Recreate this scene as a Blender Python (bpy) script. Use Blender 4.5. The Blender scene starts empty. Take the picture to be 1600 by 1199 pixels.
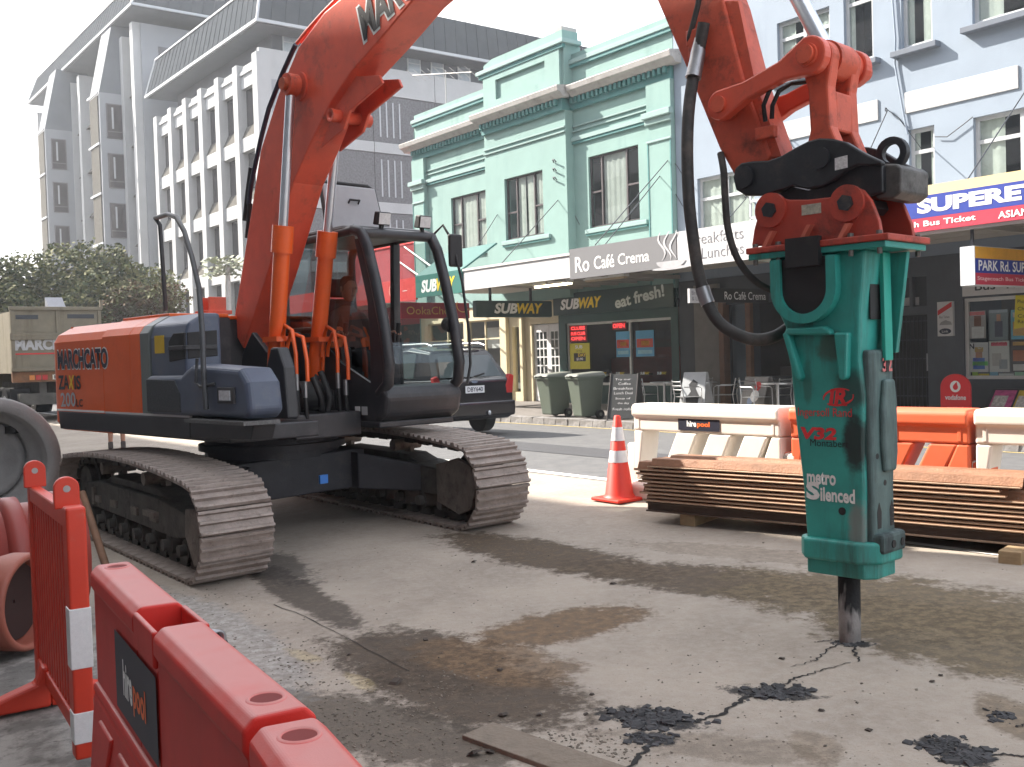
import bpy, math, random
from mathutils import Vector, Matrix, noise
random.seed(7)
SC = bpy.context.scene
COL = SC.collection
R = math.radians

# ---------------------------------------------------------------- camera, light, exposure
F, EYE = 1600.0, 1.65
_p, _r = R(1.594), R(1.72)
_f = Vector((0, math.cos(_p), -math.sin(_p))); _R0 = Vector((1, 0, 0)); _U0 = Vector((0, math.sin(_p), math.cos(_p)))
CR = _R0 * math.cos(_r) - _U0 * math.sin(_r)
CU = _U0 * math.cos(_r) + _R0 * math.sin(_r)
cam = bpy.data.objects.new("camera", bpy.data.cameras.new("camera"))
COL.objects.link(cam)
m = Matrix((CR, CU, -_f)).transposed().to_4x4(); m.translation = (0, 0, EYE)
cam.matrix_world = m
cam.data.sensor_width = 36; cam.data.lens = 36; cam.data.clip_end = 2000; cam.data.clip_start = 0.05
SC.camera = cam

SUN_AZ = Vector((-0.905, 0.425)); SUN_EL = 40.0
sv = Vector((SUN_AZ.x * math.cos(R(SUN_EL)), SUN_AZ.y * math.cos(R(SUN_EL)), math.sin(R(SUN_EL)))).normalized()
sun = bpy.data.objects.new("sun", bpy.data.lights.new("sun", "SUN")); COL.objects.link(sun)
sun.data.energy = 4.7; sun.data.angle = R(0.53); sun.data.color = (1.0, 0.93, 0.83)
sun.rotation_euler = (-sv).to_track_quat('-Z', 'Y').to_euler(); sun.location = (-30, 12, 25)

W = bpy.data.worlds.new("World"); SC.world = W; W.use_nodes = True
nt = W.node_tree; nt.nodes.clear()
out = nt.nodes.new("ShaderNodeOutputWorld"); bg = nt.nodes.new("ShaderNodeBackground")
sky = nt.nodes.new("ShaderNodeTexSky"); sky.sky_type = 'NISHITA'; sky.sun_disc = False
sky.sun_elevation = R(SUN_EL); sky.sun_rotation = math.atan2(SUN_AZ.x, SUN_AZ.y)
sky.air_density = 1.0; sky.dust_density = 2.5; sky.ozone_density = 1.0
tc = nt.nodes.new("ShaderNodeTexCoord"); mp = nt.nodes.new("ShaderNodeMapping"); mp.inputs['Scale'].default_value = (1, 1, 2.2)
nz = nt.nodes.new("ShaderNodeTexNoise"); nz.inputs['Scale'].default_value = 2.2; nz.inputs['Detail'].default_value = 7; nz.inputs['Roughness'].default_value = .55
cr = nt.nodes.new("ShaderNodeMapRange"); cr.inputs[1].default_value = .38; cr.inputs[2].default_value = .62; cr.inputs[3].default_value = .22; cr.inputs[4].default_value = 1.0
mx = nt.nodes.new("ShaderNodeMix"); mx.data_type = 'RGBA'; mx.inputs[7].default_value = (7.8, 7.8, 7.9, 1)
nt.links.new(tc.outputs['Generated'], mp.inputs['Vector']); nt.links.new(mp.outputs[0], nz.inputs['Vector'])
nt.links.new(nz.outputs[0], cr.inputs[0]); nt.links.new(cr.outputs[0], mx.inputs[0]); nt.links.new(sky.outputs[0], mx.inputs[6])
nt.links.new(mx.outputs[2], bg.inputs[0]); bg.inputs[1].default_value = 0.112
nt.links.new(bg.outputs[0], out.inputs[0])
vs = SC.view_settings; vs.view_transform = 'Standard'; vs.look = 'None'; vs.exposure = 1.62; vs.gamma = 1.0; vs.use_curve_mapping = False
SC.render.engine = 'CYCLES'
SC.cycles.max_bounces = 6; SC.cycles.diffuse_bounces = 3; SC.cycles.glossy_bounces = 3; SC.cycles.transparent_max_bounces = 12; SC.cycles.transmission_bounces = 4
SC.cycles.caustics_reflective = False; SC.cycles.caustics_refractive = False

# ---------------------------------------------------------------- frames of reference
# Street frame: x = u (along the street, to the right), y = D (across the street, away from the camera), z up.
ANG = math.atan2(-0.8, 0.6)
UA = Vector((.6, -.8, 0)); NA = Vector((.8, .6, 0))
def S(u, D, z=0.0): return UA * u + NA * D + Vector((0, 0, z))
def lerp_tab(x, xs, ys):
    if x <= xs[0]: return ys[0]
    for i in range(len(xs) - 1):
        if x <= xs[i + 1]:
            t = (x - xs[i]) / (xs[i + 1] - xs[i]); return ys[i] * (1 - t) + ys[i + 1] * t
    return ys[-1]
def zroad(D): return lerp_tab(D, [-12, 7.4, 8.6, 10, 14.8], [.04 * (-12 - 4.24), .126, .15, .145, .02])
KERB_D = 14.75; PAV_Z = 0.16; FD = 19.9                      # kerb line, pavement height, building line
# sight lines of the photograph, used to survey real positions on known planes
def ray(px, py):
    v = CR * ((px - 800) / F) - CU * ((py - 599.5) / F) + _f
    return v / v.y
CP = Vector((0, 0, EYE))
def on_plane(px, py, p0, n):
    v = ray(px, py); return CP + v * ((p0 - CP).dot(n) / v.dot(n))
def at_z(px, py, z): return on_plane(px, py, Vector((0, 0, z)), Vector((0, 0, 1)))
def G(px, py, dz=0.0):
    z = 0.0
    for _ in range(40):
        P = at_z(px, py, z + dz); z = .5 * z + .5 * zroad(P.dot(NA))
    return P
def sf(P): return Vector((P.dot(UA), P.dot(NA), P.z))        # world -> street frame
def FP(px, py, D): return sf(on_plane(px, py, NA * D, NA))   # survey on a plane parallel to the facades
def SP(px, py, u): return sf(on_plane(px, py, UA * u, UA))   # survey on a plane across the street
# Excavator frame
EC = Vector((-2.43, 10.31, 0)); EA = R(-47)
EH = Vector((math.cos(EA), math.sin(EA), 0)); EL = Vector((-EH.y, EH.x, 0))
def ef(P): d = P - EC; return Vector((d.dot(EH), d.dot(EL), d.z))
def E(px, py, y): return ef(on_plane(px, py, EC + EL * y, EL))       # plane of constant y
def EX(px, py, x): return ef(on_plane(px, py, EC + EH * x, EH))      # plane of constant x
def EZ(px, py, z): return ef(at_z(px, py, z))
def xz(p): return (p.x, p.z)

# ---------------------------------------------------------------- mesh builder
class MB:
    def __init__(s): s.v = []; s.f = []; s.sm = []; s.mk = []
    def add(s, vs, fs, smooth=False):
        o = len(s.v); s.v += [Vector(v) for v in vs]; s.f += [tuple(i + o for i in f) for f in fs]; s.sm += [smooth] * len(fs); return s
    def box(s, a, b):
        s.mk.append((len(s.v), len(s.f)))
        (x0, y0, z0), (x1, y1, z1) = a, b
        x0, x1 = sorted((x0, x1)); y0, y1 = sorted((y0, y1)); z0, z1 = sorted((z0, z1))
        return s.add([(x0,y0,z0),(x1,y0,z0),(x1,y1,z0),(x0,y1,z0),(x0,y0,z1),(x1,y0,z1),(x1,y1,z1),(x0,y1,z1)],
                     [(0,3,2,1),(4,5,6,7),(0,1,5,4),(1,2,6,5),(2,3,7,6),(3,0,4,7)])
    def hexa(s, p):  # bottom 4, top 4
        s.mk.append((len(s.v), len(s.f)))
        return s.add(p, [(0,3,2,1),(4,5,6,7),(0,1,5,4),(1,2,6,5),(2,3,7,6),(3,0,4,7)])
    def prism(s, pts, a, b, axis='y'):
        s.mk.append((len(s.v), len(s.f)))
        n = len(pts)
        ar = sum(pts[i][0] * pts[(i+1) % n][1] - pts[(i+1) % n][0] * pts[i][1] for i in range(n))
        P = list(pts) if ar > 0 else list(pts)[::-1]
        a, b = min(a, b), max(a, b)
        if axis == 'y': f = lambda p, t: (p[0], t, p[1])
        elif axis == 'x': f = lambda p, t: (t, p[0], p[1])
        else: f = lambda p, t: (p[0], p[1], t)
        v = [f(p, a) for p in P] + [f(p, b) for p in P]
        fl = axis == 'y'
        fs = [tuple(range(n)) if fl else tuple(range(n))[::-1], tuple(range(n, 2*n))[::-1] if fl else tuple(range(n, 2*n))]
        for i in range(n):
            j = (i + 1) % n
            fs.append((i, i + n, j + n, j) if fl else (i, j, j + n, i + n))
        return s.add(v, fs)
    def cyl(s, p0, p1, r0, r1=None, n=14, smooth=True, caps=True):
        s.mk.append((len(s.v), len(s.f)))
        p0, p1 = Vector(p0), Vector(p1); r1 = r0 if r1 is None else r1
        d = (p1 - p0).normalized(); a = d.orthogonal().normalized(); b = d.cross(a)
        v = []
        for p, r in ((p0, r0), (p1, r1)):
            for i in range(n):
                t = 2 * math.pi * i / n; v.append(p + a * (r * math.cos(t)) + b * (r * math.sin(t)))
        s.add(v, [(i, (i+1) % n, (i+1) % n + n, i + n) for i in range(n)], smooth)
        if caps:
            s.add(v[:n], [tuple(range(n))[::-1]]); s.add(v[n:], [tuple(range(n))])
        return s
    def tube(s, path, r, n=8, caps=True):
        s.mk.append((len(s.v), len(s.f)))
        path = [Vector(p) for p in path]; N = len(path); v = []; prev = None
        for k, p in enumerate(path):
            d = (path[min(k+1, N-1)] - path[max(k-1, 0)]).normalized()
            a = (d.orthogonal() if prev is None else prev - d * prev.dot(d)).normalized(); prev = a; b = d.cross(a)
            rr = r[k] if isinstance(r, (list, tuple)) else r
            v += [p + a * (rr * math.cos(2*math.pi*i/n)) + b * (rr * math.sin(2*math.pi*i/n)) for i in range(n)]
        s.add(v, [(k*n + i, k*n + (i+1) % n, (k+1)*n + (i+1) % n, (k+1)*n + i) for k in range(N-1) for i in range(n)], True)
        if caps: s.add(v[:n], [tuple(range(n))[::-1]]); s.add(v[-n:], [tuple(range(n))])
        return s
    def lathe(s, prof, c=(0, 0, 0), axis=(0, 0, 1), n=24, smooth=True):
        s.mk.append((len(s.v), len(s.f)))
        c = Vector(c); d = Vector(axis).normalized(); a = d.orthogonal().normalized(); b = d.cross(a); v = []
        for r, z in prof:
            v += [c + d * z + a * (r * math.cos(2*math.pi*i/n)) + b * (r * math.sin(2*math.pi*i/n)) for i in range(n)]
        fs = [(k*n + i, k*n + (i+1) % n, (k+1)*n + (i+1) % n, (k+1)*n + i) for k in range(len(prof)-1) for i in range(n)]
        return s.add(v, fs, smooth)
    def quad(s, *p): return s.add(p, [tuple(range(len(p)))])
    def xform(s, fn): s.v = [Vector(fn(v)) for v in s.v]; return s
    def mesh(s, name, mat, off=Vector()):
        me = bpy.data.meshes.new(name); me.from_pydata([tuple(v - off) for v in s.v], [], s.f)
        me.polygons.foreach_set('use_smooth', s.sm)
        for mm in (mat if isinstance(mat, (list, tuple)) else [mat]): me.materials.append(mm)
        me.update(); return me
    def each(s, name, mat, parent=None, **k):
        """one object for every primitive added so far"""
        ends = s.mk[1:] + [(len(s.v), len(s.f))]; res = []
        for (v0, f0), (v1, f1) in zip(s.mk, ends):
            q = MB(); q.v = s.v[v0:v1]; q.f = [tuple(i - v0 for i in f) for f in s.f[f0:f1]]; q.sm = s.sm[f0:f1]; res.append(q.build(name, mat, parent=parent, **k))
        return res
    def build(s, name, mat, parent=None, bevel=0, origin=None, rot=ANG, seg=2, sub=0):
        off = OFF[parent.name] if parent else Vector(origin if origin is not None else (0, 0, 0))
        o = bpy.data.objects.new(name, s.mesh(name, mat, off)); COL.objects.link(o)
        if parent: o.parent = parent
        else:
            o.rotation_euler = (0, 0, rot); o.location = Matrix.Rotation(rot, 3, 'Z') @ off
        OFF[o.name] = off
        if bevel:
            b = o.modifiers.new('bevel', 'BEVEL'); b.width = bevel; b.segments = seg; b.limit_method = 'ANGLE'; b.angle_limit = R(40)
            b.harden_normals = False
        if sub:
            q = o.modifiers.new('sub', 'SUBSURF'); q.levels = sub; q.render_levels = sub
        return o
OFF = {}
def tag(o, label=None, cat=None, group=None, kind=None):
    if label: o['label'] = label
    if cat: o['category'] = cat
    if group: o['group'] = group
    if kind: o['kind'] = kind
    return o
def thing(name, label, cat, off=(0, 0, 0), rot=ANG, group=None, base=None):
    """An empty at the base of a thing; its parts are children. off is in the frame turned by rot."""
    o = bpy.data.objects.new(name, None); COL.objects.link(o); o.empty_display_size = .2
    off = Vector(off); o.rotation_euler = (0, 0, rot)
    o.location = (Matrix.Rotation(rot, 3, 'Z') @ off) + (Vector(base) if base else Vector())
    OFF[o.name] = off
    return tag(o, label, cat, group)
def kids(o): return [c for c in COL.objects if c.parent == o]
def dup(root, loc, rotz, label, group=None, tilt=(0, 0)):
    r = root.copy(); COL.objects.link(r); r.location = loc; r.rotation_euler = (tilt[0], tilt[1], rotz); r['label'] = label
    if group: r['group'] = group
    for ch in kids(root):
        c = ch.copy(); COL.objects.link(c); c.parent = r
        for g in kids(ch):
            d = g.copy(); COL.objects.link(d); d.parent = c
    return r
def text(s, w, hgt, M4, mat, parent=None, name='lettering', bold=0.0, shear=0.0, ext=0.0015, fit=True):
    """Flat lettering w wide (None: natural) and hgt tall (capitals), left-bottom corner at the origin of M4 (x right, y up)."""
    cu = bpy.data.curves.new(name, 'FONT'); cu.body = s; cu.size = 1; cu.offset = bold; cu.shear = shear; cu.extrude = 0; cu.resolution_u = 3
    o = bpy.data.objects.new(name, cu); COL.objects.link(o)
    dg = bpy.context.evaluated_depsgraph_get(); me = bpy.data.meshes.new_from_object(o.evaluated_get(dg)); COL.objects.unlink(o); bpy.data.objects.remove(o)
    xs = [v.co.x for v in me.vertices]; ys = [v.co.y for v in me.vertices]
    x0, x1 = min(xs), max(xs); y0 = min(ys); cap = max(ys) - min(ys)
    ky = hgt / cap; kx = (w / (x1 - x0)) if w else ky
    off = OFF[parent.name] if parent else Vector()
    for v in me.vertices:
        v.co = (M4 @ Vector(((v.co.x - x0) * kx, (v.co.y - y0) * ky, 0))) - off
    me.materials.clear(); me.materials.append(mat)
    me.name = name
    o = bpy.data.objects.new(name, me); COL.objects.link(o)
    if parent: o.parent = parent
    OFF[o.name] = off
    return o
def axes(o, x, y):
    """4x4 with origin o, x axis and y axis as given (unit)."""
    x = Vector(x).normalized(); y = Vector(y); y = (y - x * y.dot(x)).normalized(); z = x.cross(y)
    M4 = Matrix((x, y, z)).transposed().to_4x4(); M4.translation = Vector(o); return M4

# ---------------------------------------------------------------- materials
MATS = {}
def M(name, col, rough=.55, metal=0.0, var=.12, scale=4.0, bump=0.0, bscale=60.0, dirt=None, damt=.5, dscale=3.0, spec=.5, coat=0.0, trans=0.0, emit=None, estr=1.0, alpha=1.0, streak=False):
    if name in MATS: return MATS[name]
    m = bpy.data.materials.new(name); m.use_nodes = True; t = m.node_tree; b = t.nodes['Principled BSDF']
    b.inputs['Roughness'].default_value = rough; b.inputs['Metallic'].default_value = metal; b.inputs['Specular IOR Level'].default_value = spec
    b.inputs['Coat Weight'].default_value = coat; b.inputs['Coat Roughness'].default_value = .15
    b.inputs['Transmission Weight'].default_value = trans; b.inputs['Alpha'].default_value = alpha
    c = t.nodes.new('ShaderNodeTexCoord')
    src = c.outputs['Object']
    if streak:
        mpn = t.nodes.new('ShaderNodeMapping'); mpn.inputs['Scale'].default_value = (1, 1, .12); t.links.new(src, mpn.inputs[0]); dsrc = mpn.outputs[0]
    else: dsrc = src
    n = t.nodes.new('ShaderNodeTexNoise'); n.inputs['Scale'].default_value = scale; n.inputs['Detail'].default_value = 6; n.inputs['Roughness'].default_value = .62
    t.links.new(src, n.inputs['Vector'])
    mxn = t.nodes.new('ShaderNodeMix'); mxn.data_type = 'RGBA'
    mr = t.nodes.new('ShaderNodeMapRange'); mr.inputs[1].default_value = .3; mr.inputs[2].default_value = .7; t.links.new(n.outputs[0], mr.inputs[0])
    t.links.new(mr.outputs[0], mxn.inputs[0])
    mxn.inputs[6].default_value = tuple(max(0, x * (1 - var)) for x in col) + (1,); mxn.inputs[7].default_value = tuple(min(1, x * (1 + var)) for x in col) + (1,)
    last = mxn.outputs[2]
    if dirt:
        dn = t.nodes.new('ShaderNodeTexNoise'); dn.inputs['Scale'].default_value = dscale; dn.inputs['Detail'].default_value = 9; dn.inputs['Roughness'].default_value = .7
        t.links.new(dsrc, dn.inputs['Vector'])
        dr = t.nodes.new('ShaderNodeMapRange'); dr.inputs[1].default_value = .66 - .3 * damt; dr.inputs[2].default_value = .86 - .3 * damt; dr.inputs[4].default_value = min(1, .35 + damt)
        t.links.new(dn.outputs[0], dr.inputs[0])
        dm = t.nodes.new('ShaderNodeMix'); dm.data_type = 'RGBA'; t.links.new(dr.outputs[0], dm.inputs[0]); t.links.new(last, dm.inputs[6]); dm.inputs[7].default_value = tuple(dirt) + (1,)
        last = dm.outputs[2]
        rm = t.nodes.new('ShaderNodeMapRange'); rm.inputs[3].default_value = rough; rm.inputs[4].default_value = min(1, rough + .35); t.links.new(dr.outputs[0], rm.inputs[0]); t.links.new(rm.outputs[0], b.inputs['Roughness'])
    t.links.new(last, b.inputs['Base Color'])
    if bump:
        bn = t.nodes.new('ShaderNodeTexNoise'); bn.inputs['Scale'].default_value = bscale; bn.inputs['Detail'].default_value = 5; t.links.new(src, bn.inputs['Vector'])
        bp = t.nodes.new('ShaderNodeBump'); bp.inputs['Strength'].default_value = bump; bp.inputs['Distance'].default_value = .02; t.links.new(bn.outputs[0], bp.inputs['Height']); t.links.new(bp.outputs[0], b.inputs['Normal'])
    if emit: b.inputs['Emission Color'].default_value = tuple(emit) + (1,); b.inputs['Emission Strength'].default_value = estr
    MATS[name] = m; return m
def GLASS(name, tint=(.75, .82, .8), refl=.10, rough=.03):
    if name in MATS: return MATS[name]
    m = bpy.data.materials.new(name); m.use_nodes = True; t = m.node_tree; t.nodes.clear()
    o = t.nodes.new('ShaderNodeOutputMaterial'); tr = t.nodes.new('ShaderNodeBsdfTransparent'); gl = t.nodes.new('ShaderNodeBsdfGlossy'); mxs = t.nodes.new('ShaderNodeMixShader')
    lw = t.nodes.new('ShaderNodeLayerWeight'); lw.inputs[0].default_value = .5
    pw = t.nodes.new('ShaderNodeMath'); pw.operation = 'POWER'; pw.inputs[1].default_value = 4.0; t.links.new(lw.outputs['Facing'], pw.inputs[0])
    ad = t.nodes.new('ShaderNodeMath'); ad.operation = 'MULTIPLY_ADD'; ad.inputs[1].default_value = .55; ad.inputs[2].default_value = refl + .04; ad.use_clamp = True
    tr.inputs[0].default_value = tuple(tint) + (1,); gl.inputs['Roughness'].default_value = rough; gl.inputs[0].default_value = (.9, .95, 1, 1)
    t.links.new(pw.outputs[0], ad.inputs[0]); t.links.new(ad.outputs[0], mxs.inputs[0]); t.links.new(tr.outputs[0], mxs.inputs[1]); t.links.new(gl.outputs[0], mxs.inputs[2]); t.links.new(mxs.outputs[0], o.inputs[0])
    MATS[name] = m; return m
DUST = (.30, .25, .20); GRIME = (.035, .03, .028)
orange = M('orange_paint', (.70, .105, .055), .42, 0, .14, 3, .03, 150, (.22, .075, .05), .38, 3.5, coat=.2)
orange_dirty = M('scuffed_orange_paint', (.60, .10, .05), .5, 0, .2, 5, .08, 90, (.07, .04, .035), .47, 7)
hood_paint = M('counterweight_paint', (.75, .115, .018), .42, 0, .08, 2, .02, 150, (.40, .10, .05), .25, 3, spec=.3, coat=.1)
boomcyl = M('cylinder_paint', (.82, .115, .016), .35, 0, .08, 4, coat=.3)
slate = M('slate_blue_paint', (.075, .095, .14), .42, 0, .15, 3, .03, 120, (.17, .16, .16), .42, 3)
dkgrey = M('dark_grey_paint', (.028, .028, .032), .42, 0, .25, 4, .03, 90, (.09, .08, .075), .42, 4)
black = M('black_rubber', (.012, .012, .013), .6, 0, .2, 6, 0, 60, (.05, .045, .04), .35, 8)
mudsteel = M('muddy_steel', (.17, .145, .125), .62, .25, .3, 6, .35, 40, (.05, .04, .035), .42, 9)
shoesteel = M('track_shoe_steel', (.30, .25, .22), .55, .2, .25, 7, .25, 60, (.07, .05, .04), .42, 10)
mudframe = M('mud_caked_frame', (.085, .08, .072), .8, 0, .35, 5, .4, 30, (.03, .028, .026), .45, 6)
undercar = M('undercarriage_paint', (.02, .02, .026), .6, 0, .3, 5, .1, 60, (.10, .085, .07), .32, 5)
chrome = M('polished_rod', (.70, .74, .80), .28, .9, .05, 3)
steel = M('bare_steel', (.33, .33, .34), .4, .9, .2, 6, .05, 80, (.06, .05, .045), .4, 9)
teal = M('teal_paint', (.032, .29, .25), .42, 0, .16, 5, .04, 100, (.040, .060, .050), .56, 5, streak=True)
teal_soot = M('sooty_teal_paint', (.085, .14, .135), .55, 0, .3, 6, .06, 90, (.020, .022, .024), .78, 4, streak=True)
hitchm = M('hitch_black_paint', (.022, .024, .028), .45, 0, .35, 7, .08, 80, (.10, .08, .065), .40, 7)
bracket = M('bracket_red_paint', (.42, .055, .032), .5, 0, .18, 6, .06, 90, (.06, .035, .03), .45, 7)
white = M('white_paint', (.78, .78, .77), .5, 0, .06, 5)
ltr_w = M('white_lettering', (.85, .85, .84), .5, 0, .02); ltr_k = M('black_lettering', (.012, .012, .016), .5, 0, .02)
ltr_navy = M('navy_lettering', (.010, .012, .035), .5, 0, .02); ltr_r = M('red_lettering', (.55, .02, .02), .5, 0, .05)
ltr_y = M('yellow_lettering', (.85, .60, .02), .5, 0, .02); ltr_g = M('grey_lettering', (.45, .45, .46), .5, 0, .02)
glass = GLASS('window_glass'); cabglass = GLASS('cab_glass', (.64, .70, .69), .06); sideglass = GLASS('cab_side_glass', (.40, .45, .45), .07); shopglass = GLASS('shop_glass', (.80, .83, .82), .015)
redplastic = M('red_plastic', (.55, .028, .020), .5, 0, .10, 5, .06, 220, (.50, .15, .12), .30, 7, spec=.3)
redplastic2 = M('orange_red_plastic', (.56, .038, .014), .45, 0, .08, 5, .04, 250, (.5, .2, .15), .22, 7)
whiteplastic = M('white_plastic', (.76, .70, .62), .5, 0, .05, 4, .03, 200, (.42, .36, .30), .22, 4)
orangeplastic = M('orange_plastic', (.72, .14, .055), .5, 0, .07, 4, .03, 200, (.45, .14, .08), .25, 5)
def pale_tops(m, col, amt=.5):
    """pale tone on upward faces: settled dust plus sky light put into the colour"""
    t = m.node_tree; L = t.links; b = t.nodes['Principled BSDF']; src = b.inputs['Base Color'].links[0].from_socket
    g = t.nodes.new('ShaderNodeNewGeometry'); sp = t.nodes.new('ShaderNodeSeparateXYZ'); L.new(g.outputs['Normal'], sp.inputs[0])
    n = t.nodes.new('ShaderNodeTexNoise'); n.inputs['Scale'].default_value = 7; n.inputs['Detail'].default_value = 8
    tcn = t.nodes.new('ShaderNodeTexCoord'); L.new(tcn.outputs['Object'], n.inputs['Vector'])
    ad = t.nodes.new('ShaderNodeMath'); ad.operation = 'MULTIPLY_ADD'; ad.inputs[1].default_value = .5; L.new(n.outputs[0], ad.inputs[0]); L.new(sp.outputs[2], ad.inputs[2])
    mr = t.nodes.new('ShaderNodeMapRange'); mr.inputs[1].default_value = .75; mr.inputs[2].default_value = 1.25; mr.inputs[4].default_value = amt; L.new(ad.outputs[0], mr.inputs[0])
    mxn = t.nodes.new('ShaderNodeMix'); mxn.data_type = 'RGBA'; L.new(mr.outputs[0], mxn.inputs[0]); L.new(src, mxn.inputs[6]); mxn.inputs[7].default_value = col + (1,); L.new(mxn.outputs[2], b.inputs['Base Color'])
pale_tops(redplastic, (.50, .27, .25), .7); pale_tops(hood_paint, (.50, .30, .24), .4)
rust = M('rusty_steel', (.27, .135, .075), .6, .15, .25, 6, .2, 60, (.16, .075, .04), .38, 7)
wood = M('sawn_timber', (.34, .235, .13), .75, 0, .25, 6, .25, 40, (.12, .09, .06), .35, 4)
concrete = M('pipe_concrete', (.34, .33, .32), .85, 0, .15, 3, .25, 50, (.20, .18, .16), .3, 3)
def add_patch(m, c, rad, col, amt=.9, nscale=9, k=.6, rough=None):
    """a stain of its own shape: ellipsoid round c (object space) broken up by noise"""
    t = m.node_tree; L = t.links; b = t.nodes['Principled BSDF']; src = b.inputs['Base Color'].links[0].from_socket
    tcn = t.nodes.new('ShaderNodeTexCoord'); mp = t.nodes.new('ShaderNodeMapping'); mp.vector_type = 'TEXTURE'; mp.inputs['Location'].default_value = tuple(c); mp.inputs['Scale'].default_value = tuple(rad); L.new(tcn.outputs['Object'], mp.inputs[0])
    le = t.nodes.new('ShaderNodeVectorMath'); le.operation = 'LENGTH'; L.new(mp.outputs[0], le.inputs[0])
    n = t.nodes.new('ShaderNodeTexNoise'); n.inputs['Scale'].default_value = nscale; n.inputs['Detail'].default_value = 8; n.inputs['Roughness'].default_value = .7; L.new(tcn.outputs['Object'], n.inputs['Vector'])
    ma = t.nodes.new('ShaderNodeMath'); ma.operation = 'MULTIPLY_ADD'; ma.inputs[1].default_value = 2 * k; L.new(n.outputs[0], ma.inputs[0]); L.new(le.outputs[1], ma.inputs[2])
    mr = t.nodes.new('ShaderNodeMapRange'); mr.interpolation_type = 'SMOOTHSTEP'; mr.inputs[1].default_value = .6 + k; mr.inputs[2].default_value = 1.15 + k; mr.inputs[3].default_value = amt; mr.inputs[4].default_value = 0; L.new(ma.outputs[0], mr.inputs[0])
    mxn = t.nodes.new('ShaderNodeMix'); mxn.data_type = 'RGBA'; L.new(mr.outputs[0], mxn.inputs[0]); L.new(src, mxn.inputs[6]); mxn.inputs[7].default_value = tuple(col) + (1,); L.new(mxn.outputs[2], b.inputs['Base Color']); return m
skin = M('skin', (.42, .22, .15), .5, 0, .1, 10)
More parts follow.
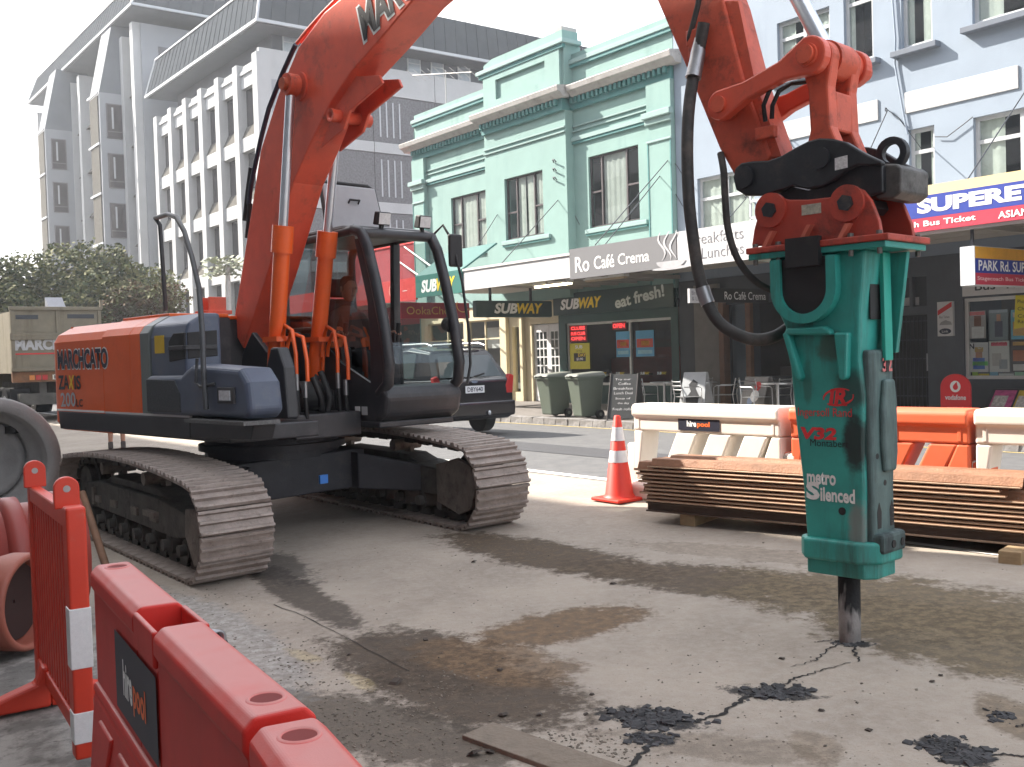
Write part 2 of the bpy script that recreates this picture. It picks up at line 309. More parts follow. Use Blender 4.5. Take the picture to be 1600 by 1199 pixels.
# ================================================================ SETTING: ground, road, kerb, pavement
def ground_material():
    m = bpy.data.materials.new('dusty_concrete_road'); m.use_nodes = True; t = m.node_tree; L = t.links; b = t.nodes['Principled BSDF']
    N = t.nodes.new
    tc = N('ShaderNodeTexCoord'); P = tc.outputs['Object']
    def noise_(scale, detail=8, rough=.65, vec=P, dist=0.0):
        n = N('ShaderNodeTexNoise'); n.inputs['Scale'].default_value = scale; n.inputs['Detail'].default_value = detail; n.inputs['Roughness'].default_value = rough; n.inputs['Distortion'].default_value = dist
        L.new(vec, n.inputs['Vector']); return n.outputs[0]
    def rng(x, a, b_, c=0.0, d=1.0, smooth=True):
        r = N('ShaderNodeMapRange'); r.interpolation_type = 'SMOOTHSTEP' if smooth else 'LINEAR'
        r.inputs[1].default_value = a; r.inputs[2].default_value = b_; r.inputs[3].default_value = c; r.inputs[4].default_value = d; L.new(x, r.inputs[0]); return r.outputs[0]
    def math_(op, x, y):
        n = N('ShaderNodeMath'); n.operation = op
        for i, q in enumerate((x, y)):
            if isinstance(q, (int, float)): n.inputs[i].default_value = q
            else: L.new(q, n.inputs[i])
        return n.outputs[0]
    def mix(f, a, b_):
        n = N('ShaderNodeMix'); n.data_type = 'RGBA'
        if isinstance(f, (int, float)): n.inputs[0].default_value = f
        else: L.new(f, n.inputs[0])
        for i, q in ((6, a), (7, b_)):
            if isinstance(q, tuple): n.inputs[i].default_value = q + (1,)
            else: L.new(q, n.inputs[i])
        return n.outputs[2]
    n1, n2, n3, nf = noise_(1.1), noise_(4.5), noise_(16, 8, .72), noise_(90, 5, .7)
    conc = mix(rng(n1, .32, .68), (.275, .232, .19), (.37, .317, .262))
    conc = mix(rng(n3, .35, .75, 0, .55), conc, (.41, .37, .325))
    conc = mix(rng(nf, .56, .72, 0, .5), conc, (.15, .13, .115))
    asph = mix(rng(n2, .3, .7), (.085, .086, .09), (.125, .125, .126))
    asph = mix(rng(nf, .4, .7, 0, .6), asph, (.16, .158, .155))
    sp = N('ShaderNodeSeparateXYZ'); L.new(P, sp.inputs[0])
    # distance across the street
    D = math_('ADD', math_('MULTIPLY', sp.outputs[0], .8), math_('MULTIPLY', sp.outputs[1], .6))
    Dn = math_('ADD', D, math_('MULTIPLY', math_('SUBTRACT', n2, .5), .35))
    col = mix(rng(Dn, 7.95, 8.1), conc, asph)
    # near gutter: older, greyer seal with pale patches
    near = rng(math_('ADD', D, math_('MULTIPLY', math_('SUBTRACT', n1, .5), 1.6)), 1.75, 2.15, 1, 0)
    old = mix(rng(n2, .42, .6), (.17, .162, .15), (.33, .315, .29))
    old = mix(rng(n3, .5, .72, 0, .8), old, (.075, .068, .06))
    col = mix(near, col, old)
    def stain(a, bpt, w, color, amt, k=.55, ns=None):
        nonlocal col
        A, B = G(*a), G(*bpt); d = B - A; ln = max(d.length * .5, .05); c = (A + B) * .5
        mp = N('ShaderNodeMapping'); mp.vector_type = 'TEXTURE'; mp.inputs['Location'].default_value = (c.x, c.y, 0); mp.inputs['Rotation'].default_value = (0, 0, math.atan2(d.y, d.x)); mp.inputs['Scale'].default_value = (ln + w * .4, w, 50)
        L.new(P, mp.inputs[0]); le = N('ShaderNodeVectorMath'); le.operation = 'LENGTH'; L.new(mp.outputs[0], le.inputs[0])
        x = math_('ADD', le.outputs[1], math_('MULTIPLY', math_('SUBTRACT', ns or n2, .5), 2.4 * k)); x = math_('ADD', x, math_('MULTIPLY', math_('SUBTRACT', n3, .5), 2.0 * k))
        f = rng(x, .80, 1.22, amt, 0)
        f = math_('MULTIPLY', f, rng(n3, .25, .55, .78, 1))
        cv = mix(rng(n3, .36, .66), tuple(c_ * .62 for c_ in color), tuple(c_ * 1.45 for c_ in color)); cv = mix(rng(nf, .52, .68, 0, .6), cv, tuple(c_ * .5 for c_ in color))
        col = mix(f, col, cv)
    soil = (.085, .060, .038); olive = (.13, .098, .058); brown = (.14, .088, .048)
    stain((715, 838), (1010, 900), .36, soil, .97)
    stain((930, 885), (1290, 930), .36, soil, .93)
    stain((1180, 905), (1640, 985), .58, olive, .93)
    stain((1330, 955), (1700, 1040), .52, olive, .92)
    stain((1000, 850), (1330, 880), .22, (.2, .16, .12), .5)
    stain((770, 1000), (975, 958), .30, brown, .92)
    stain((560, 1000), (760, 1060), .40, (.066, .047, .032), .95)
    stain((640, 1040), (860, 1120), .40, (.070, .050, .034), .95)
    stain((690, 1010), (860, 1055), .28, brown, .8)
    stain((385, 875), (560, 985), .16, (.075, .06, .048), .9)
    stain((390, 860), (470, 910), .22, (.06, .052, .046), .8)
    stain((430, 1090), (760, 1190), .28, (.075, .060, .045), .85)
    stain((250, 930), (470, 1075), .25, (.30, .295, .285), .6)
    stain((960, 1150), (1300, 1185), .13, (.17, .135, .10), .5)
    stain((1540, 1090), (1620, 1150), .12, (.14, .10, .06), .7)
    stain((1260, 1150), (1290, 1190), .10, (.17, .13, .09), .6)
    for a, b_, w in (((955, 1112), (1085, 1135), .085), ((1150, 1078), (1265, 1088), .07), ((990, 1150), (1045, 1160), .06), ((1440, 1160), (1500, 1165), .06), ((1480, 1175), (1540, 1190), .075), ((1305, 1003), (1360, 1008), .05)):
        stain(a, b_, w * 1.15, (.020, .020, .022), .98, .6, n3)  # flat dark patches stand in for the dark depth of the breaker pits
    for a, b_, w, cc in (((450, 1015), (500, 1035), .06, (.42, .34, .18)), ((545, 1055), (575, 1075), .05, (.42, .34, .18))):
        stain(a, b_, w, cc, .4, .9)
    L.new(col, b.inputs['Base Color']); b.inputs['Roughness'].default_value = .86; b.inputs['Specular IOR Level'].default_value = .35
    hgt = math_('ADD', math_('MULTIPLY', nf, .35), n3)
    bp = N('ShaderNodeBump'); bp.inputs['Strength'].default_value = .5; bp.inputs['Distance'].default_value = .025; L.new(hgt, bp.inputs['Height']); L.new(bp.outputs[0], b.inputs['Normal'])
    return m
# cross-section of the street extruded along it; far ends reach the horizon
mb = MB()
ds = [-300, -40, -12, -6, -3, 0, 1, 2, 3, 4, 5, 6, 7.4, 8.0, 8.6, 10, 12, KERB_D]
us = [-600, -200, -100, -60, -40, -30, -24, -20, -16, -12, -10, -8, -6, -4, -2, 0, 4, 10, 30, 100, 400]
vs_ = [S(u, d, zroad(d)) for u in us for d in ds]
n = len(ds)
mb.add(vs_, [(i*n + j, (i+1)*n + j, (i+1)*n + j + 1, i*n + j + 1) for i in range(len(us) - 1) for j in range(n - 1)], True)
road = tag(mb.build('road', ground_material(), rot=0), kind='structure')
asph_far = M('pavement_asphalt', (.155, .14, .128), .9, 0, .2, 5, .2, 80, (.09, .082, .075), .3, 2)
mb = MB(); mb.add([(-600, KERB_D + .3, PAV_Z), (400, KERB_D + .3, PAV_Z), (400, 300, PAV_Z), (-600, 300, PAV_Z)], [(0, 1, 2, 3)])
pav = tag(mb.build('pavement', asph_far), kind='structure')
stone = M('bluestone_kerb', (.20, .19, .185), .85, 0, .3, 8, .4, 40, (.07, .065, .06), .4, 12)
kerb = tag(MB().box((-80, KERB_D + .03, -.1), (30, KERB_D + .3, PAV_Z - .02)).build('kerb', stone), kind='structure')
kmesh = []
for k in range(6):
    b_ = MB().box((0, 0, 0), (.40, .27, PAV_Z - zroad(KERB_D) + .012)); kmesh.append(b_.xform(lambda v: v + Vector((random.uniform(-.02, .02), random.uniform(-.018, .018), random.uniform(-.012, .01)))).mesh('kerb_stone', stone))
for k in range(46):
    u = -27 + k * .425
    o = bpy.data.objects.new('kerb_stone', kmesh[k % 6]); COL.objects.link(o); o.parent = kerb; o.location = (u, KERB_D + .02, zroad(KERB_D)); OFF[o.name] = Vector()
paint_w = M('worn_road_paint', (.80, .78, .73), .7, 0, .1, 8, 0, 60, (.40, .36, .32), .25, 6)
paint_y = M('yellow_road_paint', (.55, .42, .14), .7, 0, .2, 8, 0, 60, (.25, .24, .22), .4, 6)
def strip(u0, D0, u1, D1, w, mat, name, n=14):
    mb = MB(); dx = Vector((u1 - u0, D1 - D0, 0)); pr = Vector((-dx.y, dx.x, 0)).normalized() * (w / 2)
    vv = []
    for i in range(n + 1):
        c = Vector((u0, D0, 0)) + dx * (i / n)
        for s_ in (-1, 1):
            q = c + pr * s_; vv.append((q.x, q.y, zroad(q.y) + .006))
    mb.add(vv, [(2*i, 2*i + 2, 2*i + 3, 2*i + 1) for i in range(n)]); return tag(mb.build(name, mat), kind='structure')
a = sf(G(825, 733)); b = sf(G(961, 751))
strip(a.x - 30, 8.16, b.x + 2.0, 8.12, .13, paint_w, 'white_line')
a = sf(G(1384, 847)); b = sf(G(1596, 874))
strip(a.x - .5, a.y + .03, b.x + 2.2, b.y + .14, .075, paint_w, 'white_line')
strip(-40, 10.35, -9.6, 10.25, 1.05, M('dark_road_strip', (.05, .05, .055), .85, 0, .15, 6, .3, 90), 'dark_road_strip')  # flat darker strip along the far lane
strip(-40, KERB_D - .16, 4, KERB_D - .16, .09, paint_y, 'yellow_line')

# cracks broken open by the hammer, dark slots following the slab
crackm = M('crack_shadow', (.012, .011, .011), .95, 0, .2, 20)
def crack(pts, w0, w1):
    P = [G(*p) for p in pts]; path = []
    for i in range(len(P) - 1):
        for k in range(6):
            t = k / 6; q = P[i].lerp(P[i+1], t); s_ = (P[i+1] - P[i]).normalized(); path.append(q + Vector((-s_.y, s_.x, 0)) * random.uniform(-.014, .014))
    path.append(P[-1]); mb = MB(); vv = []; N = len(path)
    for i, q in enumerate(path):
        d = (path[min(i+1, N-1)] - path[max(i-1, 0)]).normalized(); w = (w0 + (w1 - w0) * i / N) * random.uniform(.5, 1.3) / 2; nn = Vector((-d.y, d.x, 0))
        for s_ in (-1, 1):
            r = q + nn * w * s_; vv.append((r.x, r.y, zroad(r.dot(NA)) + .004))
    mb.add(vv, [(2*i, 2*i+1, 2*i+3, 2*i+2) for i in range(N - 1)])
    o = mb.build('crack', crackm, parent=road); return o
crack([(975, 1205), (1000, 1180), (1022, 1160), (1036, 1142)], .026, .020)
crack([(1085, 1130), (1110, 1123), (1132, 1114), (1152, 1100), (1170, 1089), (1195, 1082)], .020, .024)
crack([(1224, 1073), (1240, 1062), (1262, 1054), (1288, 1047), (1330, 1036)], .016, .004)
crack([(1313, 1008), (1290, 1018), (1278, 1030), (1258, 1037), (1235, 1043)], .015, .003)
crack([(1333, 1010), (1337, 1021), (1341, 1035)], .016, .012)
crack([(1540, 1179), (1575, 1180), (1605, 1182)], .014, .012)
crack([(1590, 1138), (1610, 1131)], .016, .012)
crack([(430, 945), (520, 985), (640, 1050)], .006, .006)
crack([(1275, 1003), (1300, 1000)], .012, .004)

# broken asphalt at the breaker holes, stones and crumbs over the slab
rub = M('broken_asphalt', (.045, .045, .048), .9, 0, .45, 9, .3, 50, (.16, .15, .14), .25, 20)
def chunk(mb, c, r):
    k = [Vector((random.uniform(.6, 1.25) * x, random.uniform(.6, 1.25) * y, random.uniform(.4, 1.0) * z * .5)) * r for x, y, z in ((-1,-1,-.6),(1,-1,-.6),(1,1,-.6),(-1,1,-.6),(-.7,-.7,.8),(.7,-.7,.8),(.7,.7,.8),(-.7,.7,.8))]
    a = Matrix.Rotation(random.uniform(0, 6.3), 3, 'Z') @ Matrix.Rotation(random.uniform(-.5, .5), 3, 'X')
    mb.hexa([c + a @ v for v in k])
mb = MB()
for (px, py, rx, ry, cnt, big) in ((1020, 1122, 62, 15, 420, .013), (1215, 1082, 48, 11, 300, .011), (1015, 1155, 40, 9, 130, .009), (1470, 1163, 40, 10, 150, .009), (1512, 1183, 40, 12, 220, .013), (1562, 1120, 20, 10, 60, .009), (1330, 1006, 26, 5, 140, .010)):
    for _ in range(cnt):
        P = G(px + random.gauss(0, .5) * rx, py + random.gauss(0, .5) * ry); r = big * (.12 + 2.3 * random.random() ** 3.2)
        chunk(mb, P + Vector((0, 0, r * .10)), r)
tag(mb.build('rubble', rub, rot=0), kind='stuff', label='black broken asphalt crumbs around the fresh breaker holes')
peb = M('site_gravel', (.15, .125, .10), .9, 0, .5, 7, .2, 50)
mb = MB()
for _ in range(800):
    x, y = random.uniform(300, 1620), random.uniform(800, 1199)
    P = G(x, y); r = random.uniform(.0018, .0055) * (1.8 if random.random() < .04 else 1); chunk(mb, P + Vector((0, 0, r * .3)), r)
for (px, py, rx, ry, cnt) in ((650, 1080, 150, 60, 350), (560, 1150, 160, 40, 380), (330, 940, 120, 70, 130), (900, 1165, 120, 25, 300), (790, 860, 80, 20, 90), (470, 1040, 70, 40, 150)):
    for _ in range(cnt):
        P = G(px + random.gauss(0, .6) * rx, py + random.gauss(0, .6) * ry); r = random.uniform(.002, .0075); chunk(mb, P + Vector((0, 0, r * .3)), r)
tag(mb.build('loose_gravel', peb, rot=0), kind='stuff', label='small stones and clods scattered over the dusty slab')
mb = MB()
for (px, py, r) in ((617, 1068, .030), (780, 1048, .016), (785, 1119, .022), (740, 879, .02), (545, 1024, .014), (665, 1001, .015), (1357, 1142, .014), (1283, 1111, .013), (1222, 1030, .014), (1456, 1066, .012), (1470, 1056, .012), (958, 913, .018), (843, 1118, .014), (915, 1117, .012), (925, 1086, .012), (740, 1180, .028), (765, 1176, .02)):
    chunk(mb, G(px, py) + Vector((0, 0, r * .4)), r)
tag(mb.build('clods', M('dark_clod', (.06, .048, .04), .95, 0, .3, 8), rot=0), kind='stuff', label='dark earth clods lying loose on the slab')
# timber board half buried at the bottom
t = thing('timber_board', 'long grimy timber board lying half buried in dirt at the front edge', 'board', sf(G(850, 1180)))
A, B = G(722, 1156), G(1010, 1262); d = (B - A).normalized(); pr = Vector((-d.y, d.x, 0)); 
if pr.y < 0: pr = -pr
mb = MB(); B = A + d * 2.4
q = [A, B, B + pr * .21, A + pr * .19]; mb.hexa([sf(Vector((p.x, p.y, zroad(p.dot(NA)) - .03))) for p in q] + [sf(Vector((p.x, p.y, zroad(p.dot(NA)) + .022))) for p in q])
mb.build('plank', M('dirty_board', (.19, .155, .12), .85, 0, .25, 5, .3, 40, (.10, .08, .06), .55, 5), parent=t, bevel=.004)
# ================================================================ EXCAVATOR
X = thing('excavator', 'large orange crawler excavator with grey cab standing in the middle of the dusty street', 'excavator', (0, 0, 0), EA, base=EC)
# --- undercarriage, turned to run along the street and leaning with the camber
ta = ANG - EA; ca, sa = math.cos(ta), math.sin(ta)
def TF(v): return Vector((v[0]*ca - v[1]*sa, v[0]*sa + v[1]*ca, v[2] + .04*v[1]))
TW, TG, TH = .585, 2.53, .80; RR = TH / 2 - .05
XF, XR = 1.80, -1.74
def loop_pts():
    """centre line of the shoe plates: bottom run, front idler, sagging top run, rear sprocket"""
    p = []; zc = TH / 2
    for i in range(40): p.append((XR + (XF - XR) * i / 40, .03))
    for i in range(24): a = -math.pi/2 + math.pi * i / 24; p.append((XF + (zc-.03) * math.cos(a), zc + (zc-.03) * math.sin(a)))
    for i in range(40):
        x = XF + (XR - XF) * i / 40; s = (x - XR) / (XF - XR); p.append((x, TH - .03 + .085 * math.sin(math.pi * min(1, max(0, s)))**.8))
    for i in range(24): a = math.pi/2 + math.pi * i / 24; p.append((XR + (zc-.03) * math.cos(a), zc + (zc-.03) * math.sin(a)))
    return p
LP = loop_pts()
def walk(n):
    L = [0]; 
    for i in range(len(LP)): a, b = LP[i], LP[(i+1) % len(LP)]; L.append(L[-1] + math.hypot(b[0]-a[0], b[1]-a[1]))
    tot = L[-1]; res = []; i = 0
    for k in range(n):
        s = tot * k / n
        while L[i+1] < s: i += 1
        t = (s - L[i]) / (L[i+1] - L[i]); a, b = LP[i], LP[(i+1) % len(LP)]
        res.append((a[0] + (b[0]-a[0])*t, a[1] + (b[1]-a[1])*t, math.atan2(b[1]-a[1], b[0]-a[0])))
    return tot, res
NS = 49
tot, pos = walk(NS); pitch = tot / NS
shoe_meshes = []
for k in range(3):
    mb = MB(); w = TW / 2
    # plate, three grousers on its outer side (-z local), overlapping lip
    mb.box((-pitch*.5 + .006, -w, -.012), (pitch*.5 - .006, w, .010))
    for gx in (-.42, 0.02, .42): mb.hexa([(pitch*gx - .012, -w, -.036), (pitch*gx + .008, -w, -.036), (pitch*gx + .008, w, -.036), (pitch*gx - .012, w, -.036), (pitch*gx - .020, -w, -.012), (pitch*gx + .016, -w, -.012), (pitch*gx + .016, w, -.012), (pitch*gx - .020, w, -.012)])
    mb.xform(lambda v: v + Vector((0, 0, random.uniform(-.002, .002))))
    shoe_meshes.append(mb.mesh('track_shoe', shoesteel))
for side in (-1, 1):
    yc = side * TG / 2
    ch = MB()
    n = len(LP)
    for s_ in (-1, 1):
        y0 = yc + s_ * .085
        inn = [(p[0], p[1]) for p in LP]
        cx_ = lambda p, k: ((p[0] - max(XR, min(XF, p[0]))) * k + max(XR, min(XF, p[0])), (p[1] - TH/2) * k + TH/2)
        outv = [TF((cx_(p, .97)[0], y0 - .03, cx_(p, .97)[1])) for p in inn] + [TF((cx_(p, .97)[0], y0 + .03, cx_(p, .97)[1])) for p in inn] + [TF((cx_(p, .78)[0], y0 - .03, cx_(p, .78)[1])) for p in inn] + [TF((cx_(p, .78)[0], y0 + .03, cx_(p, .78)[1])) for p in inn]
        fs = []
        for i in range(n):
            j = (i + 1) % n
            if i % 3 == 2: continue
            fs += [(i, j, 2*n + j, 2*n + i), (n + j, n + i, 3*n + i, 3*n + j), (2*n + i, 2*n + j, 3*n + j, 3*n + i), (j, i, n + i, n + j)]
        ch.add(outv, fs)
    chain = ch.build('track_chain', mudframe, parent=X)
    for k, (x, z, a) in enumerate(pos):
        o = bpy.data.objects.new('track_shoe', shoe_meshes[k % 3]); COL.objects.link(o); o.parent = chain; OFF[o.name] = Vector()
        # local x along travel, z towards the loop centre
        tx = Vector((math.cos(a), 0, math.sin(a))); tz = Vector((-math.sin(a), 0, math.cos(a)))
        ax = Vector((tx.x*ca, tx.x*sa, tx.z)); az = Vector((tz.x*ca, tz.x*sa, tz.z)); ay = az.cross(ax); ay.z += .04
        mm = Matrix((ax, ay, az)).transposed().to_4x4(); mm.translation = TF((x, yc, z)); o.matrix_local = mm
    # side frame
    fr = MB()
    outer = yc - .17, yc + .17
    fr.prism([(XR + .25, .30), (XF - .55, .27), (XF - .12, .33), (XF - .12, .47), (XF - .55, .53), (.9, .56), (-.9, .57), (XR + .25, .52)], outer[0], outer[1])
    fr.prism([(-.95, .57), (.95, .56), (.7, .63), (-.7, .64)], yc - .12, yc + .12)
    fr.xform(TF); f_ = fr.build('track_frame', mudframe, parent=X, bevel=.012)
    bo = MB()
    for s_ in (-1, 1):
        y = yc + s_ * .172
        for xx in (-1.0, -.45, .2, .75): bo.box((xx - .09, y - .012*s_, .36), (xx + .09, y + .02*s_, .43))
        bo.box((.55, y - .01*s_, .40), (.86, y + .045*s_, .45)); bo.box((-1.15, y, .33), (-1.08, y + .03*s_, .50))
    bo.xform(TF); bo.each('bracket_plate', mudsteel, parent=f_)
    for i in range(8):
        x = XR + .35 + (XF - XR - .75) * i / 7
        MB().cyl(TF((x, yc - .14, .19)), TF((x, yc + .14, .19)), .085, n=12).cyl(TF((x, yc - .2, .19)), TF((x, yc + .2, .19)), .05, n=10).build('track_roller', mudframe, parent=X)
    for x in (-.75, .55):
        MB().cyl(TF((x, yc - .2, .715)), TF((x, yc + .12, .715)), .06, n=12).box(tuple(TF((x - .05, yc - .03, .56))), tuple(TF((x + .05, yc + .03, .69)))).build('carrier_roller', mudsteel, parent=X)
    idl = MB().lathe([(.05, -.07), (.30, -.07), (.33, -.03), (.33, .03), (.30, .07), (.05, .07)], TF((XF, yc, TH/2)), (-sa, ca, 0), 28).build('idler_wheel', mudframe, parent=X)
    cov = MB()
    for s_ in (-1, 1):
        y = yc + s_ * .19
        prof = [(XF - .42, .22), (XF - .05, .13), (XF + .15, .20), (XF + .24, .40), (XF + .16, .60), (XF - .06, .66), (XF - .42, .58)] if side*s_ < 0 else [(XF - .18, .56), (XF - .20, .34), (XF - .02, .12), (XF + .10, .16), (XF + .12, .40), (XF + .06, .58)]
        cov.prism(prof, y - .018, y + .018)
    cov.xform(TF); cov.build('idler_guard', mudsteel, parent=X, bevel=.006)
    MB().lathe([(.04, -.10), (.26, -.10), (.27, -.03), (.33, -.03), (.33, .03), (.27, .03), (.26, .10), (.04, .10)], TF((XR, yc, TH/2)), (-sa, ca, 0), 21, smooth=False).build('drive_sprocket', mudframe, parent=X)
# carbody and slew ring
cb = MB()
cb.box((-.62, -.70, .36), (.62, .70, .74))
for sx in (-1, 1):
    for sy in (-1, 1):
        x0, x1 = (.25, .75) if sx > 0 else (-.75, -.25)
        cb.hexa([(x0, .55*sy, .36), (x1, .55*sy, .36), (x1 + .3*sx, 1.12*sy, .28), (x0 + .3*sx, 1.12*sy, .28), (x0, .55*sy, .72), (x1, .55*sy, .72), (x1 + .3*sx, 1.12*sy, .54), (x0 + .3*sx, 1.12*sy, .54)] if sy > 0 else
                [(x0 + .3*sx, 1.12*sy, .28), (x1 + .3*sx, 1.12*sy, .28), (x1, .55*sy, .36), (x0, .55*sy, .36), (x0 + .3*sx, 1.12*sy, .54), (x1 + .3*sx, 1.12*sy, .54), (x1, .55*sy, .72), (x0, .55*sy, .72)])
cb.xform(TF); cbo = cb.build('carbody', undercar, parent=X, bevel=.015)
P_ = MB().box((.97, .02, .50), (1.0, .10, .58)).xform(TF); P_.build('blue_tag', M('blue_sticker', (.03, .16, .5), .5, 0, .1), parent=cbo)
MB().cyl((0, 0, .72), (0, 0, .93), .66, n=40).cyl((0, 0, .80), (0, 0, .86), .72, n=40).build('slew_ring', undercar, parent=X)
# --- upper structure
HY = 1.28                                   # half width
dk = MB()
dk.box((-2.1, -1.22, .99), (1.45, -.36, 1.13)); dk.box((-2.1, .36, .99), (.3, 1.22, 1.13)); dk.box((-2.2, -.36, .93), (1.05, .36, 1.16)); dk.box((.3, .36, 1.0), (1.35, 1.26, 1.06))
dk.build('revolving_frame', dkgrey, parent=X, bevel=.015)
# counterweight: rounded plan, chamfered top edge
def plan(inset=0.0, x1=-1.012):
    p = [(x1, -HY + inset)]
    for i in range(7): a = R(90 * i / 6); p.append((-2.32 - (.17 - inset) * math.sin(a), -HY + .17 - (.17 - inset) * math.cos(a)))
    p += [(-2.55 + inset, -.45), (-2.58 + inset, 0), (-2.55 + inset, .45)]
    q = [(a, -b) for a, b in p[:8]][::-1]; return p + q
def lofted(levels, name, mat, bevel=.02):
    mb = MB(); n = len(levels[0][0]); v = []
    for pts, z in levels: v += [(p[0], p[1], z if not callable(z) else z(p)) for p in pts]
    k = len(levels); fs = []
    for a in range(k - 1):
        for i in range(n): j = (i + 1) % n; fs.append((a*n + i, (a+1)*n + i, (a+1)*n + j, a*n + j))
    fs += [tuple(range(n)), tuple(range((k-1)*n, k*n))[::-1]]
    mb.add(v, fs); return mb.build(name, mat, parent=X, bevel=bevel)
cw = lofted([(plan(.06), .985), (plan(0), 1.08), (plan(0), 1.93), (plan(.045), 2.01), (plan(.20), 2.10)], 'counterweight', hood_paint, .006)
MB().box((-2.34, -HY - .004, 1.195), (-1.02, -HY + .004, 1.215)).build('trim_strip', white, parent=cw)
# right-hand engine door panels (two orange leaves) with sloping shoulder
def shoulder(x0, x1, y=-HY, zt=1.95): return [(y, 1.21), (y, zt), (y + .05, zt + .07), (y + .22, zt + .165), (y + .22, 1.21)]
for x0, x1 in ((-1.008, -.352), (-.348, -.123)):
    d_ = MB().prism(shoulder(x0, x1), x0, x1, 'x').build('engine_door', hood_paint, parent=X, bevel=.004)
MB().prism(shoulder(0, 0), -.119, .075, 'x').build('grey_door_band', M('grey_band', (.13, .15, .145), .45, 0, .08), parent=X, bevel=.008)
sk = MB(); sk.prism([(-2.26, 1.0), (.86, 1.02), (.86, 1.19), (-2.29, 1.19)], -HY - .005, -HY + .12); sk.build('side_skirt', dkgrey, parent=X, bevel=.01)
MB().box((-1.0, -HY - .003, 1.193), (.86, -HY + .02, 1.212)).build('trim_strip', M('trim_white', (.55, .55, .55), .4, 0, .05), parent=X)
# hood over the engine
MB().box((-1.0, -HY + .23, 1.16), (-.34, .399, 2.093)).box((-.338, -HY + .23, 1.16), (.07, -.46, 2.093)).build('engine_bay', dkgrey, parent=X)
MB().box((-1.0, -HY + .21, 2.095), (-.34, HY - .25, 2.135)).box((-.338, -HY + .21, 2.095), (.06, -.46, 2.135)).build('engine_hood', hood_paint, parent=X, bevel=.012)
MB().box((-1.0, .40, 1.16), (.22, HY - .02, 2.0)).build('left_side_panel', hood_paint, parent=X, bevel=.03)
MB().cyl((-.62, -.20, 2.12), (-.62, -.20, 2.26), .06).build('pre_cleaner', orange, parent=X)
MB().box((-.25, -.66, 2.13), (.02, -.40, 2.17)).box((-.20, -.62, 2.16), (-.17, -.44, 2.30)).box((-.05, -.62, 2.16), (-.02, -.44, 2.30)).build('rail_bracket', orange, parent=X, bevel=.006)
# blue-grey tank / pump compartment
up = MB()
up.prism([(-HY + .012, 1.21), (-HY + .012, 1.90), (-HY + .05, 2.02), (-HY + .20, 2.10), (-.93, 2.10), (-.93, 1.21)], .078, .80, 'x')
tank = up.build('pump_compartment', slate, parent=X, bevel=.03, seg=3)
MB().prism([(.48, 1.68), (.79, 1.70), (.79, 1.93), (.58, 1.93), (.48, 1.86)], -HY + .004, -HY + .06).prism([(-HY + .03, 1.70), (-.97, 1.72), (-.97, 1.95), (-HY + .03, 1.93)], .79, .806, 'x').build('recess_panel', black, parent=tank, bevel=.008)
MB().box((.50, -HY - .01, 1.78), (.80, -HY + .01, 1.82)).box((.80, -HY, 1.78), (.82, -.98, 1.82)).build('recess_bar', dkgrey, parent=tank, bevel=.006)
MB().box((.19, -HY + .006, 1.76), (.38, -HY + .014, 1.92)).build('yellow_notice', M('yellow_sticker', (.60, .40, .03), .6, 0, .1), parent=tank)
lo = MB()
lo.prism([(.10, 1.21), (1.92, 1.21), (2.0, 1.26), (1.96, 1.50), (1.84, 1.61), (1.02, 1.65), (.90, 1.61), (.80, 1.56), (.10, 1.56)], -HY - .05, -1.02)
lob = lo.build('fuel_tank', slate, parent=X, bevel=.05, seg=4)
MB().prism([(.12, 1.235), (.80, 1.24), (.80, 1.40), (.70, 1.52), (.12, 1.53)], -HY - .058, -HY - .03).build('vent_panel', M('vent_mesh', (.045, .05, .055), .7, 0, .35, 60), parent=lob, bevel=.008)
MB().box((1.50, -HY - .07, 1.33), (1.78, -HY - .045, 1.46)).build('tank_latch', dkgrey, parent=lob, bevel=.008)
MB().box((1.55, -HY - .078, 1.355), (1.73, -HY - .068, 1.435)).build('latch_decal', M('decal_grey', (.5, .52, .55), .5, 0, .2, 40), parent=lob)
st = MB(); st.box((1.0, -HY - .12, 1.165), (2.02, -HY + .20, 1.195)); st.build('step_plate', M('step_grip', (.13, .13, .13), .6, .3, .4, 60), parent=X)
MB().prism([(.861, 1.02), (1.90, 1.04), (1.96, 1.16), (.861, 1.16)], -HY + .0, -HY + .2).build('step_box', dkgrey, parent=X, bevel=.01)
# handrail: hoop from the hood to the step
hr = [E(259, 486, -.95), E(254, 410, -.98), E(250, 352, -1.0), E(243, 341, -1.02)]
hr2 = [E(243, 341, -1.02), E(262, 335, -1.08), E(276, 340, -1.12), E(288, 362, -1.15), E(300, 402, -1.2), E(311, 450, -1.28), E(316, 520, -1.34), E(318, 580, -1.37), E(322, 640, -1.38)]
MB().tube(hr, .021, 10).tube(hr2, .023, 10).tube([E(308, 560, -1.36), E(306, 598, -1.36), E(313, 605, -1.37), E(336, 600, -1.34)], .014, 8).build('handrail', M('rail_grey', (.055, .058, .062), .45, 0, .2, 20), parent=X)
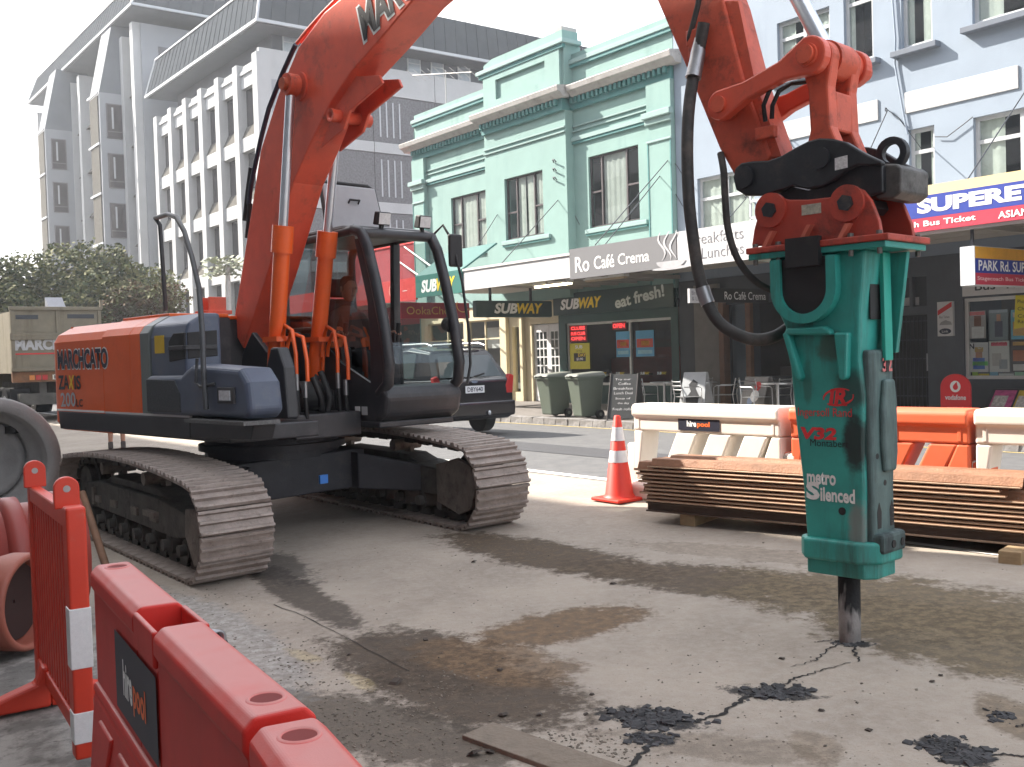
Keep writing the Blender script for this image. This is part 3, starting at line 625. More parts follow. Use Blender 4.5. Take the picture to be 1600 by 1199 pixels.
# decals on the counterweight side
yl = -HY - .004
def side_text(s, px0, py0, px1, pyt, mat, bold=0, shear=0, w=None, dy=0.0, outline=None):
    a = E(px0, py0, yl); b = E(px1, py0 + (px1 - px0) * -.02, yl); c = E(px0, pyt, yl)
    mm = axes((a.x, yl - dy, a.z), (b.x - a.x, 0, b.z - a.z), (0, 0, 1))
    if outline:
        e = .013; m2 = mm.copy(); m2.translation = mm.translation + Vector((-e, 0, -e)); text(s, (b - a).length + 2*e, c.z - a.z + 2*e, m2, outline, cw, bold=.06, shear=shear)
    mm.translation = mm.translation + Vector((0, -.003, 0)); return text(s, (b - a).length, c.z - a.z, mm, mat, cw, bold=bold, shear=shear)
side_text('MARCHCATO', 91, 577, 169, 548, ltr_navy, .035, .0, outline=ltr_w)
side_text('ZA', 92, 609, 109, 587, ltr_k, .03); side_text('X', 107, 609, 117, 587, ltr_y, .03, .2); side_text('IS', 117, 609, 127, 587, ltr_k, .03)
side_text('200', 96, 636, 119, 614, ltr_g, .02); side_text('LC', 120, 636, 130, 624, ltr_k, .02)
# pivot stand behind the boom foot
MB().prism([(-.28, 1.1), (.62, 1.1), (.42, 1.75), (.15, 1.95), (-.05, 1.75)], -.27, -.215).prism([(-.28, 1.1), (.62, 1.1), (.42, 1.75), (.15, 1.95), (-.05, 1.75)], .215, .27).each('boom_bracket', dkgrey, parent=X, bevel=.01)
MB().box((-.75, -.42, 1.14), (.55, .34, 1.45)).build('centre_cover', dkgrey, parent=X, bevel=.02)
MB().prism([(.95, 1.15), (1.02, 1.62), (1.10, 1.78), (1.22, 1.78), (1.32, 1.60), (1.36, 1.15)], -.62, -.50).build('hose_guard', dkgrey, parent=X, bevel=.02)
# --- boom
BW = .165
def pl(pts, y): return [xz(E(px, py, y)) for px, py in pts]
top = pl([(363, 515), (394, 320), (407, 235), (435, 147), (466, 74), (506, 20)], -BW)
bot = pl([(645, 0), (591, 65), (548, 113), (517, 159), (486, 221), (458, 286), (443, 340), (420, 420), (380, 545)], -BW)
tipA, tipB = (4.72, 5.42), (4.62, 5.02)
t2 = (2.9, 5.0)
bm = MB(); prof = top + [t2, (3.9, 5.30), tipA, (4.86, 5.25), tipB, (3.9, 4.80)] + bot
bm.prism(prof, -BW, BW)
boom = bm.build('boom', orange, parent=X, bevel=.012)
# flange lips along the box section
fl = MB()
def ribbon(mb, pts, y, w, t):
    for i in range(len(pts) - 1):
        (x0, z0), (x1, z1) = pts[i], pts[i+1]; mb.hexa([(x0, y, z0), (x1, y, z1), (x1, y + w, z1), (x0, y + w, z0), (x0, y, z0 + t), (x1, y, z1 + t), (x1, y + w, z1 + t), (x0, y + w, z0 + t)])
# pin bosses and cylinder brackets
def boss(p0, y0, y1, r, n=24): return MB().cyl((p0[0], y0, p0[1]), (p0[0], y1, p0[1]), r, n=n)
cp = E(478, 128, -BW); rp = E(455, 133, -.26)
pinx = (rp.x, rp.z)
boss(pinx, -BW - .02, BW + .02, .13).build('pin_boss', orange, parent=boom, bevel=.02)
boss(pinx, -.36, .36, .055).build('cylinder_pin', M('pin_orange', (.45, .09, .04), .5, 0, .2, 8), parent=boom, bevel=.008)
# hose-guard lugs on the underside with a cross tube
tb = E(517, 180, -.20); tf = (tb.x, tb.z)
lg = MB()
for y in (-.10, .10):
    lug = pl([(556, 112), (584, 116), (589, 128), (583, 182), (560, 195), (545, 215), (515, 226), (500, 222)], -BW)
    lg.prism([xz(E(548, 118, -BW))] + lug[1:3] + [(tf[0] + .16, tf[1] + .02), (tf[0] + .06, tf[1] - .12)] + [xz(E(492, 232, -BW))] + [xz(E(517, 165, -BW))], y - .014, y + .014)
lg.each('lug', orange, parent=boom, bevel=.006)
MB().lathe([(.058, 0), (.058, .42), (.030, .42), (.030, 0), (.058, 0)], (tf[0], -.21, tf[1]), (0, 1, 0), 20).build('cross_tube', orange, parent=boom)
# boom decal
a = E(570, 66, -BW); b = E(645, -8, -BW); c = E(550, 22, -BW)
ex = (b - a).normalized(); yb = -BW - .004
mm = axes((a.x, yb, a.z), (ex.x, 0, ex.z), (-ex.z, 0, ex.x)); hgt = abs((c - a).dot(Vector((-ex.z, 0, ex.x))))
e = .022; m2 = mm.copy(); m2.translation = mm.translation - Vector((ex.x, 0, ex.z)) * e - Vector((-ex.z, 0, ex.x)) * e
text('MARCHCATO', 1.75 + 2*e, hgt + 2*e, m2, ltr_w, boom, bold=.06, shear=.05); mm.translation += Vector((0, -.003, 0)); text('MARCHCATO', 1.75, hgt, mm, ltr_k, boom, bold=.035, shear=.05)
# hydraulic lines along the back of the boom
def off_path(pts, y, dz=0): return [E(px, py, y) for px, py in pts]
MB().tube(off_path([(389, 320), (392, 290), (398, 262), (408, 215), (420, 170), (440, 118), (458, 78), (462, 70)], -.12), .024, 8).build('hose', M('hose_navy', (.015, .018, .04), .5, 0, .2), parent=boom)
MB().tube(off_path([(464, 68), (480, 48), (505, 20), (520, 5), (540, -15)], -.12), .018, 8).tube(off_path([(470, 66), (490, 42), (512, 16), (545, -17)], -.08), .018, 8).each('steel_line', orange, parent=boom)
MB().tube(off_path([(383, 345), (388, 300), (393, 262)], -.1), .03, 8).tube(off_path([(386, 372), (389, 340), (391, 318)], -.12), .024, 8).each('hose_coupling', black, parent=boom)
# --- boom cylinders
def cylinder(y, foot_px, rod_r=.043, bar_r=.078):
    fx, fz = foot_px; fz = 1.25; d = Vector((pinx[0] - fx, 0, pinx[1] - fz)).normalized(); f0 = Vector((fx, y, fz)); lenb = 1.66
    c_ = MB().cyl(f0 + d * .10, f0 + d * lenb, bar_r, n=24)
    c_.cyl((fx, y - .06, fz), (fx, y + .06, fz), .095, n=20); c_.cyl(f0, f0 + d * .16, .06, n=12)
    c_.cyl(f0 + d * (lenb - .22), f0 + d * (lenb + .03), bar_r + .022, n=24)
    o = c_.build('boom_cylinder', boomcyl, parent=X, bevel=.008)
    MB().cyl(f0 + d * lenb, Vector((pinx[0], y, pinx[1])) - d * .06, rod_r, n=20).build('piston_rod', chrome, parent=o)
    e_ = MB().cyl((pinx[0], y - .055, pinx[1]), (pinx[0], y + .055, pinx[1]), .10, n=24).build('rod_eye', orange_dirty, parent=o, bevel=.012)
    ln = MB(); sx = .10
    for k, (dx, ext) in enumerate(((.115, .62), (.16, .55))):
        p = [f0 + d * .45 + Vector((dx, -.02 + .04*k, 0)), f0 + d * ext + Vector((dx, -.02 + .04*k, 0)), f0 + d * (ext + .1) + Vector((dx + .06, -.02 + .04*k, .03)), f0 + d * (ext + .08) + Vector((dx + .20 + .07*k, -.03 + .05*k, .0)), f0 + d * (ext - .08) + Vector((dx + .28 + .07*k, -.03 + .05*k, -.06)), f0 + d * (ext - .25) + Vector((dx + .31 + .07*k, -.03 + .05*k, -.08))]
        ln.tube(p, .019, 8)
    ln.tube([f0 + d * .1 + Vector((.11, 0, 0)), f0 + d * .30 + Vector((.13, 0, 0)), f0 + d * .5 + Vector((.115, 0, 0))], .017, 8)
    ln.box(f0 + d * .62 + Vector((-.11, -.09, -.02)), f0 + d * .62 + Vector((.15, .09, .03)))
    ln.each('oil_pipe', boomcyl, parent=o)
    for k in range(2):
        q = f0 + d * (.37 - .07 * k) + Vector((.425 + .07*k, -.03 + .05*k, -.08)); MB().cyl(q, q + Vector((.0, 0, -.15)), .022, n=10).build('hose_fitting', steel, parent=o); MB().tube([q + Vector((0, 0, -.15)), q + Vector((.01, .0, -.3)), q + Vector((-.05, .05, -.5))], .02, 8).build('oil_hose', black, parent=o)
cylinder(-.262, xz(E(427, 632, -.262))); cylinder(.262, xz(E(489, 626, .262)))
MB().box((.38, -.36, 1.12), (.62, -.33, 1.36)).box((.38, -.19, 1.12), (.62, -.165, 1.36)).box((.30, .165, 1.12), (.62, .19, 1.36)).box((.30, .33, 1.12), (.62, .36, 1.36)).each('cylinder_bracket', dkgrey, parent=X, bevel=.01)
# --- arm
AW = .15
armL = pl([(1026, 0), (1075, 113), (1124, 233), (1140, 262)], -AW); armR = pl([(1129, 0), (1161, 124), (1203, 244)], -AW)
ad = Vector((armL[2][0] - armL[0][0], 0, armL[2][1] - armL[0][1])).normalized()
prof = [(4.30, 5.55), (4.55, 5.05)] + armL + [(armL[-1][0] + .06, armL[-1][1] - .10), (armL[-1][0] + .17, armL[-1][1] - .09)] + armR[::-1] + [(5.25, 4.75), (4.95, 5.45), (4.62, 5.75)]
arm = MB().prism(prof, -AW, AW).build('arm', orange_dirty, parent=X, bevel=.014)
# rib along the inner side of the front plate
MB().prism([xz(E(1150, 0, -AW)), xz(E(1176, 124, -AW)), xz(E(1218, 244, -AW)), (armR[2][0] - .02, armR[2][1]), (armR[1][0] - .02, armR[1][1]), (armR[0][0] - .02, armR[0][1])], -AW + .02, -AW + .06).build('edge_plate', orange_dirty, parent=arm)
pA = E(1130, 165, -.22); pB = E(1268, 88, -.22); pA_, pB_ = (pA.x, pA.z), (pB.x, pB.z)
boss(pA_, -.25, .25, .075).build('pivot_pin', orange_dirty, parent=arm, bevel=.01)
boss(pA_, -.26, .26, .045).build('pin_head', steel, parent=arm, bevel=.006)
fit = MB(); 
for q in ((1086, 60), (1090, 78)): c0 = E(*q, -AW - .03); fit.box((c0.x - .05, -AW - .06, c0.z - .05), (c0.x + .04, -AW, c0.z + .05))
fit.each('pipe_clamp', orange_dirty, parent=arm, bevel=.01)
for q in ((1189, 185), (1207, 190)): c0 = E(*q, -AW); 
fit2 = MB(); c0 = E(1200, 205, -AW); fit2.box((c0.x - .06, -AW - .05, c0.z - .05), (c0.x + .07, -AW - .005, c0.z + .02)); fit2.build('pipe_block', orange_dirty, parent=arm, bevel=.008)
MB().tube([E(1206, 186, -AW - .03), E(1207, 165, -AW - .04), E(1217, 143, -AW - .06), E(1235, 131, -.1), E(1262, 128, 0)], .013, 8).tube([E(1196, 190, -AW - .03), E(1193, 165, -AW - .04), E(1203, 140, -AW - .06), E(1225, 124, -.1), E(1250, 120, 0)], .013, 8).each('link_hose', black, parent=arm)
# --- bucket linkage
def capsule(a, b, ra, rb, n=12):
    a, b = Vector(a), Vector(b); d = (b - a).normalized(); t0 = math.atan2(d.y, d.x); pts = []
    for i in range(n + 1): t = t0 + math.pi/2 + math.pi * i / n; pts.append((a.x + ra*math.cos(t), a.y + ra*math.sin(t)))
    mid = (a + b) / 2; pr = Vector((-d.y, d.x)); wv = min(ra, rb) * .62
    pts.append((a.lerp(b, .3).x - pr.x*wv, a.lerp(b, .3).y - pr.y*wv)); pts.append((a.lerp(b, .7).x - pr.x*wv, a.lerp(b, .7).y - pr.y*wv))
    for i in range(n + 1): t = t0 - math.pi/2 + math.pi * i / n; pts.append((b.x + rb*math.cos(t), b.y + rb*math.sin(t)))
    pts.append((a.lerp(b, .7).x + pr.x*wv, a.lerp(b, .7).y + pr.y*wv)); pts.append((a.lerp(b, .3).x + pr.x*wv, a.lerp(b, .3).y + pr.y*wv))
    return pts
for y in (-.225, .225):
    l_ = MB().prism(capsule(pA_, pB_, .088, .105), y - .035, y + .035).build('side_link', orange, parent=X, bevel=.012)
    MB().cyl((pA_[0], y - .055, pA_[1]), (pA_[0], y + .055, pA_[1]), .048, n=18).cyl((pB_[0], y - .055, pB_[1]), (pB_[0], y + .055, pB_[1]), .062, n=18).each('link_pin', orange_dirty, parent=l_, bevel=.008)
boss(pB_, -.19, .19, .085).build('link_tube', orange, parent=X, bevel=.01)
boss(pB_, -.30, .36, .05).build('link_tube_pin', orange_dirty, parent=X, bevel=.01)
MB().tube([E(1322, 120, .30), E(1330, 122, .36)], .03).build('grease_cap', black, parent=X)
pC = E(1280, 247, -.2); pC_ = (pC.x, pC.z)
pk = MB()
for y in (-.13, .10): pk.prism(capsule(pC_, pB_, .12, .10), y - .045, y + .045)
pk.box((min(pC_[0], pB_[0]) - .05, -.10, pC_[1] + .15), (max(pC_[0], pB_[0]) + .05, .08, pB_[1] - .18))
pk.build('push_link', orange_dirty, parent=X, bevel=.014)
# bucket cylinder: rod comes down out of its barrel to the link pin
rd = Vector((pB_[0], -.0, pB_[1])); rt = E(1247, -4, 0.0); dd = (rt - rd).normalized(); ctop = rd + dd * 2.6
bc = MB().cyl(rd + dd * .98, ctop, .085, n=22).cyl(rd + dd * .90, rd + dd * 1.05, .10, n=22).build('bucket_cylinder', boomcyl, parent=X)
MB().cyl(rd + dd * .08, rd + dd, .048, n=20).build('piston_rod', chrome, parent=bc)
MB().cyl((rd.x, -.09, rd.z), (rd.x, .09, rd.z), .11, n=22).build('rod_eye', orange_dirty, parent=bc, bevel=.012)
# arm cylinder on the boom (mostly above the frame) reaching the arm heel
MB().cyl((2.2, 0, 5.05), (3.6, 0, 5.55), .085, n=20).build('arm_cylinder', boomcyl, parent=X)
MB().cyl((3.6, 0, 5.55), (4.38, 0, 5.60), .05, n=16).build('arm_piston_rod', chrome, parent=X)
# --- quick hitch
hp = [(1146, 278), (1149, 263), (1158, 255), (1175, 252), (1200, 251), (1222, 243), (1244, 230), (1262, 221), (1280, 216), (1302, 217), (1322, 222), (1340, 233), (1356, 242), (1378, 252), (1378, 258), (1340, 258), (1322, 266), (1305, 280), (1285, 291), (1262, 296), (1240, 290), (1215, 298), (1196, 306), (1165, 306), (1150, 297)]
hz = pl(hp, -.21)
hit = MB().prism(hz, -.215, -.165).prism(hz, .165, .215).build('quick_hitch', hitchm, parent=X, bevel=.012)
h2 = pl([(1208, 306), (1240, 292), (1262, 297), (1285, 292), (1305, 281), (1322, 267), (1342, 258), (1378, 256), (1379, 300), (1360, 306), (1340, 296), (1320, 300), (1300, 310), (1270, 316), (1230, 316)], -.16)
MB().prism(h2, -.16, .16).build('hitch_core', hitchm, parent=hit, bevel=.01)
h3 = pl([(1350, 256), (1400, 256), (1408, 262), (1408, 300), (1395, 310), (1372, 312), (1360, 300)], -.12)
MB().prism(h3, -.12, .20).build('hitch_jaw', M('worn_hitch', (.10, .095, .09), .5, .3, .4, 9, .1, 60, (.03, .025, .022), .45, 8), parent=hit, bevel=.012)
er = E(1395, 240, 0.02)
MB().lathe([(.050, -.022), (.088, -.022), (.088, .022), (.050, .022), (.050, -.022)], (er.x, .02, er.z), (0, 1, 0), 22).build('lifting_eye', hitchm, parent=hit, bevel=.004)
for q, r_ in (((1162, 277), .062), ((1280, 247), .058)):
    c0 = E(*q, -.23); MB().cyl((c0.x, -.235, c0.z), (c0.x, .235, c0.z), r_, n=22).build('hitch_pin', hitchm, parent=hit, bevel=.008)
c0 = E(1304, 252, -.22); c1 = E(1324, 244, -.22)
MB().quad((c0.x, -.2185, c0.z - .05), (c1.x, -.2185, c0.z - .045), (c1.x, -.2185, c1.z + .005), (c0.x, -.2185, c1.z)).build('hitch_label', M('label_white', (.6, .6, .6), .5, 0, .25, 60), parent=hit)
# --- cab
CY0, CY1 = .37, 1.30
def cabpt(px, py, y): return E(px, py, y)
c_ = MB()
def pillar(mb, pts, y, w=.05, r=.05): mb.tube([Vector((p[0], y, p[1])) for p in pts], r, 8)
xb = -.36
roofz = 2.90
frontprof = [(1.30, 1.32), (1.43, 1.42), (1.46, 1.60), (1.40, 1.95), (1.28, 2.40), (1.17, 2.72), (1.08, 2.86), (.95, 2.90)]
fr = MB()
for y in (CY0 + .04, CY1 - .04):
    fr.tube([Vector((x, y, z)) for x, z in frontprof], .055, 8); fr.tube([Vector((xb, y, 1.30)), Vector((xb, y, 2.75)), Vector((xb + .08, y, 2.88)), Vector((.95, y, 2.90))], .05, 8)
fr.prism([(.36, 1.30), (.44, 1.30), (.50, 2.88), (.44, 2.88)], CY1 - .08, CY1)
fr.tube([Vector((.95, CY0 + .04, 2.90)), Vector((.95, CY1 - .04, 2.90))], .05, 8); fr.tube([Vector((1.08, CY0 + .04, 2.86)), Vector((1.08, CY1 - .04, 2.86))], .05, 8)
fr.tube([Vector((1.30, CY0 + .04, 1.33)), Vector((1.30, CY1 - .04, 1.33))], .06, 8)
# right side solid lower corner and wide right front post
fr.prism([(1.20, 1.30), (1.44, 1.44), (1.43, 1.80), (1.15, 2.80), (1.02, 2.80), (1.20, 2.2), (1.22, 1.75)], CY0, CY0 + .03)
fr.prism([(-.36, 1.30), (1.25, 1.30), (1.22, 1.42), (.72, 1.62), (.30, 1.92), (-.36, 1.95)], CY0, CY0 + .03)
cab = fr.build('cab', dkgrey, parent=X, bevel=0)
MB().prism([(xb - .04, 1.04), (1.28, 1.04), (1.42, 1.12), (1.46, 1.30), (1.40, 1.40), (xb - .04, 1.36)], CY0, CY1).build('cab_base', dkgrey, parent=X, bevel=.05, seg=3)
MB().prism([(xb - .03, 2.86), (.98, 2.87), (.98, 2.93), (.80, 2.96), (xb + .05, 2.96), (xb - .03, 2.92)], CY0 - .0, CY1).build('cab_roof', dkgrey, parent=X, bevel=.03)
MB().prism([(xb, 1.30), (xb + .04, 1.30), (xb + .04, 1.95), (xb, 1.95)], CY0, CY1).prism([(xb, 1.30), (.40, 1.30), (.40, 1.75), (xb, 1.75)], CY1 - .03, CY1).build('rear_panel', dkgrey, parent=X)
def pane(pts, name='window_pane', par=cab, gm=None): return MB().quad(*pts).build(name, gm or cabglass, parent=par)
y = CY0 + .016; pane([(-.30, y, 1.95), (.30, y, 1.92), (.72, y, 1.62), (1.20, y, 1.45), (1.20, y, 1.75), (1.18, y, 2.2), (1.0, y, 2.84), (-.30, y, 2.84)], gm=sideglass)
pane([(xb + .02, CY0 + .05, 1.95), (xb + .02, CY1 - .05, 1.95), (xb + .02, CY1 - .05, 2.84), (xb + .02, CY0 + .05, 2.84)])
y = CY1 - .02; pane([(.50, y, 1.40), (1.36, y, 1.40), (1.38, y, 1.9), (1.08, y, 2.82), (.52, y, 2.82)]); pane([(xb + .05, y, 1.75), (.38, y, 1.75), (.44, y, 2.84), (xb + .05, y, 2.84)])
MB().quad((1.31, CY0 + .08, 1.37), (1.31, CY1 - .08, 1.37), (1.452, CY1 - .08, 1.60), (1.452, CY0 + .08, 1.60)).quad((1.452, CY0 + .08, 1.60), (1.452, CY1 - .08, 1.60), (1.40, CY1 - .08, 1.80), (1.40, CY0 + .08, 1.80)).build('lower_windscreen', cabglass, parent=cab)
# interior: seat, console, levers, raised windscreen rail
MB().box((.02, .62, 1.36), (.52, 1.08, 1.62)).prism([(-.10, 1.55), (.10, 1.60), (.02, 2.30), (-.16, 2.30)], .62, 1.08).prism([(-.14, 2.32), (-.02, 2.32), (-.04, 2.52), (-.14, 2.52)], .72, .98).build('seat', M('seat_cloth', (.03, .03, .033), .9, 0, .2, 20), parent=X, bevel=.05)
MB().box((.02, .44, 1.36), (.62, .58, 1.78)).box((.02, 1.10, 1.36), (.62, 1.22, 1.78)).each('console', dkgrey, parent=X, bevel=.03)
MB().tube([(.58, .51, 1.78), (.60, .51, 1.92)], .015).cyl((.60, .51, 1.90), (.62, .51, 2.02), .026).tube([(.58, 1.16, 1.78), (.60, 1.16, 1.92)], .015).cyl((.60, 1.16, 1.90), (.62, 1.16, 2.02), .026).tube([(.98, .76, 1.36), (1.0, .76, 1.85)], .014).tube([(.98, .90, 1.36), (1.0, .90, 1.85)], .014).each('control_lever', black, parent=X)
# roof hatch thrown open, work lamps, mirror
ha = [E(512, 335, .55), E(520, 255, .55), E(590, 250, 1.05), E(603, 340, 1.05)]
hx = .38
MB().hexa([(hx - .02, .50, 2.96), (hx + .02, .50, 2.96), (hx + .02, 1.20, 2.96), (hx - .02, 1.20, 2.96), (hx - .16, .52, 3.46), (hx - .12, .52, 3.46), (hx - .12, 1.18, 3.46), (hx - .16, 1.18, 3.46)]).build('roof_hatch', M('hatch_grey', (.30, .30, .31), .5, 0, .08, 4), parent=X, bevel=.02)
MB().tube([(hx - .02, .50, 2.98), (hx - .15, .52, 3.44), (hx - .16, .60, 3.48), (hx - .16, 1.10, 3.48), (hx - .15, 1.18, 3.44), (hx - .02, 1.20, 2.98)], .022, 8).tube([(hx - .08, .80, 3.26), (hx - .04, .80, 3.30), (hx - .04, .92, 3.30), (hx - .08, .92, 3.26)], .012, 6).build('hatch_seal', black, parent=X)
lens = M('lamp_lens', (.62, .62, .62), .18, 0, .15, 30, .2, 120, coat=.5)
for y in (.66, 1.16):
    L_ = MB().prism([(1.02, 2.955), (1.11, 2.94), (1.135, 3.065), (1.06, 3.08)], y - .075, y + .075).box((1.04, y - .02, 2.88), (1.08, y + .02, 2.96)).build('work_lamp', black, parent=X, bevel=.012)
    MB().quad((1.114, y - .066, 2.95), (1.114, y + .066, 2.95), (1.137, y + .066, 3.055), (1.137, y - .066, 3.055)).build('lens', lens, parent=L_)
m0 = E(688, 352, 1.30); 
MB().tube([(1.08, 1.30, 2.90), E(692, 352, 1.36), E(706, 375, 1.40), E(722, 440, 1.42), E(733, 520, 1.40), E(735, 570, 1.36), E(730, 600, 1.3)], .014, 8).build('mirror_stay', black, parent=X)
a_ = E(712, 388, 1.42)
MB().box((a_.x - .025, 1.33, a_.z - .19), (a_.x + .02, 1.50, a_.z + .14)).build('mirror', black, parent=X, bevel=.02)
MB().cyl(Vector((1.30, 1.26, 1.98)), Vector((1.38, 1.24, 1.96)), .075).build('lamp_knob', black, parent=X)
MB().box((.94, CY0 - .004, 1.12), (1.02, CY0 + .002, 1.20)).build('white_label', white, parent=X); MB().box((1.05, CY0 - .004, 1.12), (1.14, CY0 + .002, 1.20)).build('grey_label', ltr_g, parent=X)
# small flanking hoses and motors beneath the boom
MB().tube([(.95, -.10, 1.5), (1.0, -.05, 1.3), (.9, .02, 1.15)], .03).tube([(.85, .05, 1.55), (.92, .1, 1.3), (.85, .1, 1.12)], .03).cyl((.72, -.16, 1.32), (.72, .16, 1.32), .14).build('swivel_hoses', black, parent=X)
# ================================================================ HYDRAULIC BREAKER
tipw = ef(G(1328, 1003))
K = thing('hydraulic_breaker', 'teal hydraulic rock breaker with red lettering hung point down from the excavator arm', 'rock breaker', (tipw.x, tipw.y, tipw.z), EA, base=EC)
Yn = -.20
def kp(pts, y): return [xz(E(px, py, y)) for px, py in pts]
# mounting bracket: two ear plates on a bolted flange
ear = kp([(1174, 385), (1178, 358), (1186, 330), (1194, 314), (1212, 307), (1232, 312), (1262, 312), (1298, 308), (1308, 297), (1328, 289), (1348, 297), (1360, 312), (1373, 344), (1378, 376)], Yn)
br = MB()
br.prism(ear, Yn, Yn + .035).prism(ear, .165, .20)
bo = br.build('mounting_bracket', bracket, parent=K, bevel=.008)
f0, f1 = E(1168, 393, Yn - .03), E(1385, 378, Yn - .03); zf = (f0.z + f1.z) / 2 - .005
x0, x1 = f0.x, f1.x + .02
MB().box((x0, -.25, zf - .0), (x1, .23, zf + .035)).build('top_flange', bracket, parent=bo, bevel=.006)
for px, py in ((1206, 329), (1325, 318)):
    c = E(px, py, Yn); MB().cyl((c.x, Yn - .022, c.z), (c.x, Yn + .01, c.z), .098, n=28).cyl((c.x, .17, c.z), (c.x, .222, c.z), .098, n=28).each('pin_collar', bracket, parent=bo, bevel=.008)
    MB().cyl((c.x, Yn - .04, c.z), (c.x, .24, c.z), .045, n=6, smooth=False).build('pin_bolt', hitchm, parent=bo, bevel=.005)
rb = MB()
for px, py, qx, qy in ((1200, 386, 1212, 362), (1256, 379, 1270, 352), (1318, 372, 1330, 350)):
    a, b = E(px, py, Yn), E(qx, qy, Yn); rb.prism([(a.x - .012, zf + .035), (a.x + .012, zf + .035), (b.x + .012, b.z), (b.x - .012, b.z)], Yn - .045, Yn)
rb.each('gusset', M('gusset_red', (.55, .14, .09), .5, 0, .1), parent=bo)
c0, c1 = E(1253, 336, Yn), E(1283, 318, Yn)
MB().box((c0.x, Yn - .003, c0.z - .004), (c1.x, Yn - .001, c1.z + .004)).build('data_plate', M('plate_alu', (.42, .40, .32), .4, .3, .3, 40), parent=bo)
bl = MB()
for x in (x0 + .05, x0 + .20, x0 + .33, x1 - .22, x1 - .06):
    for y in (-.225, .205): bl.cyl((x, y, zf + .03), (x, y, zf + .055), .017, n=6, smooth=False).cyl((x, y, zf - .065), (x, y, zf - .03), .014, n=6, smooth=False)
bl.each('bolt', M('old_bolt', (.12, .11, .10), .5, .4, .3, 20), parent=bo)
# housing
fl = MB().box((x0 + .01, -.24, zf - .035), (x1 - .02, .22, zf - .001)).build('housing_flange', teal, parent=K, bevel=.005)
hl = kp([(1200, 398), (1203, 440), (1213, 485), (1226, 512), (1224, 530), (1234, 575), (1240, 640), (1247, 700), (1254, 760), (1260, 850)], Yn)
hr_ = kp([(1350, 850), (1350, 760), (1348, 700), (1349, 620), (1343, 560), (1345, 480), (1352, 396)], Yn)
zb = hl[-1][1]
pr_ = [(hl[0][0], zf - .03)] + hl[1:] + [(hr_[0][0], zb)] + hr_[1:-1] + [(hr_[-1][0], zf - .03)]
hs = MB().prism(pr_, Yn, .10); tealh = M('teal_housing_paint', (.032, .29, .25), .42, 0, .16, 5, .05, 100, (.038, .060, .052), .54, 5, streak=True)
for q, rad, cc, am in (((1336, 690), (.075, .3, .17), (.012, .014, .014), .92), ((1330, 610), (.10, .3, .12), (.025, .05, .045), .8), ((1300, 540), (.10, .3, .10), (.05, .06, .04), .7), ((1340, 830), (.06, .3, .16), (.20, .20, .19), .75), ((1300, 870), (.2, .3, .03), (.16, .12, .08), .5), ((1262, 600), (.03, .3, .15), (.03, .09, .07), .6)):
    p_ = E(*q, Yn); add_patch(tealh, (p_.x - tipw.x, Yn - tipw.y, p_.z - tipw.z), rad, cc, am)
house = hs.build('housing', tealh, parent=K, bevel=.022, seg=3)
# forward-side shell, worn grey and sooty, with its long bulge
xf = sum(p[0] for p in hr_) / len(hr_)
fs_ = MB()
prof = [(-.165, zb), (.085, zb), (.075, zb + .30), (.085, 1.0), (.10, 1.12), (.10, 1.28), (.09, 1.42), (.09, 1.62), (-.17, 1.62), (-.165, 1.0)]
fs_.prism(prof, xf - .03, xf + .028, 'x'); side = fs_.build('side_shell', teal_soot, parent=K, bevel=.02, seg=3)
MB().prism([(-.06, .96), (.06, .96), (.08, 1.06), (.08, 1.34), (.06, 1.46), (-.05, 1.46), (-.08, 1.3), (-.08, 1.1)], xf + .02, xf + .055, 'x').build('side_bulge', teal_soot, parent=side, bevel=.03, seg=3)
# left-hand bulge towards the machine
xl = hl[7][0]
MB().prism([(-.10, .98), (.08, .98), (.10, 1.1), (.10, 1.3), (.08, 1.4), (-.10, 1.4), (-.12, 1.3), (-.12, 1.1)], xl - .045, xl + .04, 'x').build('side_bulge', teal, parent=house, bevel=.03, seg=3)
# U shaped cover on the near face
def U(off, n=16):
    a, b = E(1207 - off, 400, Yn - .03), E(1309 + off, 400, Yn - .03); lowz = E(1258, 506 + off, Yn - .03).z; rx = (b.x - a.x) / 2; cx = (a.x + b.x) / 2; cz = lowz + rx * .95
    pts = [(a.x, zf - .05), (a.x, cz)]
    for i in range(1, n): t = math.pi + math.pi * i / n; pts.append((cx + rx * math.cos(t), cz + rx * .95 * math.sin(t)))
    return pts + [(b.x, cz), (b.x, zf - .05)]
Uo, Ui = U(0), U(-15)
um = MB(); n = len(Uo)
for i in range(n - 1):
    a, b, c, d = Uo[i], Uo[i+1], Ui[i+1], Ui[i]
    um.hexa([(a[0], Yn - .06, a[1]), (b[0], Yn - .06, b[1]), (b[0], Yn + .01, b[1]), (a[0], Yn + .01, a[1]), (d[0], Yn - .06, d[1]), (c[0], Yn - .06, c[1]), (c[0], Yn + .01, c[1]), (d[0], Yn + .01, d[1])])
um.build('cover_rim', teal, parent=K)
MB().prism(Ui, Yn - .035, Yn - .002).build('rubber_cover', black, parent=K)
a, b = E(1228, 378, Yn - .06), E(1280, 402, Yn - .06)
MB().box((a.x, Yn - .072, zf - .10), (b.x, Yn - .03, zf + .06)).build('rubber_flap', black, parent=K)
# ribs below the cover
for pts in ([(1228, 520), (1233, 513), (1290, 510), (1300, 516), (1302, 524), (1236, 524)], [(1226, 522), (1234, 516), (1256, 590), (1252, 596), (1246, 594)], [(1306, 520), (1328, 520), (1326, 590), (1320, 595), (1314, 592)]):
    MB().prism(kp(pts, Yn - .02), Yn - .05, Yn + .01).build('rib', teal, parent=house, bevel=.012)
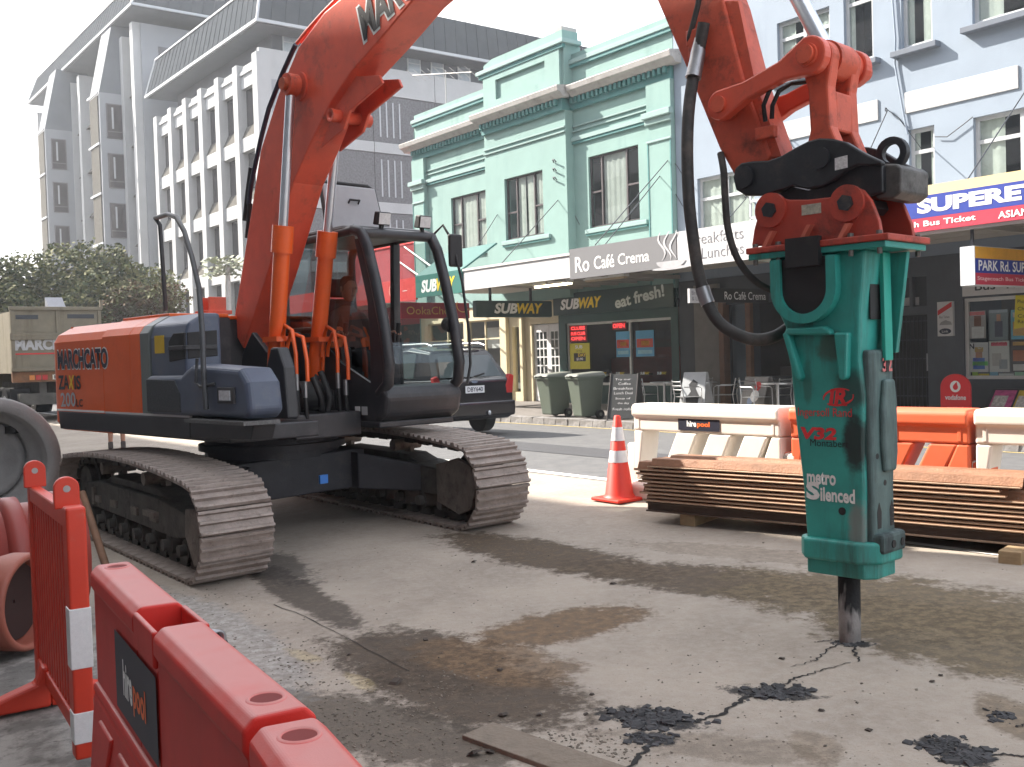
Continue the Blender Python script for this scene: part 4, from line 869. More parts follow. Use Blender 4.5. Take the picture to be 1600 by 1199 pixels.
# forward wing gussets under the flange
z0_ = 1.62
MB().prism([(x1 - .06, zf - .04), (x1 - .16, zf - .04), (xf + .005, zf - .35), (xf + .005, z0_ - .02), (xf + .05, z0_ - .02)], .08, .115).build('wing_plate', teal, parent=K, bevel=.004)
wp = MB().hexa([(xf + .03, -.035, z0_ - .06), (xf + .05, -.035, z0_ - .06), (xf + .05, .05, z0_ - .06), (xf + .03, .05, z0_ - .06), (x1 - .17, -.03, zf - .04), (x1 - .14, -.03, zf - .04), (x1 - .14, .05, zf - .04), (x1 - .17, .05, zf - .04)]).build('brace_plate', M('brace_teal', (.03, .36, .28), .4, 0, .1, 6), parent=K, bevel=.004)
MB().hexa([(xf + .005, -.12, zf - .4), (xf + .012, -.12, zf - .4), (xf + .012, .12, zf - .4), (xf + .005, .12, zf - .4), (xf + .005, -.12, zf - .05), (xf + .012, -.12, zf - .05), (xf + .012, .12, zf - .05), (xf + .005, .12, zf - .05)]).build('gap_shade', black, parent=K)  # black sheet stands in for the shade in the gap beside the brace
MB().box((xf + .028, -.012, 1.50), (xf + .040, .018, 1.86)).box((xf + .028, .03, 1.62), (xf + .040, .045, 1.9)).build('slot', black, parent=side)
mm = axes((xf + .0375, -.05, 1.50), (0, 1, 0), (0, 0, 1)); text('32', .11, .075, mm, M('faded_red', (.6, .16, .16), .5, 0, .1), K, bold=.03)
# lower slots on the worn side
for y in (-.10, .04): MB().prism([(y - .02, .66), (y + .02, .66), (y + .024, .75), (y, .80), (y - .024, .75)], xf + .02, xf + .0295, 'x').build('slot', black, parent=side)
for y, z in ((-.03, .90), (-.11, 1.05)): MB().cyl((xf + .02, y, z), (xf + .0295, y, z), .016, n=12).build('hole', black, parent=side)
c = E(1316, 799, Yn); MB().cyl((c.x, Yn - .003, c.z), (c.x, Yn + .01, c.z), .021, n=20).build('hole', black, parent=house)
# nose collar and nose
a, b = E(1250, 868, Yn - .05), E(1384, 850, Yn)
xa, xb_ = hl[-1][0] - .055, xf + .07
MB().prism([(xa, -.16), (xa + .06, -.235), (xb_ - .10, -.235), (xb_, -.15), (xb_, .08), (xb_ - .10, .15), (xa + .06, .15), (xa, .08)], zb - .075, zb + .045, 'z').build('nose_collar', teal, parent=K, bevel=.018, seg=3)
MB().box((xf - .06, -.16, zb - .02), (xf + .085, .09, zb + .09)).build('collar_block', teal_soot, parent=K, bevel=.02)
xn0 = hl[-1][0] - .005
MB().prism([(xn0, -.19), (xf - .02, -.19), (xf + .03, -.13), (xf + .03, .06), (xf - .02, .12), (xn0, .12)], zb - .16, zb - .07, 'z').build('nose', teal, parent=K, bevel=.01)
for y in (-.06, .04): MB().cyl((xf + .08, y, zb + .03), (xf + .09, y, zb + .03), .022, n=12).build('plug', black, parent=K)
# chisel
cx = (E(1310, 905, -.03).x + E(1341, 905, -.03).x) / 2
tip = MB().lathe([(.0, tipw.z - .05), (.058, tipw.z - .02), (.060, tipw.z + .20), (.0605, zb - .10)], (tipw.x, tipw.y, 0), (0, 0, 1), 28)
dxs = 0
tip.xform(lambda v: v + Vector(((cx - tipw.x) * (v.z / .4), (-.02 - tipw.y) * (v.z / .4), 0)))
def chisel_mat():
    m = M('chisel_steel', (.26, .245, .235), .8, .1, .3, 8, .25, 50); t = m.node_tree; L = t.links; b = t.nodes['Principled BSDF']
    tcn = t.nodes.new('ShaderNodeTexCoord'); sp = t.nodes.new('ShaderNodeSeparateXYZ'); L.new(tcn.outputs['Object'], sp.inputs[0])
    nn = t.nodes.new('ShaderNodeTexNoise'); nn.inputs['Scale'].default_value = 22; mpn = t.nodes.new('ShaderNodeMapping'); mpn.inputs['Scale'].default_value = (1, 1, .15); L.new(tcn.outputs['Object'], mpn.inputs[0]); L.new(mpn.outputs[0], nn.inputs['Vector'])
    ad = t.nodes.new('ShaderNodeMath'); ad.operation = 'MULTIPLY_ADD'; ad.inputs[1].default_value = .55; L.new(nn.outputs[0], ad.inputs[0]); L.new(sp.outputs[2], ad.inputs[2])
    mr = t.nodes.new('ShaderNodeMapRange'); mr.inputs[1].default_value = .40; mr.inputs[2].default_value = .48; L.new(ad.outputs[0], mr.inputs[0])
    mxn = t.nodes.new('ShaderNodeMix'); mxn.data_type = 'RGBA'; L.new(mr.outputs[0], mxn.inputs[0]); old = b.inputs['Base Color'].links[0].from_socket; L.new(old, mxn.inputs[6]); mxn.inputs[7].default_value = (.012, .012, .013, 1); L.new(mxn.outputs[2], b.inputs['Base Color'])
    return m
tip.build('chisel', chisel_mat(), parent=K)
# lettering on the near face
yt = Yn - .0035
def ktext(s, x0p, yb_, x1p, yt_, mat, bold=.0, shear=0.0, dy=0):
    a, b, c = E(x0p, yb_, yt), E(x1p, yb_, yt), E(x0p, yt_, yt)
    return text(s, b.x - a.x, c.z - a.z, axes((a.x, yt - dy, a.z), (1, 0, 0), (0, 0, 1)), mat, K, bold=bold, shear=shear)
lr = M('decal_red', (.62, .035, .04), .5, 0, .15, 20); lw = M('decal_white', (.72, .74, .72), .5, 0, .15, 30)
a, b = E(1286, 622, yt), E(1334, 620, yt); cx, cz, rx, rz = (a.x + b.x) / 2, a.z + .005, (b.x - a.x) / 2, .050
ring = MB()
for i in range(36):
    if i in (2, 3, 4, 20, 21, 22): continue
    t0, t1 = 2*math.pi*i/36, 2*math.pi*(i+1)/36; w0 = .012 if 6 < i < 18 or 24 < i < 34 else .007
    q = lambda t, k: (cx + (rx - k) * math.cos(t) + .012 * math.sin(t), yt, cz + (rz - k) * math.sin(t))
    ring.quad(q(t0, 0), q(t0, w0), q(t1, w0), q(t1, 0))
ring.build('emblem', lr, parent=K)
ktext('IR', 1295, 634, 1324, 608, lr, .04, .15)
ktext('Ingersoll Rand', 1247, 654, 1331, 637, lr, .0)
ktext('V32', 1251, 686, 1307, 667, lr, .045, .12)
ktext('Montabert', 1266, 697, 1326, 686, ltr_k, .0)
ktext('metro', 1261, 756, 1306, 736, lw, .03); ktext('S', 1260, 780, 1281, 752, lw, .05); ktext('ilenced', 1282, 783, 1336, 761, lw, .03)
# hoses run from the arm to the breaker
H = thing('breaker_hose', 'thick black hydraulic hose sagging in front of the cafe from arm to breaker', 'hose', tuple(E(1200, 530, -.16)), EA, base=EC)
hp_ = [(1100, 36), (1096, 58), (1092, 80), (1088, 100), (1080, 140), (1075, 190), (1074, 250), (1077, 320), (1084, 380), (1092, 430), (1106, 475), (1124, 504), (1150, 522), (1180, 531), (1208, 527), (1230, 514), (1245, 500)]
ys = [-.2, -.2, -.2, -.22, -.26, -.30, -.33, -.34, -.33, -.32, -.30, -.28, -.25, -.20, -.14, -.06, 0]
def smooth_path(P, k=5):
    P = [Vector(p) for p in P]; o = []
    for i in range(len(P) - 1):
        a, b, c, d = P[max(i-1, 0)], P[i], P[i+1], P[min(i+2, len(P)-1)]
        for j in range(k):
            t = j / k; o.append(.5 * ((2*b) + (c - a)*t + (2*a - 5*b + 4*c - d)*t*t + (3*b - a - 3*c + d)*t*t*t))
    return o + [P[-1]]
path = smooth_path([E(px, py, y) for (px, py), y in zip(hp_, ys)])
hosem = M('dusty_hose', (.040, .038, .036), .65, 0, .3, 10, .1, 40, (.13, .11, .095), .5, 5)
MB().tube(path, .036, 12).build('hose_body', hosem, parent=H)
MB().tube([E(1093, 60, -.2), E(1091, 82, -.2), E(1088, 98, -.22), E(1083, 122, -.25)], [.03, .044, .044, .048], 12).build('coupling', steel, parent=H, bevel=0)
i = len(path) * 10 // 17; MB().tube(path[i:i+4], .043, 12).build('clamp', steel, parent=H)
H2 = thing('breaker_hose', 'thin black hydraulic hose hanging beside the lower arm to breaker top', 'hose', tuple(E(1200, 450, -.1)), EA, base=EC)
path = smooth_path([E(px, py, y) for px, py, y in ((1126, 240, -.17), (1131, 270, -.20), (1133, 310, -.21), (1137, 355, -.21), (1148, 395, -.2), (1166, 425, -.17), (1188, 445, -.12), (1212, 456, -.05))])
MB().tube(path, .021, 10).build('hose_body', hosem, parent=H2)
H3 = thing('breaker_hose', 'short black hose running up the back edge of the arm', 'hose', tuple(E(1100, 20, -.2)), EA, base=EC)
MB().tube(smooth_path([E(px, py, y) for px, py, y in ((1096, -30, -.21), (1092, 0, -.2), (1085, 30, -.2), (1078, 55, -.2), (1076, 70, -.19))]), .017, 8).build('hose_body', hosem, parent=H3)
# ================================================================ ROADWORK FURNITURE
def hirepool(parent, o, xdir, w, h, board_first=True):
    """dark hire label: board, white 'hire', orange 'pool'"""
    xdir = Vector(xdir).normalized(); up = Vector((0, 0, 1)); n = xdir.cross(up)
    o = Vector(o); q = [o, o + xdir*w, o + xdir*w + up*h, o + up*h]
    b = MB().hexa([p - n*.004 for p in (q[0], q[1])] + [q[1] + n*.003, q[0] + n*.003] + [p - n*.004 for p in (q[3], q[2])] + [q[2] + n*.003, q[3] + n*.003])
    MB().quad(*[p + n*.0035 for p in q]).build('label_board', M('label_navy', (.012, .013, .028), .5, 0, .1), parent=parent)
    mm = axes(o + xdir*w*.22 + up*h*.28 + n*.0055, xdir, up); text('hire', w*.23, h*.46, mm, ltr_w, parent, bold=.035)
    mm = axes(o + xdir*w*.47 + up*h*.20 + n*.0055, xdir, up); text('pool', w*.30, h*.48, mm, M('label_orange', (.85, .16, .03), .5, 0, .05), parent, bold=.035)
def water_barrier(label, mat, off, rot, Ln=2.0, Ht=1.0, Wd=.24, slots=4, group=None, label_at=None, cut=True, holes=True, tab=(1, 1), mirror=False):
    """Plastic water-filled barrier: rounded top beam with recessed panel, slanted through-slots, base beam."""
    t = thing('water_barrier', label, 'barrier', off, rot, group)
    ox, oy, oz = off; h0, h1, h2 = .20*Ht, .72*Ht, Ht
    def V(x, y, z): return (ox + x, oy + y, oz + z)
    w = Wd / 2
    def pr(pts, x0, x1): return MB().prism([(oy + y, oz + z) for y, z in pts], ox + x0, ox + x1, 'x')
    top = [(-w*.80, h1), (w*.80, h1), (w*.80, h2 - .14*Ht), (w, h2 - .12*Ht), (w, h2 - .03), (w - .03, h2), (-w + .03, h2), (-w, h2 - .03), (-w, h2 - .12*Ht), (-w*.80, h2 - .14*Ht)]
    b = pr(top, 0 if not holes else 0, Ln)
    b.prism([(oy - w*1.25, oz), (oy + w*1.25, oz), (oy + w*1.2, oz + h0*.7), (oy + w*.85, oz + h0), (oy - w*.85, oz + h0), (oy - w*1.2, oz + h0*.7)], ox, ox + Ln, 'x')
    # slanted struts between beams leave the slots open
    n = slots; pitch_ = (Ln - .16) / n; sl = .26 * Ht
    def strut(x0, x1, y0=-w*.78, y1=w*.78):
        b.hexa([V(x0[0], y0, h0), V(x1[0], y0, h0), V(x1[0], y1, h0), V(x0[0], y1, h0), V(x0[1], y0, h1), V(x1[1], y0, h1), V(x1[1], y1, h1), V(x0[1], y1, h1)])
    strut((0, 0), (.05, .13)) 
    for k in range(1, n):
        x = .08 + pitch_ * k; strut((x - pitch_*.40, x - pitch_*.40 + sl), (x + pitch_*.25, x + pitch_*.25 + sl)) if x + sl + pitch_*.25 < Ln else None
    strut((Ln - .32, Ln - .10), (Ln, Ln))
    body = b.build('barrier_body', mat, parent=t, bevel=.022, seg=3)
    # joints and panel borders
    e = MB()
    for xx in ((.06, .09), (Ln - .09, Ln - .06)):
        for s_ in (-1, 1): e.box(V(xx[0], s_*w*.80 - .006, h1 + .02), V(xx[1], s_*w*.80 + .006, h2 - .15*Ht))
    e.each('panel_edge', mat, parent=t, bevel=.004)
    if tab[0]: MB().box(V(-.14, -w*.6, h0*.4), V(0, w*.6, h1*.80)).build('joint_tab', mat, parent=t, bevel=.03, seg=3)
    if tab[1]: MB().box(V(Ln, -w*.6, h0*.4), V(Ln + .14, w*.6, h1*.80)).build('joint_tab', mat, parent=t, bevel=.03, seg=3)
    if holes:
        dk = M('hole_dark', (.05, .01, .01), .9, 0, .1)
        for x in (.12, Ln - .12): MB().lathe([(.033, .0), (.042, .004), (.047, .0)], V(x, 0, h2), (0, 0, 1), 22).build('filler_rim', mat, parent=t); MB().cyl(V(x, 0, h2 - .02), V(x, 0, h2 + .0015), .034, n=22).build('filler_hole', dk, parent=t)
    if label_at is not None:
        x, wd = label_at; hirepool(t, V(x, -w*.80 - .004, h1 + .025*Ht), (1, 0, 0), wd, .135*Ht)
    return t
# --- far row, across the carriageway edge (survey: tops of barriers at about 0.95 m)
BH = .98
pa, pb = sf(at_z(1003, 634, BH + .10)), sf(at_z(1232, 640, BH + .10))
pc, pd = sf(at_z(1246, 640, BH + .10)), sf(at_z(1524, 645, BH + .10)); pe = sf(at_z(1533, 645, BH + .10))
FB = []
g = 'water filled barriers along the far edge of the works'
def far_barrier(p, q, label, mat, Ln, la, tab, Ht=BH):
    rot = ANG + math.atan2(q.y - p.y, q.x - p.x); o = Matrix.Rotation(-rot, 3, 'Z') @ S(p.x, p.y, zroad(p.y)); 
    return water_barrier(label, mat, o, rot, Ln, Ht, .34, 4, g, la, tab=tab, holes=False)
far_barrier(pa, pb, 'cream white plastic barrier behind the traffic cone with a navy hire label', whiteplastic, (pb - pa).length, (.62, .52), (1, 1))
far_barrier(pc, pd, 'faded orange plastic barrier behind the teal breaker between two white ones', orangeplastic, (pd - pc).length, (.52, .46), (1, 1))
dirx = (pd - pc).normalized()
far_barrier(pe, pe + dirx * 2.0, 'cream white plastic barrier in front of the magazine window and rack', whiteplastic, 2.2, (.8, .5), (1, 0))
# --- near row, red, in the lower left corner
def near_frame(px0, py0, px1, py1, z):
    a, b = at_z(px0, py0, z), at_z(px1, py1, z); d = b - a; return a, b, math.atan2(d.y, d.x)
ZT = .88
a, b, rot = near_frame(183, 886, 416, 1092, ZT)
def red_barrier(label, a, rot, Ln, dz=0):
    """Heavy red barrier seen from above: thick rounded top with a forklift pocket and filler holes, recessed face with slanted grooves."""
    zg = zroad(a.dot(NA)); Rm = Matrix.Rotation(-rot, 3, 'Z'); o = Rm @ Vector((a.x, a.y, zg)); Ht = ZT + dz - zg
    t = thing('water_barrier', label, 'barrier', o, rot, 'red water filled barriers in the foreground')
    def V(x, y, z): return (o.x + x, o.y + y, o.z + z)
    w = .085
    L0, L1, c0, c1 = -.10, Ln + .10, Ln*.40, Ln*.56
    sect = [(-w*.86, .52*Ht), (w*.86, .52*Ht), (w*.86, Ht - .10), (w, Ht - .075), (w, Ht - .028), (w - .028, Ht), (-w + .028, Ht), (-w, Ht - .028), (-w, Ht - .075), (-w*.86, Ht - .10)]
    yz = [(o.y + y, o.z + z) for y, z in sect]
    bm = MB().prism(yz, o.x + L0, o.x + c0, 'x').prism(yz, o.x + c1, o.x + L1, 'x')
    lowp = [(o.y + y, o.z + z) for y, z in [(-w*.86, .52*Ht), (w*.86, .52*Ht), (w*.86, Ht - .13), (-w*.86, Ht - .13)]]
    bm.prism(lowp, o.x + c0 + .001, o.x + c1 - .001, 'x')
    for y0, y1 in ((-w, -w + .02), (w - .02, w)): bm.box(V(c0 + .001, y0, Ht - .125), V(c1 - .001, y1, Ht - .012))
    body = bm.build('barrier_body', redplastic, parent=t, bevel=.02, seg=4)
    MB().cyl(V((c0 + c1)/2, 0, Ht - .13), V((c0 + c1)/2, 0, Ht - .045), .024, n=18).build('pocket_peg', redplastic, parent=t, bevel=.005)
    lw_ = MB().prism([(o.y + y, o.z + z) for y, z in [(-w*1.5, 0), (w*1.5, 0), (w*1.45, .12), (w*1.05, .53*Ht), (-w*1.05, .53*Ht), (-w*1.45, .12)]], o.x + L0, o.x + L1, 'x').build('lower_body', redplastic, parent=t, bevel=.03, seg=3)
    gr = M('red_groove', (.38, .022, .016), .6, 0, .08, 5)
    for k in range(5):
        x = L0 + .04 + (L1 - L0 - .3) * k / 4.6; y = lambda z: -w*1.05 - (w*.40) * (1 - (z - .12) / (.53*Ht - .12))
        zz0, zz1 = .16, .46*Ht
        pts = []
        for s_, zz in ((0, zz0), (.27, zz0), (.25, zz1), (.0, zz1)):
            pts.append(Vector(V(x + s_ + (zz - zz0) * .55, y(zz) - .012, zz)))
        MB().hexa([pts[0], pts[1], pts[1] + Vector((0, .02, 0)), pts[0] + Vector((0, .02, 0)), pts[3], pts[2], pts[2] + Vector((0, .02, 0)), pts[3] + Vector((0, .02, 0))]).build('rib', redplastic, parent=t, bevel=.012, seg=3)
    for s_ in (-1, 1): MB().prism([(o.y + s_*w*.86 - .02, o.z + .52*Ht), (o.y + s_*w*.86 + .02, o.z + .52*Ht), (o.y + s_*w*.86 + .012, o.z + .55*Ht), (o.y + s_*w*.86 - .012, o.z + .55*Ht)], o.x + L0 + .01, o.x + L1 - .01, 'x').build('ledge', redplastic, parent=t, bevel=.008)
    dk = M('hole_red_dark', (.16, .012, .01), .8, 0, .1)
    for x in (L0 + .10, L1 - .10): MB().cyl(V(x, 0, Ht - .03), V(x, 0, Ht + .0012), .036, n=24).build('filler_hole', dk, parent=t); MB().lathe([(.036, .0), (.041, .005), (.047, 0)], V(x, 0, Ht), (0, 0, 1), 24).build('filler_rim', redplastic, parent=t)
    return t, V, Ht, w
rb1, V1, H1, w1 = red_barrier('large red plastic barrier with a dark hire label and a pocket in its top', a, rot, (b - a).length)
Ln = (b - a).length
q = V1(Ln*.20, -w1*.86 - .004, .585*H1)
hirepool(rb1, q, (1, 0, 0), Ln*.36, .27*H1)
c = Vector(V1(Ln - .12, -w1*.86 - .003, .64*H1)); MB().quad(*[c + Vector((.045*math.cos(i*.6), -.001, .05*math.sin(i*.6)*(1.2 if i % 3 else .8))) for i in range(10)][::1]).build('paint_scuff', M('scuff_white', (.6, .58, .56), .7, 0, .1), parent=rb1)
a2, b2, rot2 = near_frame(468, 1150, 600, 1312, ZT)
red_barrier('red plastic barrier cut off by the bottom edge, next to the labelled one', a2, rot2, 1.7)

# --- red pedestrian fence panel, almost end on
pt = ray(117, 785); dn, dfar = 4.5, 5.6
A = CP + ray(116, 795) * dn; B = CP + ray(52, 752) * dfar
d = Vector((B.x - A.x, B.y - A.y, 0)); rot = math.atan2(d.y, d.x); o3 = Matrix.Rotation(-rot, 3, 'Z') @ Vector((A.x, A.y, 0)); Ln = d.length
zg = zroad(A.dot(NA)); Hz = A.z; Hz2 = B.z
FN = thing('crowd_barrier', 'red plastic pedestrian fence with white reflective bands and two lugs seen end on', 'barrier', (o3.x, o3.y, zg), rot)
def Vf(x, y, z): return (o3.x + x, o3.y + y, z)
MB().box(Vf(-.04, -.042, zg + .05), Vf(.06, .042, Hz + .01)).build('end_post', redplastic2, parent=FN, bevel=.012, seg=3)
rw = M('reflective_white', (.66, .66, .66), .35, 0, .06, 60)
def zpx(py, px=116): return (CP + ray(px, py) * (dn - .02)).z
for p0, p1 in ((950, 1044), (1112, 1160)): MB().box(Vf(-.044, -.046, zpx(p1)), Vf(.055, .046, zpx(p0))).build('reflective_band', rw, parent=FN, bevel=.004)
MB().box(Vf(Ln - .05, -.03, zg + .05), Vf(Ln + .03, .03, Hz)).build('end_post', redplastic2, parent=FN, bevel=.012)
MB().box(Vf(.05, -.028, Hz - .10), Vf(Ln - .05, .028, Hz - .015)).build('rail', redplastic2, parent=FN, bevel=.01)
MB().box(Vf(.05, -.026, zg + .12), Vf(Ln - .05, .026, zg + .20)).build('rail', redplastic2, parent=FN, bevel=.01)
MB().box(Vf(.05, -.008, zg + .18), Vf(Ln - .05, .008, Hz - .09)).build('web', redplastic2, parent=FN)
ns = 15
for k in range(ns):
    x = .08 + (Ln - .16) * k / (ns - 1); MB().box(Vf(x - .022, -.014, zg + .18), Vf(x + .022, .014, Hz - .09)).build('slat', redplastic2, parent=FN, bevel=.006)
for x in (.20, Ln - .06):
    pr = [(-.055, Hz - .02), (.055, Hz - .02), (.055, Hz + .075)] + [(.055*math.cos(R(t)), Hz + .075 + .05*math.sin(R(t))) for t in range(15, 180, 15)] + [(-.055, Hz + .075)]
    h = MB().prism([(o3.y + p[0], p[1]) for p in pr], o3.x + x - .018, o3.x + x + .018, 'x').build('hanging_lug', redplastic2, parent=FN, bevel=.006)
    MB().cyl(Vf(x - .020, 0, Hz + .07), Vf(x + .020, 0, Hz + .07), .016, n=14).build('lug_hole', M('lug_grey', (.35, .33, .32), .6, 0, .2), parent=h)
x = Ln - .30
for s_ in (-1, 1): MB().prism([(o3.y, zg + .01), (o3.y + s_*.34, zg + .01), (o3.y + s_*.34, zg + .05), (o3.y + s_*.20, zg + .10), (o3.y + s_*.07, zg + .14), (o3.y + s_*.04, zg + .22), (o3.y, zg + .22)], o3.x + x - .05, o3.x + x + .05, 'x').build('foot', redplastic2, parent=FN, bevel=.015)
MB().box(Vf(.40, -.022, zg + .45), Vf(.425, -.0145, zg + .66)).build('pale_strip', M('pale_strip', (.5, .42, .40), .6, 0, .1), parent=FN)
# --- pipes behind the fence
P0 = G(-20, 800); base = sf(P0); r = .68
cpx = CP + ray(-14, 716) * 11.0
ax = Vector((.62, -.78, 0)).normalized()
T = thing('concrete_pipe', 'big grey concrete pipe with a stepped open end lying behind the red fence', 'pipe', (0, 0, 0), 0, base=(cpx.x, cpx.y, zroad(cpx.dot(NA))))
zc = cpx.z - zroad(cpx.dot(NA)); ro = (ray(90, 716) - ray(-14, 716)).length * 11.0
zc = ro + .02
c_ = Vector((0, 0, zc))
MB().lathe([(ro*.90, -2.2), (ro*.90, -.55), (ro, -.40), (ro, 0), (ro*.97, .03), (ro*.80, .03), (ro*.78, 0), (ro*.78, -.30), (ro*.66, -.32), (ro*.66, -2.2)], c_, ax, 56).build('pipe_shell', concrete, parent=T)
MB().lathe([(ro*.62, -.55), (ro*.62, -.46), (ro*.50, -.46), (ro*.48, -.50), (ro*.2, -.52), (0.01, -.52)], c_, ax, 48).build('inner_ring', concrete, parent=T)
MB().box((-.06, -.06, zc + ro*.40), (.06, .06, zc + ro*.52)).xform(lambda v: v + ax * -.42 + Vector((.25, .2, 0))).build('lifting_notch', black, parent=T)
terra = M('terracotta_pipe', (.30, .085, .055), .55, 0, .18, 3, .08, 60, (.26, .15, .12), .45, 3)
c2 = CP + ray(48, 968) * 6.3; r2 = .30; zg2 = zroad(c2.dot(NA)); 
ax2 = Vector((.985, -.17, 0)).normalized()
T = thing('terracotta_pipe', 'large orange red pipe lying behind the pedestrian fence on the ground', 'pipe', (0, 0, 0), 0, base=(c2.x, c2.y, zg2))
c_ = Vector((0, 0, r2 + .03)); 
MB().lathe([(r2*.86, -2.6), (r2*.86, -.26), (r2*.93, -.2), (r2, -.12), (r2, .0), (r2*.97, .02), (r2*.88, .02), (r2*.86, -.02), (r2*.84, -.2), (r2*.74, -.22), (r2*.74, -2.6)], c_, ax2, 56).build('pipe_shell', terra, parent=T)
MB().lathe([(r2*.80, -.10), (.01, -.11)], c_, ax2, 48).build('dark_bore', M('bore_shade', (.03, .011, .009), .8, 0, .2), parent=T)  # dark disc stands in for the shade inside the open pipe
c3 = CP + ray(118, 862) * 7.3; r3 = .43
T = thing('terracotta_pipe', 'dark red pipe with a raised collar above the terracotta pipe and behind the fence', 'pipe', (0, 0, 0), 0, base=(c3.x, c3.y, zroad(c3.dot(NA))))
c_ = Vector((0, 0, max(r3 + .02, c3.z - zroad(c3.dot(NA))))); ax3 = Vector((.80, .60, 0)).normalized()
MB().lathe([(r3*.86, -2), (r3*.86, -.2), (r3*1.0, -.15), (r3*1.0, .0), (r3*.9, .01), (r3*.86, -.05), (r3*.72, -.3), (r3*.72, -2)], c_, ax3, 48).lathe([(r3*.86, -.50), (r3*.97, -.48), (r3*.97, -.38), (r3*.86, -.36)], c_, ax3, 48).build('pipe_shell', M('red_pipe', (.25, .036, .026), .45, 0, .1, 4, 0, 60, (.25, .07, .05), .3, 4), parent=T)
MB().box((-.35, -.30, .0), (-.2, .30, .30)).build('cradle', wood, parent=T)
# pole leaning against the pipes
pa_, pb_ = CP + ray(140, 770) * 6.0, G(176, 905)
pb_ = G(172, 905)
Tp = MB().tube([pb_, pb_.lerp(CP + ray(128, 770) * (pb_.y + .5), 1.0)], .032, 10).build('timber_pole', M('brown_pole', (.20, .105, .06), .7, 0, .25, 8), origin=tuple(pb_), rot=0)
tag(Tp, 'brown wooden pole leaning behind the red fence beside the near crawler track', 'pole')
# small steel pin bracket behind the red barrier
pz = at_z(334, 962, .62)
pb0 = Vector((pz.x, pz.y, zroad(pz.dot(NA))))
T = thing('steel_bracket', 'grey steel stake with a short tube at its head just behind the red barrier', 'stake', (0, 0, 0), 0, base=tuple(pb0))
MB().prism([(-.04, 0), (.06, 0), (.05, .62), (.02, .66), (-.04, .60)], -.012, .012).build('stake_plate', dkgrey, parent=T)
MB().lathe([(.034, -.08), (.034, .06), (.022, .06), (.022, -.08)], (-.01, 0, .64), (.55, -.6, .1), 16).build('stake_tube', steel, parent=T)

# --- traffic cone
pc_ = G(968, 782)
T = thing('traffic_cone', 'orange traffic cone with two white bands standing by the ragged end of the steel stack', 'cone', sf(pc_))
o = sf(pc_); cr_ = M('cone_orange', (.66, .03, .012), .5, 0, .08, 5, 0, 60, (.45, .12, .08), .2, 6)
hC = .88
MB().prism([(o.x - .21, o.y - .21), (o.x + .21, o.y - .21), (o.x + .21, o.y + .21), (o.x - .21, o.y + .21)], o.z + .004, o.z + .04, 'z').build('cone_base', cr_, parent=T, bevel=.012)
rc = lambda z: .15 - .118 * (z - .04) / (hC - .04)
MB().lathe([(rc(.04) + .02, .04), (rc(.07), .07), (rc(hC - .01), hC - .01), (rc(hC) - .008, hC), (.012, hC)], o, (0, 0, 1), 28).build('cone_body', cr_, parent=T)
for z0, z1 in ((.40, .52), (.62, .76)): MB().lathe([(rc(z0) + .003, z0), (rc(z1) + .003, z1)], o, (0, 0, 1), 28).build('reflective_band', M('cone_band', (.72, .72, .74), .4, 0, .06, 20), parent=T)

# --- stack of rusty trench sheets
zt = .69
p, q = sf(at_z(988, 714, zt)), sf(at_z(1585, 745, zt))
rotS = ANG + math.atan2(q.y - p.y, q.x - p.x); Rm = Matrix.Rotation(-rotS, 3, 'Z'); oS = Rm @ S(p.x, p.y, 0)
zg = zroad(p.y); Lp = 6.4; hh = .060
def sheet_profile(t=.011):
    pts = [(0, .010), (.030, 0.0), (.060, .004), (.085, hh), (.20, hh), (.235, .006), (.36, .006), (.395, hh), (.54, hh), (.565, .004), (.59, .0), (.618, .010)]
    return pts
def sheet_mb(x0, y0, z0, Ln):
    pts = sheet_profile(); mb = MB(); n = len(pts); t = .012; v = []
    for x in (x0, x0 + Ln):
        for y, z in pts: v.append((x, y0 + y, z0 + z))
        for y, z in pts: v.append((x, y0 + y, z0 + z + t))
    fs = []
    for i in range(n - 1):
        fs += [(i, 2*n + i, 2*n + i + 1, i + 1), (n + i, n + i + 1, 3*n + i + 1, 3*n + i), (i, i + 1, n + i + 1, n + i), (2*n + i, 3*n + i, 3*n + i + 1, 2*n + i + 1)]
    fs += [(0, n, 3*n, 2*n), (n - 1, 3*n - 1, 4*n - 1, 2*n - 1)]
    mb.add(v, fs); mb.cyl((x0, y0 + .006, z0 + .008), (x0 + Ln, y0 + .006, z0 + .008), .0085, n=8); mb.cyl((x0, y0 + .612, z0 + .008), (x0 + Ln, y0 + .612, z0 + .008), .0085, n=8)
    return mb
lipm = M('sheet_lip_highlight', (.50, .34, .23), .45, .25, .25, 9, .1, 60, (.20, .10, .06), .35, 9)  # lighter rust: the sunlit highlight of the lips is put into the colour
ordn = ['topmost', 'second', 'third', 'fourth', 'fifth', 'sixth', 'seventh', 'eighth', 'ninth', 'tenth']
zlow = zg + .115; NSH = 10; sp = .0345
for k in range(NSH):
    z = zlow + .088 + sp * k; dx = [0.06, .10, .03, .09, .07, .02, .05, .0, -.03, .12][k]; Ln_ = (q - p).length - .1 - .012 * (k - 7) if k >= 7 else Lp; 
    x0 = oS.x + .04 + dx; yy = oS.y + random.uniform(-.012, .012) - .0
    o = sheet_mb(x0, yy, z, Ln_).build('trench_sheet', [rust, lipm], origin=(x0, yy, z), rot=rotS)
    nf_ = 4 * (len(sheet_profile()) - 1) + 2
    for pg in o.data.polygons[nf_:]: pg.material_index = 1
    w_ = ordn[NSH - 1 - k]
    tag(o, ('topmost rusty trench sheet of the stack in front of the barriers' if k == NSH - 1 else f'{w_} rusty trench sheet from the top of the stack' if k else 'lowest rusty trench sheet of the stack, resting on the dark beam'), 'steel sheet', 'rusty trench sheets in one stack')
